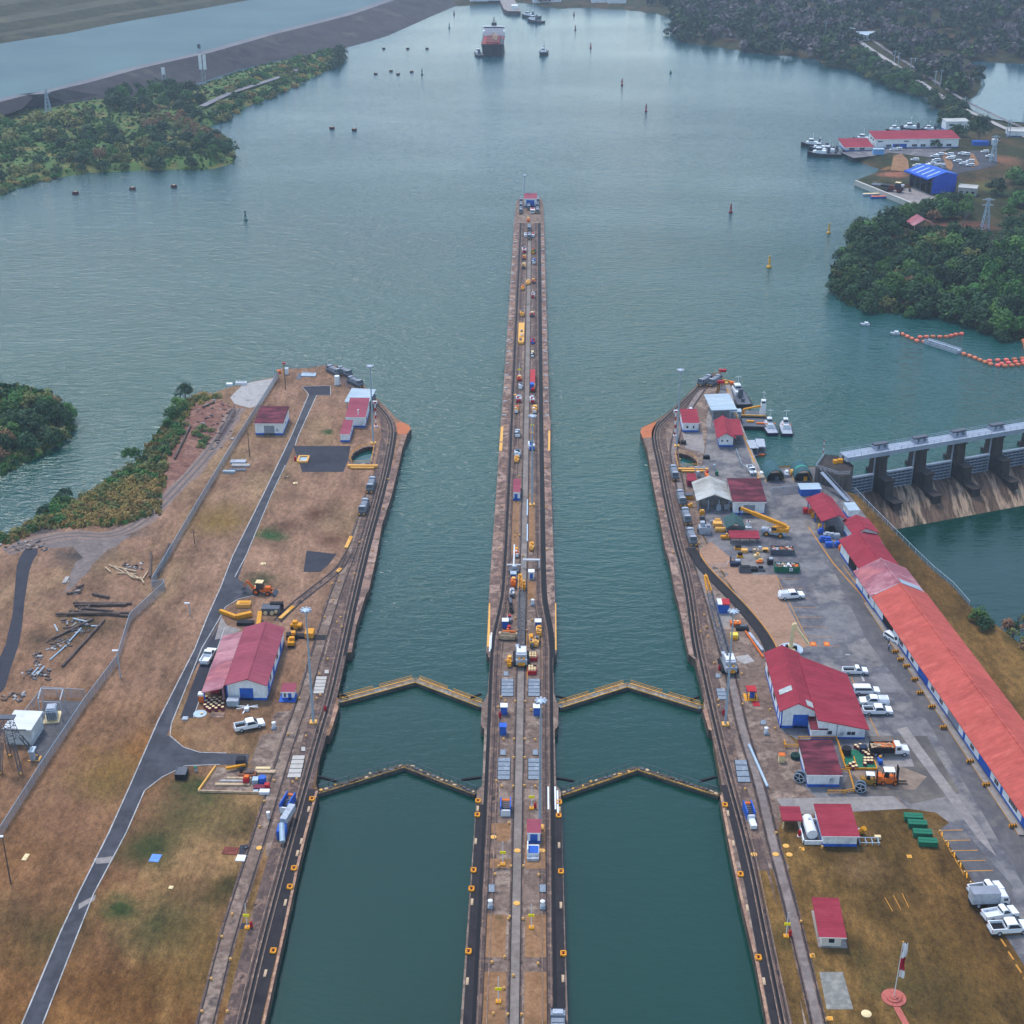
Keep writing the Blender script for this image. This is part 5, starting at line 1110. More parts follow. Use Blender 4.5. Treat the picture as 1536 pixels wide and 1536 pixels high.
def forklift(label,p,rot,m=ORG,s=1.):
    r=thing('forklift',label,'forklift',p,rot,None,s); q=MB(); q.box(0,-.3,.35,1.5,2.6,.75,m,0,.96,.96); q.box(0,-1.5,.35,1.5,.7,1.1,m,0,.9,.9); q.build('body',r)
    for x in(-.65,.65): wheel(r,x,.8,.42,.35,m); wheel(r,x,-1.0,.38,.3,m)
    q=MB()
    for x in(-.6,.6):
        for y in(-.9,.6): q.bar((x,y,1.1),(x*.9,y*.9,2.35),.1,BLKP)
    g=q.build('overhead_guard',r); q=MB(); q.box(0,-.15,2.35,1.35,1.6,.08,WHP); q.build('guard_roof',g); q=MB(); q.box(0,-.4,1.1,.6,.6,.6,BLKP); q.build('seat',r)
    q=MB()
    for x in(-.4,.4): q.bar((x,1.25,.1),(x,1.1,3.0),.16,BLKP)
    for z in(.5,1.6,2.8): q.bar((-.4,1.2,z),(.4,1.2,z),.12,BLKP)
    q.build('mast',r)
    for x in(-.35,.35): q=MB(); q.box(x,2.0,.12,.16,1.4,.07,BLKP); q.build('fork',r)
    return r
def fence(name,label,pts,h,step=3.,dense=.5,group=None,cat='fence'):
    P=[tuple(v[:2]) for v in GP(pts)]; o=P[0]; r=thing(name,label,cat,(o[0],o[1],0),0,group); Q=[(a-o[0],b-o[1]) for a,b in P]
    mm=mat('chain_link_%d'%int(dense*100),[(146,152,160),(128,134,142)],.5,.7,alpha=dense)
    q=MB()
    for a,b in zip(Q,Q[1:]): q.add([(a[0],a[1],.05),(b[0],b[1],.05),(b[0],b[1],h-.06),(a[0],a[1],h-.06)],[(0,1,2,3)],mm)
    q.build('wire_mesh',r); q=MB(); q.tube([(a,b,h) for a,b in Q],.05,GALV,5); q.build('top_rail',r)
    D=dens(Q,step)[:100]; pm=None
    for v in D:
        if pm is None: q=MB(); q.cyl((0,0,0),(0,0,h+.1),.06,GALV,n=6); pm=q.mesh('post')
        c=bpy.data.objects.new('post',pm); COL.objects.link(c); c.parent=r; c.location=(v.x,v.y,0)
    return r
def single(name,label,cat,mb,p=(0,0,0),rot=0,group=None):
    o=mb.build(name); o.location=p; o.rotation_euler=(0,0,rot); return tag(o,label,cat,group)
def many(proto,pts,label,group,rot=None,z=0,sc=None):
    """first point moves the prototype, the others are copies"""
    proto['label']=label; proto['group']=group; out=[]
    for i,p in enumerate(pts):
        q=G(p[0],p[1],z); a=p[2] if len(p)>2 else (rot or 0)
        if i==0: proto.location=q; proto.rotation_euler=(0,0,a); out.append(proto)
        else: out.append(dup(proto,q,a,label,group))
    return out
# ================================================================ BUILDINGS
# --- left bank
house('workshop_shed','large rose red gabled workshop with white walls and blue door on the left bank',(-67.3,281.2,0),0,8.9,25,4.1,'gable',5.6,RF_PNK,off=.54,over=.35,ops=[('S',3.0,6.0,0,3.1,'roller'),('S',.0,.35,0,3.9,'panel'),('E',2,4.2,.9,3.1,'panel'),('E',5,6.6,1.5,3,'window'),('E',9,11,.3,3.2,'panel'),('E',14,16,1.5,3,'window'),('E',19,21,.5,3.1,'panel')])
ls=house('lean_to_shelter','faded pink lean-to roof along the road side of the left workshop',(-72.2,279.7,0),0,4.4,24.5,3.0,'gable',4.02,RF_FAD,walls=False,band=BLU,off=.99,over=.2,posts=[(.3,.3),(.3,8),(.3,16),(.3,24)])
house('warehouse','white warehouse with a streaked maroon roof beside the left bank fence',(-86.9,434.4,0),0,8.6,13,4.0,'mono',4.5,RF_MAR,over=.35,ops=[('S',2.8,6.0,0,3.1,'grey'),('S',6.6,7.2,1.2,2.2,'vent'),('E',5,6,1.5,2.6,'window')])
house('office','small white office with rose roof and flue pipe beside the tow track bend',at(519.5,641),0,6.0,14,3.6,'mono',4.6,RF_PNK,ops=[('S',1,1.8,1.2,2.2,'window'),('E',3,4.5,1,2.4,'window')],over=.2)
house('hut','narrow white hut with rose roof in front of the small left bank office',at(511,663),0,2.8,10,2.7,'mono',3.3,RF_PNK,over=.15,ops=[('E',2,3,1,2,'window'),('E',5,6,1,2,'window')])
house('canopy','pale blue white sheet canopy behind the small left bank office',at(520,616),R(-8),7.2,9,3.4,'mono',4.3,RF_BLU,walls=False,band=STL)
q=MB(); q.cyl((0,0,0),(0,0,1.6),.18,WHP); q.lathe([(.3,1.6),(.34,1.7),(.05,1.9)],WHP,10); single('flue_pipe','white flue pipe standing on the rose office roof','pipe',q,(G(537.5,622,4.3)))
def kiosk(label,p,rm,w_=2.6,d=2.6,rot=0):
    return house('control_hut',label,p,rot,w_,d,2.3,'mono',2.6,rm,over=.3,ops=[('S',.3,.9,.7,1.8,'window'),('S',1.3,2.0,.05,1.9,'door')])
kiosk('tiny rose roofed control hut by the left workshop',at(424,1050),RF_PNK); q=MB(); q.box(0,0,0,3.6,3.4,.12,BLU); single('plinth','blue painted plinth under the tiny rose roofed hut','plinth',q,(G(432,1048)+Vector((0,.2,0.02))))
house('substation_building','pale flat roofed substation block beside the lattice tower',at(10,1116),R(-4),5.7,6.4,4.0,'mono',4.2,roofm('white_sheet_roof',[(212,214,214),(226,228,228)]),wall=mat('pale_block_wall',[(206,208,206),(180,182,182),(220,222,222)],.4,.8),band=None,over=.25)
# --- right bank
big=house('main_workshop','big deep red workshop with long right roof slope and white walls',(53.5,272.1-.2,0),0,7.2,23,4.6,'gable',6.4,RF_RED,off=.48,over=.45,ends=(.3,1.2),ops=[('S',2.6,5.9,0,3.4,'roller'),('S',.0,.3,0,4.4,'panel'),('W',1,2,.8,3.6,'panel'),('W',4,5,.6,3.6,'panel'),('W',8,11,1.4,3,'window'),('W',13,14,.6,3.4,'panel'),('W',17,20,1.4,3,'window')])
# the wing has one slope: wall with a sloping top
def wing_house():
    r=thing('workshop_wing','low wing of the big workshop whose red roof runs down to the parked cars','building',(60.9,268.0,0)); W,D=9.9,25.; q=MB()
    q.hexa([(0,0,0),(W,0,0),(W,D-4,0),(0,D,0)],[(0,0,4.55),(W,0,2.4),(W,D-4,2.4),(0,D,4.55)],WHT); q.build('wall',r)
    q=MB(); q.box(W/2,-.03,.02,W,.06,.4,BLU); q.box(W+.03,D/2-2,.02,.06,D-4,.4,BLU); q.build('base_band',r)
    q=MB(); slab(q,(-.5,-.35,4.9),(W+.8,-.35,2.5),(W+.2,D-3,2.6),(-.5,D+1.2,4.9),.16,RF_RED); q.build('roof',r)
    for u in (3.9,): q=MB(); q.box(u,-.04,.4,.14,.08,3.3,GRYD); q.build('down_pipe',r)
    for o in [('S',1.0,3.0,1.0,2.1,'window'),('S',6.0,7.9,.9,1.9,'window'),('S',4.7,5.4,1.0,1.8,'vent')]: opening(r,o[0],W,D,*o[1:])
    return r
wing_house()
MAT_SKY=mat('skylight_panel',[(176,180,180),(150,156,156),(192,194,192)],.8,.4)
for nm,(x,y,z,dx,dy,sl) in {'left':(55.2,278.3,5.87,2.6,1.9,1.8/3.456),'right':(60.2,273.5,5.5,2.5,2.2,-1.8/3.74)}.items():
    q=MB(); h=dx/2*sl
    q.hexa([(-dx/2,-dy/2,-h),(dx/2,-dy/2,h),(dx/2,dy/2,h),(-dx/2,dy/2,-h)],[(-dx/2,-dy/2,-h+.1),(dx/2,-dy/2,h+.1),(dx/2,dy/2,h+.1),(-dx/2,dy/2,-h+.1)],MAT_SKY); o=q.build('skylight',big); zr=4.6+(x-53.5)*1.8/3.456 if nm=='left' else 6.4-(x-53.5-3.456)*1.8/3.744
    o.location=(x-53.5,y-271.9,zr+.01)
house('porch','little maroon roofed porch block between the workshop front and its wing',at(1216,1109),0,3.3,4.0,2.5,'mono',3.0,RF_MAR,over=.2)
house('store_hut','white hut with a weathered maroon roof in front of the big workshop',at(1211,1180),0,6.3,11,3.2,'mono',3.6,RF_MAR,over=.45,ops=[('S',4.4,5.1,1.2,2.1,'vent'),('W',3,4,1,2,'window')])
house('pump_house','white and blue hut with rose red roof north of the kiosk lawn',at(1233.8,1269.5),0,6.4,9.0,2.7,'mono',3.0,RF_RED,over=.4,ops=[('S',.8,1.0,.7,1.0,'vent')])
house('kiosk','white kiosk with purple red roof standing alone on the right lawn',at(1231.5,1419.5),R(-2),3.4,8.5,2.7,'mono',3.1,RF_RED,wall=mat('cream_wall',[(222,216,206),(204,196,186)],.5,.8),band=None,over=.7,ops=[('S',1.1,2.3,.8,2.0,'window'),('W',1.5,2.3,.6,1.9,'window')])
q=MB(); q.box(0,0,0,5.0,9.5,.1,CGREY); single('plinth','pale concrete plinth under the lawn kiosk','plinth',q,G(1245,1400)+Vector((0,1,.02)),R(-2))
house('open_shelter','small red roofed open shelter beside the white tank',at(1173,1243),0,3.6,3.6,2.2,'mono',2.5,RF_RED,walls=False,band=CREAM,over=.2)
house('maroon_warehouse','white warehouse with large dark maroon roof and grey shutter in the yard',(56.1,378.3,0),0,8.5,13.5,4.2,'mono',4.9,RF_MAR,over=.5,ops=[('S',2.6,5.9,0,3.0,'grey'),('S',1.4,1.7,.6,1.8,'panel'),('S',1.9,2.2,.6,1.8,'panel'),('W',4,5,1,2.4,'window')])
house('open_shed','open shed with pale grey gabled sheet roof in the yard',at(1046,766),R(1),9.0,12,3.4,'gable',5.2,RF_GRY,walls=False,band=STL,over=.4,posts=[(.2,.2),(3,.2),(6,.2),(8.8,.2),(.2,11.8),(8.8,11.8)])
house('green_canopy','small dark green gabled canopy behind the yellow crane',at(1090,800),0,4.6,6,1.9,'gable',3.3,RF_GRN,walls=False,band=STLD,over=.3)
house('red_canopy','long low red roofed rack shelter in front of the green canopy',at(1095,816),0,7.6,3.0,2.0,'mono',2.5,RF_RED,walls=False,band=STLD,over=.2,posts=[(.2,.2),(2.6,.2),(5.2,.2),(7.4,.2),(7.4,2.8),(.2,2.8)])
house('maroon_box','small crimson switch hut behind the grey shed',at(1031,730),0,2.5,3.6,2.0,'mono',2.6,RF_RED,wall=MARN,band=None,over=.1)
house('track_office','white hut with dark red roof beside the tow track on the right bank point',at(1024,648),0,4.9,9,3.2,'mono',4.2,RF_RED,over=.25,ops=[('S',1,1.8,1.2,2.2,'window'),('S',3,3.7,1.2,2.2,'window')])
house('quay_office','white office with red gabled roof beside the launch quay',at(1078,670),R(-2),4.3,13,3.6,'gable',4.9,RF_RED,off=.45,over=.8,ops=[('S',.6,1.3,1.6,2.4,'window'),('S',2.2,2.9,1.6,2.4,'window'),('W',0,.6,.2,3.4,'panel'),('W',4,5,1,2.4,'window')])
house('lean_to_shelter','dark red lean-to roof on the quay side of the quay office',at(1094,668),R(-2),4.0,13,3.55,'gable',3.6,RF_RED,off=.02,over=.1,walls=False,band=STLD,posts=[(3.7,.3),(3.7,6),(3.7,12)])
house('sheet_canopy','pale blue sheet canopy behind the quay office',at(1068,628),R(6),7.4,11,3.2,'mono',4.0,RF_BLU,walls=False,band=STL)
house('gangway_canopy','short white roof strip over the gangway beside the quay office',at(1094,628),R(-4),3.6,2.2,2.6,'mono',2.7,RF_BLU,walls=False,band=STL,over=.1)
# red strip along the pool, drawn round its slanted axis
u=Vector((11.7,-90.2,0)).normalized()       # towards the camera
rs=math.atan2(u.y,u.x)+pi/2
def shed_strip(name,label,far,W,D,eave,rh,rm,off=.5,ops=(),walls=True,over=.5,ends=None):
    """far = picture point of the far left eave corner; the shed runs D metres towards the camera"""
    p=G(far[0],far[1],eave)+u*D+Vector((math.cos(rs),math.sin(rs),0))*over
    return house(name,label,(p.x,p.y,0),rs,W,D,eave,'gable',rh,rm,off=off,over=over,ops=ops,walls=walls,ends=ends,posts=[(.2,.2),(W-.2,.2),(W-.2,D-.2),(.2,D-.2),(.2,D/2)])
shed_strip('long_depot_shed','very long coral red roofed depot with blue and white loading doors',(1307.5,892),11.8,104,4.5,7.3,RF_COR,off=.49,over=1.1,ends=(.3,.1),
  ops=[('W',2,9,.1,3.0,'roller'),('W',12,18,.1,3.0,'roller'),('W',20,24,1.2,2.4,'window'),('W',27,28,.1,2.2,'door'),('W',29,31,.9,2.2,'window'),('W',33,39,.1,3.2,'roller'),('W',41.5,43.5,.9,2.2,'window'),('W',46.5,47.5,.1,2.2,'door'),('W',50,56,.1,3.2,'grey'),('W',59,61,1,2.3,'window'),('W',64,66,1,2.3,'window'),('W',68,74,.1,3.2,'roller'),('W',77,79,1,2.2,'window'),('W',80.5,81.5,.1,2.2,'door'),('W',84,87,1,2.4,'window'),('W',91,98,.1,3.4,'open')])
shed_strip('faded_depot_end','faded mauve pink roofed end section of the long depot',(1280,854.5),11.8,13.1,4.5,7.3,RF_FAD,off=.49,over=1.1,ends=(-.12,.2),ops=[('W',3,4.4,1.2,2.5,'window'),('W',8,8.4,.2,3.6,'panel')])
fd=bpy.data.objects['faded_depot_end']; q=MB(); q.box(0,0,0,6.2,2.4,.08,mat('bare_steel_sheet',[(160,172,184),(142,152,164)],.6,.5)); o=single('roof_sheets','bare grey steel sheets laid on the faded depot roof','roof sheets',q,fd.location+Matrix.Rotation(rs,3,'Z')@Vector((9.4,1.5,7.3-3.62*2.8/6.02+.06))); o.rotation_euler=(0,math.atan2(2.8,6.02),rs)
shed_strip('depot_shed','deep red gabled shed next to the faded end of the long depot',(1259,810),9.6,15.9,4.2,6.2,RF_RED,off=.48,over=.6,ops=[('W',3,9,.1,3.2,'open')])
shed_strip('link_roof','narrow low red link roof between two strip sheds',(1279,800),6.0,5,3.0,3.8,RF_RED,off=.4,over=.2)
shed_strip('small_depot_shed','smallest red gabled shed of the strip beside the pool fence',(1264.6,780.5),6.4,7.6,3.7,5.0,RF_RED,off=.5,over=.5)
shed_strip('end_shed','red gabled open sided shed at the dam end of the strip',(1209,747.5),6.6,14.1,4.0,5.4,RF_RED,off=.62,over=.5,walls=False)
house('small_white_roof','white roofed box beside the red shed at the dam end',(G(1272,778)),rs,3.0,4.5,2.6,'mono',2.8,RF_BLU,over=.1)
house('site_office','white roofed blue site office at the foot of the dam stair',at(1201,744),R(4),5.6,3.2,2.2,'mono',2.4,RF_BLU,wall=BLU,band=None,over=.3)
# loading dock with hazard blocks along the long depot
q=MB(); P=[G(1296,905),G(1311,905),G(1545,1254),G(1528,1254)]
p=P[3]; q.add([tuple(v-p+Vector((0,0,.25))) for v in P],[(3,2,1,0)],CGREY); q.add([tuple(P[0]-p),tuple(P[3]-p),tuple(P[3]-p+Vector((0,0,.25))),tuple(P[0]-p+Vector((0,0,.25)))],[(0,1,2,3)],YEL)
single('loading_dock','low concrete loading dock with yellow edge along the long depot','loading dock',q,p)
q=MB(); q.box(0,0,0,1.5,.5,.55,YEL)
for k in(-.5,0,.5): q.box(k,-.26,.02,.2,.03,.5,BLKP); q.box(k,0,.555,.2,.5,.01,BLKP)
hz=single('hazard_block','','barrier',q)
many(hz,[(x,y) for x,y in ((1343,978),(1351,990),(1360,1000),(1372,1020),(1380,1040),(1398,1061),(1415,1092),(1455,1143),(1479,1178),(1519,1240))],'yellow and black striped block on the edge of the long loading dock','striped blocks on the loading dock',rs,.25)
# --- centre wall
house('point_house','white house with blue door and dull red roof on the tip of the centre wall',at(786.5,311),0,6.0,8,4.4,'mono',5.0,RF_PNK,over=.15,ops=[('S',1.0,4.9,.1,3.6,'roller')])
house('lane_hut','white hut with pink roof and blue door standing on the centre wall track',at(770,750.5),0,1.9,8.5,2.6,'mono',2.9,RF_PNK,over=.1,ops=[('S',.3,1.2,.4,2.0,'door')])
house('control_house','rose roofed house with two horn lamps on the centre wall',(at(791.3,1265)[0],at(791,1265)[1],0),0,2.4,3.6,2.6,'mono',2.9,RF_PNK,over=.15,ops=[('S',.5,1.9,.4,2.2,'roller')])
q=MB(); q.box(0,0,0,2.3,2.6,1.2,WHT); q.box(.1,-.15,1.2,1.9,2.2,.05,BLU); q.box(-1.0,0,1.2,.2,2.6,.9,WHP); q.box(0,-1.75,0,2.2,.9,.6,SIL); single('blue_deck_stair','blue decked stair landing in front of the rose roofed control house','stair',q,G(799.5,1281))
def box_hut(label,p,top,body,w_=1.4,d=1.5,h=2.):
    r=thing('equipment_hut',label,'equipment hut',p); q=MB(); q.box(0,0,0,w_,d,h,body); q.build('body',r); q=MB(); q.box(0,0,h,w_+.2,d+.2,.14,top); q.build('roof',r); q=MB(); q.box(0,-d/2-.02,.2,w_*.5,.05,h*.75,BLU); q.build('door',r); return r
for x,y,t,b,l in ((758,943,WHP,BLU,'white topped blue hut north west of the lattice crane'),(807,944,WHP,BLU,'white topped blue hut east of the crane boom'),(756,1072,WHP,BLU,'white topped blue hut west of the lane by the upper gates'),(805,1073,WHP,BLU,'white topped blue hut beside the pale discs east of the lane'),(797,869,WHP,WHT,'plain white hut right of the lane on the narrow wall'),(770,872,RF_BLU,BLU,'blue hut with pale roof left of the lane on the narrow wall'),(754.5,1102,RF_BL2,BLU,'bright blue hut with a lighter blue roof left of the lane')):
    box_hut(l,at(x,y-2),t,b)
def stair_box(name,label,p,rot=0,L_=3.4,W=1.9):
    r=thing(name,label,'stair',p,rot); q=MB()
    for s in(-1,1): q.box(s*W/2,0,0,.22,L_,2.1,BLU)
    q.box(0,-L_/2,0,W,.3,1.4,WHP); q.build('side_wall',r); q=MB()
    for k in range(7): q.box(0,-L_/2+.5+k*.36,.2+k*.18,W-.3,.3,.12,STLD)
    q.build('steps',r); q=MB(); q.box(0,L_/2-.3,1.5,W-.25,.6,.15,ORG); q.build('landing',r); return r
stair_box('stair_pit','blue sided stair pit on the centre wall south of the hatches',at(758.5,1216))
stair_box('stair_pit','blue sided stair pit on the left bank at the lower gates',at(432,1210),R(-12),4.4,1.6)
r=stair_box('stair_pit','blue sided stair pit with white ramp on the right bank at the lower gates',at(1123,1222),R(5),4.0,1.5); q=MB(); q.box(0,-3.4,.1,1.2,2.6,.8,WHP); q.build('white_ramp',r)
r=thing('boarding_bridge','grey covered gangway with blue base and round chute on the left bank','gangway',at(424,1250)); q=MB(); q.box(.0,-.6,0,1.7,2.6,1.9,BLU); q.build('blue_base',r)
q=MB(); q.bar((.1,.8,2.2),(1.2,5.6,2.2),1.3,SIL,1.3); q.build('gangway',r); q=MB(); q.cyl((0,-.2,2.4),(.6,-3.8,.9),.55,GALV,n=12); q.build('chute',r)
# --- marina on the far right
p=G(1313,223); house('marina_building','long white waterside building with red roof at the tug pier',(p.x,p.y,0),R(4),48,15,5.5,'mono',7.0,RF_RED,over=.6,ops=[('S',k*5+1,k*5+4,.8 if k%3 else 3.6,2.4 if k%3 else 4.4,'window') for k in range(9)]+[('S',10,18,.1,2.6,'roller'),('W',4,7,3.4,4.6,'window'),('W',9,12,3.4,4.6,'window'),('W',4,10,.1,.9,'panel')])
p=G(1268,227); house('marina_hall','squat red roofed hall on the pier in front of the long marina building',(p.x,p.y,0),R(4),15,14,2.6,'mono',4.2,RF_RED,over=1.0,ops=[('S',2,5,.6,2,'window'),('S',8,11,.6,2,'window')])
p=G(1418,196); house('white_annex','white flat roofed annex behind the long marina building',(p.x,p.y,0),R(4),14,8,5.5,'mono',5.8,RF_GRY,over=.3,ops=[('S',2,5,2.6,4,'window'),('S',8,11,.2,2,'door')])
p=G(1512,205); house('flat_shed','low grey roofed shed at the right edge beyond the car park',(p.x,p.y,0),R(-6),24,9,3.4,'mono',3.8,RF_GRY,over=.5)
p=G(1412,221)
# blue boat shed, open towards the water
def blue_shed():
    a=G(1396.7,291.8); b=G(1432.6,288.3); rot=math.atan2(b.y-a.y,b.x-a.x); r=thing('blue_boat_shed','tall bright blue boat shed open towards the water above the concrete ramp','boat shed',(a.x,a.y,0),rot)
    W=(b-a).length; D=20.; h=9.; q=MB(); B2=mat('blue_sheet',[(30,72,178),(40,86,200)],.3,.6,fine=(.8,.15),extra=ribs('X',1.2,.2))
    V=[(0,0),(W,0),(W,h),(W*.5,h+1.6),(0,h)]; q.add([(x,0,z) for x,z in V]+[(x,.2,z) for x,z in V],[(0,1,2,3,4),(9,8,7,6,5)]+[(i,5+i,5+(i+1)%5,(i+1)%5) for i in range(5)],B2)
    q.box(W-.1,D/2,0,.2,D,h,B2); q.box(W/2,D-.1,0,W,.2,h,STLD); q.build('wall',r)
    q=MB()
    for k in range(5): q.box(.15,k*D/4.2+.5,0,.5,.5,h,STLD); q.box(.4,k*D/4.2+.5,h-1.4,.3,4.5 if k<4 else .5,.3,STLD)
    q.build('column',r); q=MB(); slab(q,(-3.2,-.5,h-.9),(W/2,-.5,h+1.9),(W/2,D+.5,h+1.9),(-3.2,D+.5,h-.9),.25,RF_BL2); slab(q,(W/2,-.5,h+1.9),(W+.7,-.5,h-.0),(W+.7,D+.5,h-.0),(W/2,D+.5,h+1.9),.25,RF_BL2)
    q.box(-3.25,D/2,h-1.5,.12,D+1,.7,B2); ro=q.build('roof',r)
    for k in range(4):
        q=MB(); y=2.5+k*4.6; sl=2.8/(W/2+3.2); x0,x1=-1.5,W/2-1.2; q.hexa([(x0,y,h-.9+(x0+3.2)*sl),(x1,y,h-.9+(x1+3.2)*sl),(x1,y+1.2,h-.9+(x1+3.2)*sl),(x0,y+1.2,h-.9+(x0+3.2)*sl)],[(x0,y,h-.84+(x0+3.2)*sl),(x1,y,h-.84+(x1+3.2)*sl),(x1,y+1.2,h-.84+(x1+3.2)*sl),(x0,y+1.2,h-.84+(x0+3.2)*sl)],RF_BLU); q.build('roof_light',ro)
    q=MB(); q.box(W+.25,2,0,.1,1.4,2.6,STLD); q.build('door',r)
blue_shed()
p=G(1436,293); house('unfinished_block','small pale concrete block with bare openings beside the blue boat shed',(p.x,p.y,.0),R(-20),9,7,4.2,'mono',4.4,RF_GRY,wall=mat('raw_block_wall',[(178,176,170),(150,148,142)],.5,.9),band=None,over=.2,ops=[('S',1,2.4,1,2.4,'open'),('S',4,5.2,.1,2.4,'open'),('S',6.6,8,1,2.4,'open')])
r=house('pavilion','little pink tent roof pavilion on the headland clearing',(*G(1370,352)[:2],gUR(*G(1370,352)[:2])),R(10),9,8,2.6,'gable',5.0,RF_FAD,walls=False,band=CREAM,off=.5,over=.8)
mb=MB(); mb.sheet(GP([(1287,272.5),(1300,276),(1330,289),(1345,284),(1372,281),(1397,293),(1420,296),(1435,299),(1420,302),(1398,306.5),(1384,311.5)],.3),.3,CGREY); struct('concrete_ramp',mb)
mb=MB(); P=GP([(1283.5,272.5),(1382.5,312)],-.4); ribbon(mb,[(p.x,p.y) for p in P],-.6,.6,-2.4,mat('pale_quay',[(190,186,178),(170,166,158)],.3),.34); struct('quay_kerb',mb)
mb=MB(); mb.sheet(GP([(1388,240),(1428,227),(1470,226),(1492,231),(1496,248),(1462,256),(1428,261),(1388,256)],.3),.3,ASPH); struct('car_park',mb)
mb=MB(); 
for q in ([(1412,229),(1419,228),(1430,248),(1427,255),(1420,252)],[(1454,230),(1460,230),(1469,246),(1458,252)]): mb.sheet(GP(q,.34),.34,BGR)
mb.sheet(GP([(1340,234),(1352,231),(1362,240),(1364,258),(1336,256)],.34),.5,BGR); mb.sheet(GP([(1315,222),(1425,216),(1428,222),(1395,236),(1335,229),(1310,234),(1280,237),(1262,229)],.34),.33,YARD); struct('marina_yard',mb)
mb=MB(); RP=dens(smooth([tuple(G(*p,.4)[:2]) for p in [(1262,52),(1290,66),(1324,86),(1357,107),(1391,131),(1424,153),(1461,171),(1500,190),(1560,215)]],2),14)
for o,wd,m in ((0,4,GRAV),(11,3.,YARD)):
    a=offs(RP,o-wd/2); b=offs(RP,o+wd/2)
    for i in range(len(RP)-1): mb.add([(*b[i],.6+max(0,gUR(*b[i]))),(*a[i],.6+max(0,gUR(*a[i]))),(*a[i+1],.6+max(0,gUR(*a[i+1]))),(*b[i+1],.6+max(0,gUR(*b[i+1])))],[(3,2,1,0)],m)
struct('shore_road',mb)
mb=MB(); RP=dens([tuple(G(*p,1.5)[:2]) for p in [(303,160),(345,140),(430,113),(452,100)]],14); ribbon(mb,RP,-2.5,2.5,1.9,mat('grey_track',[(110,106,112),(128,124,128)],.1)); struct('scrub_track',mb)
# far houses at the head of the lake and up the right shore
fh=[(705,2),(722,1),(800,2),(806,1),(815,3),(888,4),(912,5)]
for i,(x,y) in enumerate(fh):
    p=G(x,y); house('far_building',('pale block at the head of the lake left of the far pier' if x<760 else 'pale block at the head of the lake right of the far pier'),(p.x,p.y,gFS(p.x,p.y)),R(5),18,10,6,'mono',7,RF_GRY,band=None,group='far blocks at the head of the lake '+('left' if x<760 else 'right')+' of the pier')
for i,(x,y,l) in enumerate(((1256,52,'leftmost white shed among the far woods'),(1266,54,'middle white shed among the far woods'),(1284,60,'largest white shed among the far woods where the shore road starts'))):
    p=G(x,y,3); house('far_shed',l,(p.x,p.y,gUR(p.x,p.y)),R(8),(12,14,24)[i],12,5,'mono',6,RF_BLU,band=None)
# ================================================================ GATES, MASTS, TRACK THINGS
YELW=mat('worn_yellow',[(200,150,70),(120,92,60),(214,160,74),(84,72,60)],.8,.8,fine=(2,.4))
def gate(label,a,b,style,side):
    right='right chamber' in label
    """one mitre gate leaf from the hinge pixel a to the meeting pixel b"""
    A=G(*a,-1.4); Bp=G(*b,-1.4); d=Bp-A; d.z=0; Ln=d.length; rot=math.atan2(d.y,d.x); r=thing('lock_gate',label,'lock gate',(A.x,A.y,-.85),rot,None)
    q=MB(); q.box(Ln/2,0,-9,Ln,1.6,8.4,mat('gate_steel',[(58,62,66),(84,84,82),(46,50,54)],.4,.7,fine=(1.5,.3)),0); q.build('leaf',r)
    if style=='upper':
        q=MB(); q.box(Ln/2,0,-.6,Ln,1.5,.16,mat('gate_deck',[(138,142,144),(100,106,110),(160,160,154)],.5,.8,fine=(1.4,.3))); q.build('walkway',r)
        q=MB()
        for y in(-.8,.8):
            q.bar((.4,y,-.38),(Ln-.3,y,-.38),.2,YELP,.2)
        q.build('yellow_edge',r); q=MB()
        for y in (.7,-.7):
            for z in(.15,.6):
                q.bar((.6,y,z),(Ln*.46,y,z),.08,YEL); q.bar((Ln*.54,y,z),(Ln-.4,y,z),.08,YEL)
            for k in range(int(Ln/2.4)): x=.6+k*2.4; q.bar((x,y,-.45),(x,y,.65),.07,YEL)
        q.build('railing',r)
    else:
        q=MB(); q.box(Ln/2,0,-.6,Ln,1.4,.12,mat('mossy_deck',[(62,62,58),(92,84,74),(50,54,52)],.7,.9,fine=(2,.4))); q.build('walkway',r)
        q=MB(); sd=-.78 if side>0 else .78; q.bar((0,sd,-.42),(Ln,sd,-.42),.2 if right else .1,YELW,.3 if right else .14); q.build('yellow_edge',r)
        q=MB(); rnd=random.Random(int(a[0]))
        for k in range(int(Ln/1.1)): x=.8+k*1.1; q.box(x,rnd.uniform(-.4,.4),-.47,rnd.uniform(.3,.9),rnd.uniform(.2,.6),rnd.uniform(.1,.35),rnd.choice([WOOD,PALEW,STLD,YELP if side>0 else STLD]),rnd.uniform(-.4,.4))
        q.build('deck_fittings',r)
        q=MB()
        for k in range(int(Ln/2.2)): q.bar((.6+k*2.2,-sd,-.5),(.6+k*2.2,-sd,.5),.09,STLD)
        q.bar((.6,-sd,.5),(Ln-.5,-sd,.5),.08,STLD); q.build('railing',r)
    return r
gate('upper left chamber gate leaf with yellow railings hinged on the left bank',(508,1052),(623,1021),'upper',-1)
gate('upper left chamber gate leaf with yellow railings hinged on the centre wall',(724,1059),(624,1021),'upper',1)
gate('upper right chamber gate leaf with yellow railings hinged on the centre wall',(838,1060),(940,1028),'upper',-1)
gate('upper right chamber gate leaf with yellow railings hinged on the right bank',(1052,1062),(941,1028),'upper',1)
gate('lower left chamber gate leaf with grimy deck hinged on the left bank',(476,1188),(606,1148),'lower',1)
gate('lower left chamber gate leaf with grimy deck hinged on the centre wall',(715,1190),(607,1148),'lower',-1)
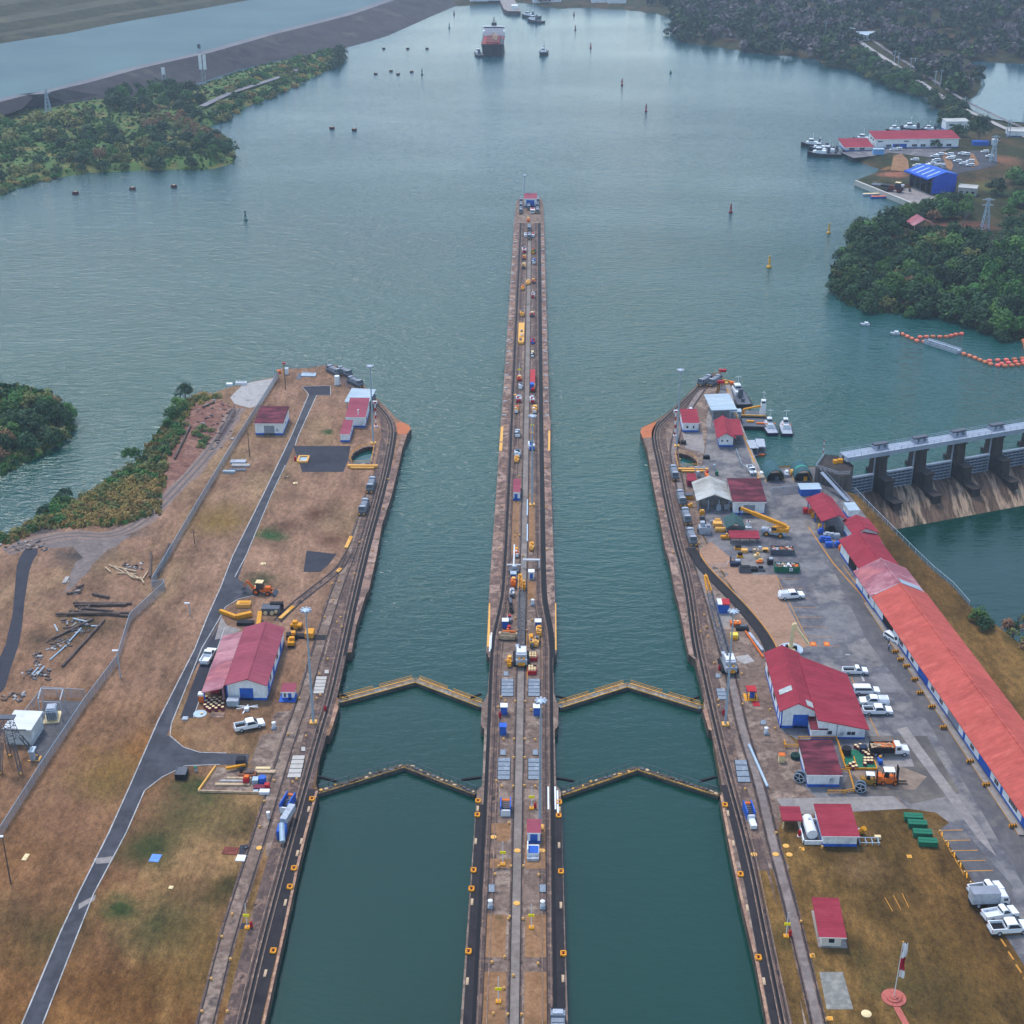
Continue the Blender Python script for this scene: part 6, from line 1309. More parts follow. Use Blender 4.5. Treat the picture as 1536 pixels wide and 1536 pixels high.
gate('lower right chamber gate leaf with yellow edge and grimy deck hinged on the centre wall',(841,1191),(955,1152),'lower',1)
gate('lower right chamber gate leaf with yellow edge and grimy deck hinged on the right bank',(1080,1192),(956,1152),'lower',-1)
for i,(a,b,l) in enumerate((((477,1165),(505,1172),'left bank'),((722,1166),(692,1170),'west face of the centre wall'),((834,1167),(862,1172),'east face of the centre wall'),((1075,1165),(1050,1172),'right bank'))):
    A,Bp=G(*a,-.3),G(*b,-.6); q=MB(); q.bar((0,0,0),tuple(Bp-A),.45,BLKP,.5); single('gate_strut','dark strut reaching out from the %s at the lower gates'%l,'strut',q,A)
for i,(a,b,l) in enumerate((((722,1041),(706,1047),'west face of the centre wall'),((834,1044),(850,1048),'east face of the centre wall'),((1049,1045),(1036,1050),'right bank'),((509,1040),(522,1046),'left bank'))):
    A,Bp=G(*a,-.3),G(*b,-.6); q=MB(); q.bar((0,0,0),tuple(Bp-A),.4,BLKP,.45); single('gate_strut','dark strut at the upper gates reaching from the %s'%l,'strut',q,A)
mast('tall floodlight mast on the left bank beside the workshop',470,1084,915,None)
mast('tall floodlight mast on the left bank point behind the round basin',560,665,549,None)
mast('tall floodlight mast on the centre wall beside the rose roofed house',809.5,1242,1051,None)
mast('tall floodlight mast on the narrow centre wall by the red lean barge load',798,757.5,624,None)
mast('slim floodlight mast at the far tip of the centre wall',787,303,263,None)
mast('tall floodlight mast on the right bank point beside the angled basin',1015,669,555,None)
mast('tall floodlight mast on the right bank in front of the lattice crane',1088,1087,917,None)
# floor hatches
def hatch(px,label,n=5,m=None):
    a,b,c,d=[G(*p) for p in px]; o=a.copy(); r=thing('floor_hatch',label,'floor hatch',o); q=MB(); m=m or GALV
    q.prism([p-o for p in (a,b,c,d)],0,.06,BLKP); q.build('frame',r)
    for k in range(n):
        t0=(k+.07)/n; t1=(k+.93)/n; L0,L1=a.lerp(d,t0),a.lerp(d,t1); R0,R1=b.lerp(c,t0),b.lerp(c,t1)
        q=MB(); q.prism([(L0.lerp(R0,.05)-o),(L0.lerp(R0,.95)-o),(L1.lerp(R1,.95)-o),(L1.lerp(R1,.05)-o)],.06,.14,m); q.build('panel',r)
    return r
HG=mat('hatch_plate',[(138,148,158),(118,128,140),(154,160,166)],.8,.6,fine=(1.5,.2)); HP=mat('hatch_pale',[(186,180,172),(168,160,152)],.8,.8)
hatch([(751,1045),(771,1045),(771,1018.5),(751.5,1018.5)],'five panel grey hatch west of the lane north of the upper gates',5,HG)
hatch([(791.5,1045),(810.5,1045),(810.5,1018.5),(791.7,1018.5)],'five panel grey hatch east of the lane north of the upper gates',5,HG)
hatch([(745.5,1170),(765.5,1170),(766.5,1137),(746.5,1137)],'five panel grey hatch west of the lane north of the lower gates',5,HG)
hatch([(791.5,1170),(811.5,1170),(811,1138),(791.5,1138)],'five panel grey hatch east of the lane behind the mast at the lower gates',5,HG)
hatch([(469,1041),(486,1041),(491.5,1015),(474,1015)],'five panel pale hatch on the left bank behind the floodlight mast',5,HP)
hatch([(429.5,1167),(451.5,1167),(458.5,1133.5),(438.5,1133.5)],'five panel pale hatch on the left bank at the lower gates',5,HP)
hatch([(1106,1174),(1127,1174),(1120,1140),(1101,1140)],'glazed grey hatch with yellow rim on the right bank at the lower gates',4,HG)
hatch([(1077,1050),(1092,1050),(1088,1033),(1073.5,1033)],'dull grey hatch on the right bank at the upper gates',3,HG)
for x,y,w_,h_,l in ((759,1011,8,7.5,'single grey hatch lid south west of the lattice crane'),(754.5,1129,9,9.5,'left one of two rounded hatch lids south of the blue hut'),(803,1129,9,9,'right one of two rounded hatch lids north of the lower hatches'),(737.5,1333,10,13,'plain grey lid above the left white vent on the centre wall'),(814,1333,10,13,'plain grey lid above the right white vent on the centre wall'),(490,1008,7,6,'single pale lid north of the left bank hatch'),(455,1124,6.5,7,'single pale lid north of the lower left bank hatch'),(1077,1014,8,7,'single grey lid south of the lattice crane on the right bank'),(1145,1084,9,8,'single grey lid with pale rim beside the big workshop front')):
    hatch([(x-w_/2,y+h_/2),(x+w_/2,y+h_/2),(x+w_/2,y-h_/2),(x-w_/2,y-h_/2)],l,1,HG if x<1300 and x>500 else HP)
def vent(label,p,s=1.):
    r=thing('round_vent',label,'vent',p,0,None,s); q=MB(); q.box(0,-.3,0,1.3,1.7,.5,HG); q.build('base',r); q=MB(); q.lathe([(.5,.5),(.5,1.7),(.62,1.72),(.62,1.9),(.4,2.05),(.05,2.1)],WHP,14); q.build('cowl',r)
for x,y,l in ((735.5,1360,'white cowled vent west of the lane near the bottom of the picture'),(813.8,1361,'white cowled vent east of the lane near the bottom of the picture'),(411,1092,'white cowled vent on the left bank beside the parked pickup'),(1149,1100,'white cowled vent on the right bank beside the big workshop'),(799,907,'small white vent on the narrow wall north of the crane')): vent(l,at(x,y),.75)
def post_sign(label,px,py,top=None,red=False):
    r=thing('sign_post',label,'sign post',at(px,py)); h=4.2; q=MB(); q.cyl((0,0,0),(0,0,h+1.2),.09,WHP,.07,6); q.build('pole',r); q=MB(); q.box(0,-.08,h-1.6,1.1,.12,.55,mat('signal_yellow',[(244,222,30)])); q.build('sign_plate',r); q=MB(); q.box(0,0,0,.9,.9,.3,YEL); q.build('base',r)
    if red: q=MB(); q.lathe([(.1,.1),(.28,.2),(.28,1.2),(.1,1.4)],REDP,8,(.7,.1)); q.build('hydrant',r)
for x,y,l,rd in ((754.3,1297,'yellow plated sign post west of the lane below the stair pit',0),(797,1392,'yellow plated sign post east of the lane on the dry grass',0),(747.7,1503,'yellow plated sign post nearest the bottom of the picture',0),(797.5,1213,'yellow plated sign post with red hydrant east of the lane',1),(371,1392,'sign post with red hydrant on the lower left bank',1),(1179,1405,'sign post with red hydrant on the lower right bank',1),(779,566,'yellow plated sign post west of the lane on the narrow wall',0),(798.5,650,'yellow plated sign post east of the lane on the narrow wall',0)): post_sign(l,x,y,None,rd)
# round yellow discs, small bollards, edge markers: one of each kind, then copies
q=MB(); q.lathe([(.62,.0),(.62,.06),(.5,.09)],YELP,16); proto=single('manhole_cover','','manhole cover',q)
many(proto,[(740,1255.6),(813,1276),(776,1276),(775,1355),(389,1272),(1131,1281.6),(1163.5,1281.6),(1184,1282),(1179,1269),(773,592)],'round pale yellow manhole cover set in the lock deck','round yellow manhole covers',0,.03)
q=MB(); q.lathe([(.24,0),(.24,.08),(.16,.12),(.16,.36),(.26,.4),(.24,.5),(.08,.53)],mat('dull_yellow',[(206,158,92),(180,132,78)],.8,.8),10); proto=single('bollard','','bollard',q)
cb=[(755.5,1110),(771,1110),(787,1110),(802.8,1111),(770.5,1138),(787,1138),(744.5,1173),(752.8,1181),(769.8,1181),(786.4,1180),(802.8,1181),(809,1174),(751.6,1047),(757.8,1053),(772.7,1053.4),(788,1053.7),(802.8,1053.7),(747.6,1062),(797,1066),(812.5,1063),(773,928.5),(798,931),(775.5,947),(790,947),(758.8,992.5),(764,996),(771,990.7),(764.5,1376.8),(784.5,1379.8),(766.3,1301),(785.2,1300.6),(761.5,1523.5),(782.7,1523.5),(770,1465),(774,693),(778,716),(777,755.6),(797.7,757.4),(773,805),(779,804),(776,834),(784,835),(783,871),(777,872),(763,1236),(748,1301),(742.5,1313),(808,1314),(738,1445),(807,1447),(740,1522),(757,1437),(756,1484),(762.5,1380)]
many(proto,cb,'stubby pale yellow bollard on the deck of the centre lock wall','bollards on the centre wall',0)
ap=[(768,480.5),(767.7,500),(765.9,521),(764.4,545),(762,569),(761.7,596),(814.5,480.5),(814.2,500.7),(814.5,521),(815,545),(815.3,569),(816,596.5),(755.7,701.8),(818,702),(753,760.5),(818.8,761.8),(749.5,824),(820,825.8),(774,372),(812,372),(772.5,396),(812.6,396),(771.5,418),(813,418),(770,440),(813.5,440),(769,460),(814,460),(758,640),(817,640)]
many(dup(proto,(0,0,0),0),ap,'stubby pale yellow bollard on the walkway of the long approach wall','bollards on the approach wall',0)
lb_=[(575,763),(539.6,814.6),(559,826.7),(508.5,856),(532,862),(508.5,873.6),(497.5,877),(500,901.7),(487,927),(511,927.5),(505.5,934.5),(513,942),(465,989),(491.6,990),(479,1012.5),(449,1049),(475,1049),(480.5,1044),(432,1102.7),(459,1105.5),(411,1172.5),(439,1174.7),(445,1170),(396.5,1203.5),(389.5,1241.6),(348.5,1373),(333,1407),(346,1440.6),(317,1470),(303,1519),(341,1519),(583,666),(582,720)]
many(dup(proto,(0,0,0),0),lb_,'stubby pale yellow bollard on the deck of the left bank','bollards on the left bank',0)
rb_=[(1056,924),(1059.6,941.8),(1062,956.5),(1050.8,949),(1078,942),(1071,996),(1112.6,1012),(1113.7,1057.7),(1077.5,1060),(1077,1051.6),(1162.5,1094),(995,767),(1010,830),(1048,816),(1046,811),(1058.5,863.7),(1117.5,1185),(1164,1251),(1201.4,1384),(1240,1531),(1020,690),(1000,706),(1155,1066),(1200,1274),(1233,1272),(1219,1434)]
many(dup(proto,(0,0,0),0),rb_,'stubby pale yellow bollard on the deck of the right bank','bollards on the right bank',0)
def marker(L_=1.3):
    r=thing('fender_recess','','mooring recess',(0,0,0)); q=MB()
    for s in(-1,1): q.box(s*.42,0,0,.22,L_,.3,YEL)
    for s in(-1,1): q.box(0,s*(L_/2-.12),0,1.06,.24,.3,YEL)
    q.build('frame',r); q=MB(); q.box(0,0,0,.64,L_-.4,.12,ORG); q.box(.0,0,.12,.25,.4,.25,BLKP); q.build('hook',r); return r
mk=marker()
mpts=[(717,1202),(716,1223),(710.3,1306),(707.2,1334),(702.6,1428),(838.8,1204),(838,1224),(841.4,1308),(845,1431)]
many(mk,mpts,'yellow framed mooring recess on the edge of the centre wall','mooring recesses of the centre wall',0,.04)
many(dup(mk,(0,0,0),0),[(468,1199),(441,1303),(435,1331),(410,1427)],'yellow framed mooring recess on the edge of the left bank','mooring recesses of the left bank',0,.04)
many(dup(mk,(0,0,0),0),[(1087.4,1208),(1110.7,1312),(1137.6,1437)],'yellow framed mooring recess on the edge of the right bank','mooring recesses of the right bank',0,.04)
q=MB(); q.box(0,0,-.05,.45,1.7,.14,PALEW); pr=single('rubbing_block','','fender',q)
many(pr,[(716.5,1213),(713.5,1262),(708,1353),(701,1472),(838.6,1268),(841.4,1358),(844.5,1468),(839,1214),(463,1214),(452,1262),(428,1354),(398,1460),(446,1280),(1092,1220),(1121,1362),(1146,1472),(1100,1265)],'pale worn rubbing block on a lock wall edge','rubbing blocks',0,.04)
q=MB(); q.box(0,0,0,.32,7.5,.25,WHP); pr=single('white_guard_rail','','guard rail',q)
many(pr,[(736.5,962),(735,966),(822.5,1198),(833,1198),(836.5,1204)],'white painted guard beam lying along the tow track of the centre wall','white guard beams',0,.02)
q=MB(); q.box(0,0,0,.28,10.5,.3,mat('pale_blue_beam',[(176,198,214)])); pr=single('light_blue_beam','','beam',q)
many(pr,[(791,762),(791,800)],'pale blue beam lying beside the lane on the narrow centre wall','pale blue beams',0,.02)
q=MB(); q.box(0,0,0,1.3,.22,.28,WHP); q.box(.5,0,.28,.16,.16,.5,PALEW); pr=single('edge_bar','','edge bar',q)
EL=sorted((v.y,v.x) for v in GP(ILp)); ER=sorted((v.y,v.x) for v in GP(IRp)); ob=pr
for sd,E_,gl in ((1,EL,'west'),(-1,ER,'east')):
    for k in range(19):
        y_=452+k*12.4; x_=float(np.interp(y_,[e[0] for e in E_],[e[1] for e in E_]))+sd*.95
        o=ob if ob is not None else dup(pr,(0,0,0),0); ob=None
        o.location=(x_,y_,.02); o.rotation_euler=(0,0,0 if sd>0 else pi); o['label']='short white bar across the %s edge of the approach wall'%gl; o['group']='white bars of the %s edge'%gl
mb=MB()
for q_ in ([(751.5,640),(755,640),(754,662),(749.6,662)],[(749.4,664),(754,664),(753,676),(748.8,676)],[(822.5,646),(825.4,646),(825,676),(822,676)],[(733.4,905),(735.4,905),(734.8,970),(730.4,970)],[(832.6,905),(834.2,905),(834.8,975),(832.8,975)]): mb.sheet(GP(q_),.03,YELP)
struct('worn_edge_paint',mb)
# machinery lying on the narrow approach wall
def lump(name,label,px,py,parts,cat,rot=0,z=0):
    r=thing(name,label,cat,at(px,py,z),rot)
    for nm,L__ in parts.items():
        q=MB()
        for b in L__: 
            if b[0]=='b': q.box(*b[1:])
            elif b[0]=='c': q.cyl(*b[1:])
            else: q.bar(*b[1:])
        q.build(nm,r)
    return r
lump('yellow_pontoon','long pale yellow pontoon lying on the narrow centre wall',782,502,{'hull':[('b',0,0,0,2.2,22,1.1,YELP),('b',0,-11.3,.2,1.6,.8,.8,YELP)],'hatch':[('b',.1,1,1.1,.8,2,.25,STLD),('b',.2,-4,1.1,1.2,3,.3,PALEW),('b',-.2,-9,1.1,.9,1.6,.4,STLD),('b',0,-6,1.1,1.4,1.2,.15,YEL)]},'pontoon')
lump('red_trailer','long bright red load with blue cab on the narrow centre wall',799,574,{'load':[('b',0,1,.7,1.7,13,1.4,REDP)],'chassis':[('b',0,-1,.2,1.5,17,.5,BLKP)],'cab':[('b',-.2,-7,.7,1.5,2.2,1.7,BLU),('b',.6,-6.9,.7,.5,2.6,1.2,YELP)],'nose':[('b',.1,-9,.5,1.2,1.2,.9,REDP)]},'trailer')
for x,y,a,b,c,l in ((786.2,378,WHP,GLS,REDP,'white van with red rear on the approach wall'),(786,389,ORG,YEL,STLD,'orange cart behind the white van on the approach wall'),(800.4,395,STLD,BLU,WHP,'dark blue machine on the east side of the approach wall'),(785.5,402,YELP,CREAM,STLD,'pale yellow crate on the west side of the approach wall'),(800,424,ORG,YELP,STLD,'orange and cream pallet stack on the approach wall'),(792,426,YELP,YELP,YELP,'yellow box in the lane of the approach wall'),(784,434,YEL,ORG,YELP,'yellow machine on the west side of the approach wall'),(799.7,446,WHP,SIL,REDP,'white roofed cart on the east side of the approach wall'),(800,380,GRN,REDP,YEL,'green and red machine on the approach wall'),(798,474,REDP,CREAM,STLD,'crimson reel on the east side of the approach wall'),(783,473,YEL,STLD,YELP,'small yellow machine ahead of the long pontoon'),(799,514,REDP,MARN,BLU,'crimson and blue trailer near the long pontoon'),(798.5,534,BLKP,CREAM,WHP,'black and white striped barrier stack'),(779,570,ORG,CREAM,REDP,'orange coil on the west side of the narrow wall'),(781,582,SIL,STLD,WHP,'grey cabinet beside the lane'),(778,602,WHP,SIL,REDP,'white topped machine with red front west of the lane'),(798,603,WHP,SIL,REDP,'white topped machine with red front east of the lane'),(775,618,YEL,ORG,WHP,'yellow cross frame west of the lane'),(802,617,YEL,YELP,WHP,'yellow box east of the lane under the floodlight'),(776,654,STLD,SIL,WHP,'dark grey winch on the deck west of the lane'),(797,672,WHP,GLS,BLU,'white van with dark window east of the lane'),(776,684,RF_BLU,GLS,WHP,'pale blue roofed cart west of the lane'),(775,692,YELP,YEL,YELP,'yellow box behind the pale blue cart'),(797.5,823,YELP,YEL,YELP,'pale yellow cabinet beside the east grass strip'),(775,833,ORG,YEL,WHP,'orange motor beside the white derrick'),(770,878,ORG,YELP,ORG,'orange box in front of the blue hut'),(768,893,WHP,SIL,STLD,'white cylinder tank on the deck'),(766,910,BLKP,STLD,BLKP,'row of black tyres on the deck west of the boom'),(784.5,883,YEL,YELP,YEL,'yellow cart lying in the lane under the boom tip'),(764,932,SIL,REDP,STLD,'grey and red compressor beside the white topped hut'),(763,952,MARN,REDP,ORG,'maroon tarpaulin covered stack'),(762,958.5,PALEW,ORG,PALEW,'long timber with orange centre west of the crane'),(808,951,YELP,YEL,YELP,'pale yellow frame stack east of the crane boom'),(797,966,YELP,YEL,STLD,'left yellow beam bundle east of the crane'),(805,966,YELP,STLD,YELP,'right yellow beam bundle east of the crane'),(764,996,YEL,YELP,YEL,'small yellow pump west of the crane')):
    far_=y<700; s=1.15 if far_ else .85
    rn=random.Random(int(x*7+y)); w_=rn.uniform(1.1,1.7)*s; d=rn.uniform(1.8,3.2)*s*(1.5 if y>950 and 'beam' in l else 1); h=rn.uniform(.8,1.5)
    if 'long timber' in l: w_,d=4.4,.9
    if 'tyres' in l: w_,d=.9,6.5; h=.6
    lump('deck_cart' if 'cart' in l else ('van' if 'van' in l else 'deck_machine'),l,x,y,{'body':[('b',0,0,.25,w_,d,h,a),('b',0,0,0,w_*.9,d*.9,.25,BLKP)],'top_unit':[('b',w_*.05,d*.15,.25+h,w_*.7,d*.4,.5,b),('b',-w_*.15,-d*.3,.25+h,w_*.45,d*.22,.3,c)],'front':[('b',0,-d/2-.2,.3,w_*.8,.4,h*.7,c)]},'van' if 'van' in l else 'machine',rn.uniform(-.1,.1))
lump('derrick','white pole derrick on a dark base beside the blue hut',770.5,858,{'base':[('b',0,0,0,2.6,2.4,.9,STLD),('b',.2,.5,.9,1.2,1.2,.8,SIL)],'jib':[('x',(0,0,1.4),(.1,6.5,4.6),.35,WHP)],'crossbar':[('b',0,2.2,.8,3.6,.3,.3,WHP)]},'derrick')
lump('portal_frame','white portal frame over the east strip of the narrow wall',797,852,{'beam':[('b',0,0,2.2,4.4,.4,.4,WHP)],'post':[('b',-2,0,0,.3,.3,2.2,WHP),('b',2,0,0,.3,.3,2.2,WHP)]},'frame')
# red skips of cream drums beside the crane
for x,y,n,l in ((799,988,9,'red skip full of cream drums nearest the crane house'),(798,1008,8,'red and black skip of cream drums south of the crane')):
    lump('drum_skip',l,x,y,{'skip':[('b',0,0,0,2.0,2.6,.9,REDP),('b',0,1.1,.9,2.0,.3,.3,BLKP)],'drum_lids':[('c',(-.6+.6*(i%3),-.8+.75*(i//3),.9),(-.6+.6*(i%3),-.8+.75*(i//3),1.35),.27,CREAM) for i in range(n)]},'skip')
mb=MB()
for q_ in ([(790,950),(791,1019)],[(812.8,950),(813.5,1018)],[(791,1018.5),(813.5,1018.5)]): ribbon(mb,[tuple(v[:2]) for v in GP(q_)],-.1,.1,.02,YLINE)
struct('deck_markings',mb)
crane('tracked lattice crane on the centre wall with boom lowered along the lane',at(782,990),R(1),at(783,876)[1]-at(782,990)[1],2.4,SIL)
crane('tracked lattice crane on the right bank with blue red hut under its boom tip',at(1092,1001),R(4),at(1080,900)[1]-at(1092,1001)[1],6.5,SIL)
lump('boom_rest','blue cabin with half white half red roof under the crane boom tip',1084,916,{'body':[('b',0,0,0,2.8,2.8,2.4,BLU)],'roof':[('b',-.9,0,2.4,1.1,3.0,.2,WHP),('b',.6,0,2.4,1.9,3.0,.2,REDP)]},'cabin')
# --- vehicles
P=lambda lab,a,b,bed,cat='pickup truck',dbl=True,s=1.12:place(pickup('pickup_truck' if bed!='van' else 'van',lab,bed,cat,double=dbl),a,b,s)
def place(o,a,b,s=1.):
    A,Bq=G(*a),G(*b); m=(A+Bq)/2; o.location=(m.x,m.y,.03); o.rotation_euler=(0,0,hd(a,b)); o.scale=(s,)*3; return o
P('white pickup with an open bed parked on the road beside the left workshop',(306,999),(319,978),'white',dbl=False)
P('white pickup with dark bed parked on the dry grass south of the left workshop',(355,1096),(394,1088),'open')
P('white pickup with slatted bed cover alone in the dirt edged parking bays',(1171,898),(1202,896),'cover')
P('white flatbed pickup at the north end of the row beside the big workshop',(1271,1010),(1293,1010),'open',dbl=False,s=1.)
P('white van in the row beside the big workshop',(1286,1040),(1311,1040),'van','van',s=1.05)
P('white pickup facing the workshop wall with its tail to the road',(1329,1057),(1292,1056),'cover')
P('white pickup with black bed at the south end of the workshop row',(1299,1070),(1332,1070),'open')
P('white pickup half hidden behind the box truck',(1455,1341),(1500,1334),'open',dbl=False)
P('white pickup with pale bed between the box truck and the nearest pickup',(1481,1378),(1517,1372),'white',dbl=False)
P('white double cab pickup nearest the camera in the lower right car park',(1488,1398),(1538,1395),'open',s=1.25)
P('small white pickup beside the launch quay fence',(1124,703),(1130,713),'open',dbl=False,s=.95)
P('white pickup partly under the roof of the long depot beside two people',(1334,958),(1345,965),'van','van',s=.9)
place(truck('box_truck','white cab box truck with pale grey box in the lower right car park','box'),(1461,1357),(1510,1355),1.0)
place(truck('dump_truck','white cab tipper truck loaded with timber in front of the workshop wing','dump'),(1308,1131),(1358,1131),1.0)
forklift('big orange forklift with white roof in the drum yard',at(1333,1174),R(-92),ORG,1.35); forklift('small dark forklift beside the big orange one',at(1305,1176),R(-95),mat('dark_yellow_paint',[(150,110,40)]),1.05)
mobile_crane('yellow mobile crane with raised boom in front of the maroon warehouse',at(1161,803),R(72))
backhoe('orange backhoe loader parked at the upper road junction',at(392,890),R(-97),ORG,1.15)
# --- towing locomotives
lo=[(499,557,24),(516,558,26),(531,573,30),(550,593,33)]
base=loco('towing_locomotive','silver towing locomotive, outer one of the first pair on the left bank bend')
def setl(o,px,py,deg,l=None,s=.8):
    o.location=at(px,py,.1); o.rotation_euler=(0,0,R(deg)); o.scale=(s,)*3
    if l: o['label']=l
    return o
LN=[(501,560,40,None),(517,562,40,'silver towing locomotive, inner one of the first pair on the left bank bend'),(533,577,42,'silver towing locomotive, third along the left bank bend'),(552,598,38,'silver towing locomotive behind the floodlight mast on the left bank bend'),(557,732,-3,'silver towing locomotive below the round basin on the left bank'),(546,765,-4,'silver towing locomotive nearest the camera on the left bank'),
(1057,575,-36,'left one of two silver towing locomotives at the right bank point'),(1072,575,-36,'right one of two silver towing locomotives at the right bank point'),(1011,714,2,'silver towing locomotive beside the angled basin on the right bank'),(1021.5,752,3,'second silver towing locomotive of the row beside the grey shed'),(1029,779,3,'third silver towing locomotive of the row beside the grey shed'),(1037,810,4,'fourth and nearest silver towing locomotive of the row beside the grey shed'),
(793,313,0,'silver towing locomotive in front of the house on the tip of the centre wall'),(793.8,345,0,'northern one of two silver towing locomotives in the lane of the centre wall'),(794,357,0,'southern one of two silver towing locomotives in the lane of the centre wall'),(781.5,303,0,'farthest silver towing locomotive west of the tip house'),(781.5,310.5,0,'middle silver towing locomotive west of the tip house'),(781.4,318.5,0,'nearest silver towing locomotive west of the tip house'),(806.2,303,0,'farthest silver towing locomotive east of the tip house'),(806.2,310.5,0,'middle silver towing locomotive east of the tip house'),(806.2,318.5,0,'nearest silver towing locomotive east of the tip house'),(837,1560,0,'silver towing locomotive cut by the bottom of the picture on the centre wall')]
setl(base,*LN[0][:3]); base['group']='towing locomotives'
for x,y,d,l in LN[1:]: setl(dup(base,(0,0,0),0,l),x,y,d,l,1.0 if y>1500 else (.8 if y>450 else .7))
lump('white_van','white van beside the locomotive at the tip of the centre wall',798.8,319,{'body':[('b',0,0,.3,2.0,4.6,1.6,WHP)],'windscreen':[('b',0,-2.32,1.0,1.6,.06,.6,GLS)],'roof_rack':[('b',0,.5,1.9,1.5,2.0,.2,REDP)]},'van')
for i,(x,y,l) in enumerate(((788,355,'white cart left of the twin lane locomotives'),(799.6,355,'white and red cart right of the twin lane locomotives'),(792.5,332,'orange gantry stand in the lane south of the tip house'))):
    lump('deck_cart',l,x,y,{'body':[('b',0,0,.2,1.2,3.2,1.1,WHP if i<2 else ORG)],'load':[('b',0,.4,1.3,.9,1.2,.5,(SIL,REDP,YELP)[i])]},'cart')
# ================================================================ BOATS, BUOYS
NAVY=mat('navy_hull',[(30,38,60),(40,48,70)],.6,.5); DHUL=mat('black_hull',[(26,28,34),(40,42,48)],.5,.6); RDK=mat('red_oxide_deck',[(132,50,48),(156,66,60)],.4,.8)
BR=mat('buoy_red',[(150,34,44),(126,28,38)]); BG=mat('buoy_green',[(24,92,84),(20,76,70)]); BY=mat('buoy_yellow',[(228,178,52),(206,140,44)]); BD=mat('mooring_float',[(88,30,38),(66,26,32)])
def setb(o,px,py,deg,s=1.): o.location=at(px,py,WZ+.1); o.rotation_euler=(0,0,R(deg)); o.scale=(s,)*3; return o
setb(boat('pilot_launch','white launch with navy hull moored against the work pontoon',9.8,3.7,NAVY),1154,644,4,1.1)
setb(boat('pilot_launch','white launch with navy hull moored outermost at the quay',9.8,3.7,NAVY),1178,645,-2,1.1)
t=setb(boat('workboat','broad grey decked workboat with white wheelhouse at the quay tip',15,5.0,DHUL,'tug'),1108,598,6,1.15)
r=thing('work_pontoon','grey pontoon barge with a yellow crane arm beside the launches','pontoon',at(1131,633,WZ),R(-3)); q=MB(); q.box(0,0,-.8,8.6,14,2.0,DHUL); q.build('hull',r); q=MB(); q.box(0,0,1.2,8.2,13.6,.05,STLD); q.box(0,.6,1.25,8.4,.8,.35,BLKP); q.box(0,1.6,1.25,8,.4,.6,YELP); q.build('deck',r)
q=MB(); q.cyl((-3.2,3.5,1.2),(-3.2,3.5,3.0),.4,YEL); q.bar((-3.2,3.5,3.0),(2.6,4.4,4.0),.5,YEL); q.bar((-3.6,5.6,1.4),(-3.2,3.5,2.6),.3,YEL); q.build('crane_arm',r)
q=MB(); q.box(-1.5,-3.2,1.25,2.4,.8,.5,YEL); q.box(1.6,-4.6,1.25,2.6,.8,.4,ORG); q.build('deck_cargo',r)
q=MB(); q.box(3.0,4.0,1.2,1.8,3.0,3.6,WHP,0,.8,.8); q.box(3.0,4.0,4.8,1.4,1.6,1.4,WHP); q.cyl((3,4,6.2),(3,4,9.4),.08,WHP); q.bar((2.4,4,8.6),(3.6,4,8.6),.1,WHP); w_=q.build('wheelhouse',r); q=MB(); q.box(3,3.18,5.3,1.1,.06,.6,GLS); q.build('windows',w_)
for x,y,l,d in ((1128,678,'grey roofed ferry pontoon left of its twin at the quay',4),(1140,676,'grey roofed ferry pontoon with orange stern',-4)):
    r=thing('roofed_boat',l,'boat',at(x,y,WZ),R(d)); q=MB(); q.box(0,0,-.5,2.6,7.6,1.2,STLD); q.build('hull',r); q=MB(); q.box(0,.4,2.4,2.8,6.6,.15,SIL,0,.95,.95); q.box(0,.4,.7,2.3,5.6,.5,STLD); 
    for sx in(-1,1):
        for yy in(-2.6,.4,3.4): q.box(sx*1.2,yy,.7,.12,.12,1.7,SIL)
    q.build('canopy',r); q=MB(); q.box(0,-3.9,-.2,2.2,1.0,.8,ORG if d<0 else STLD); q.build('stern',r)
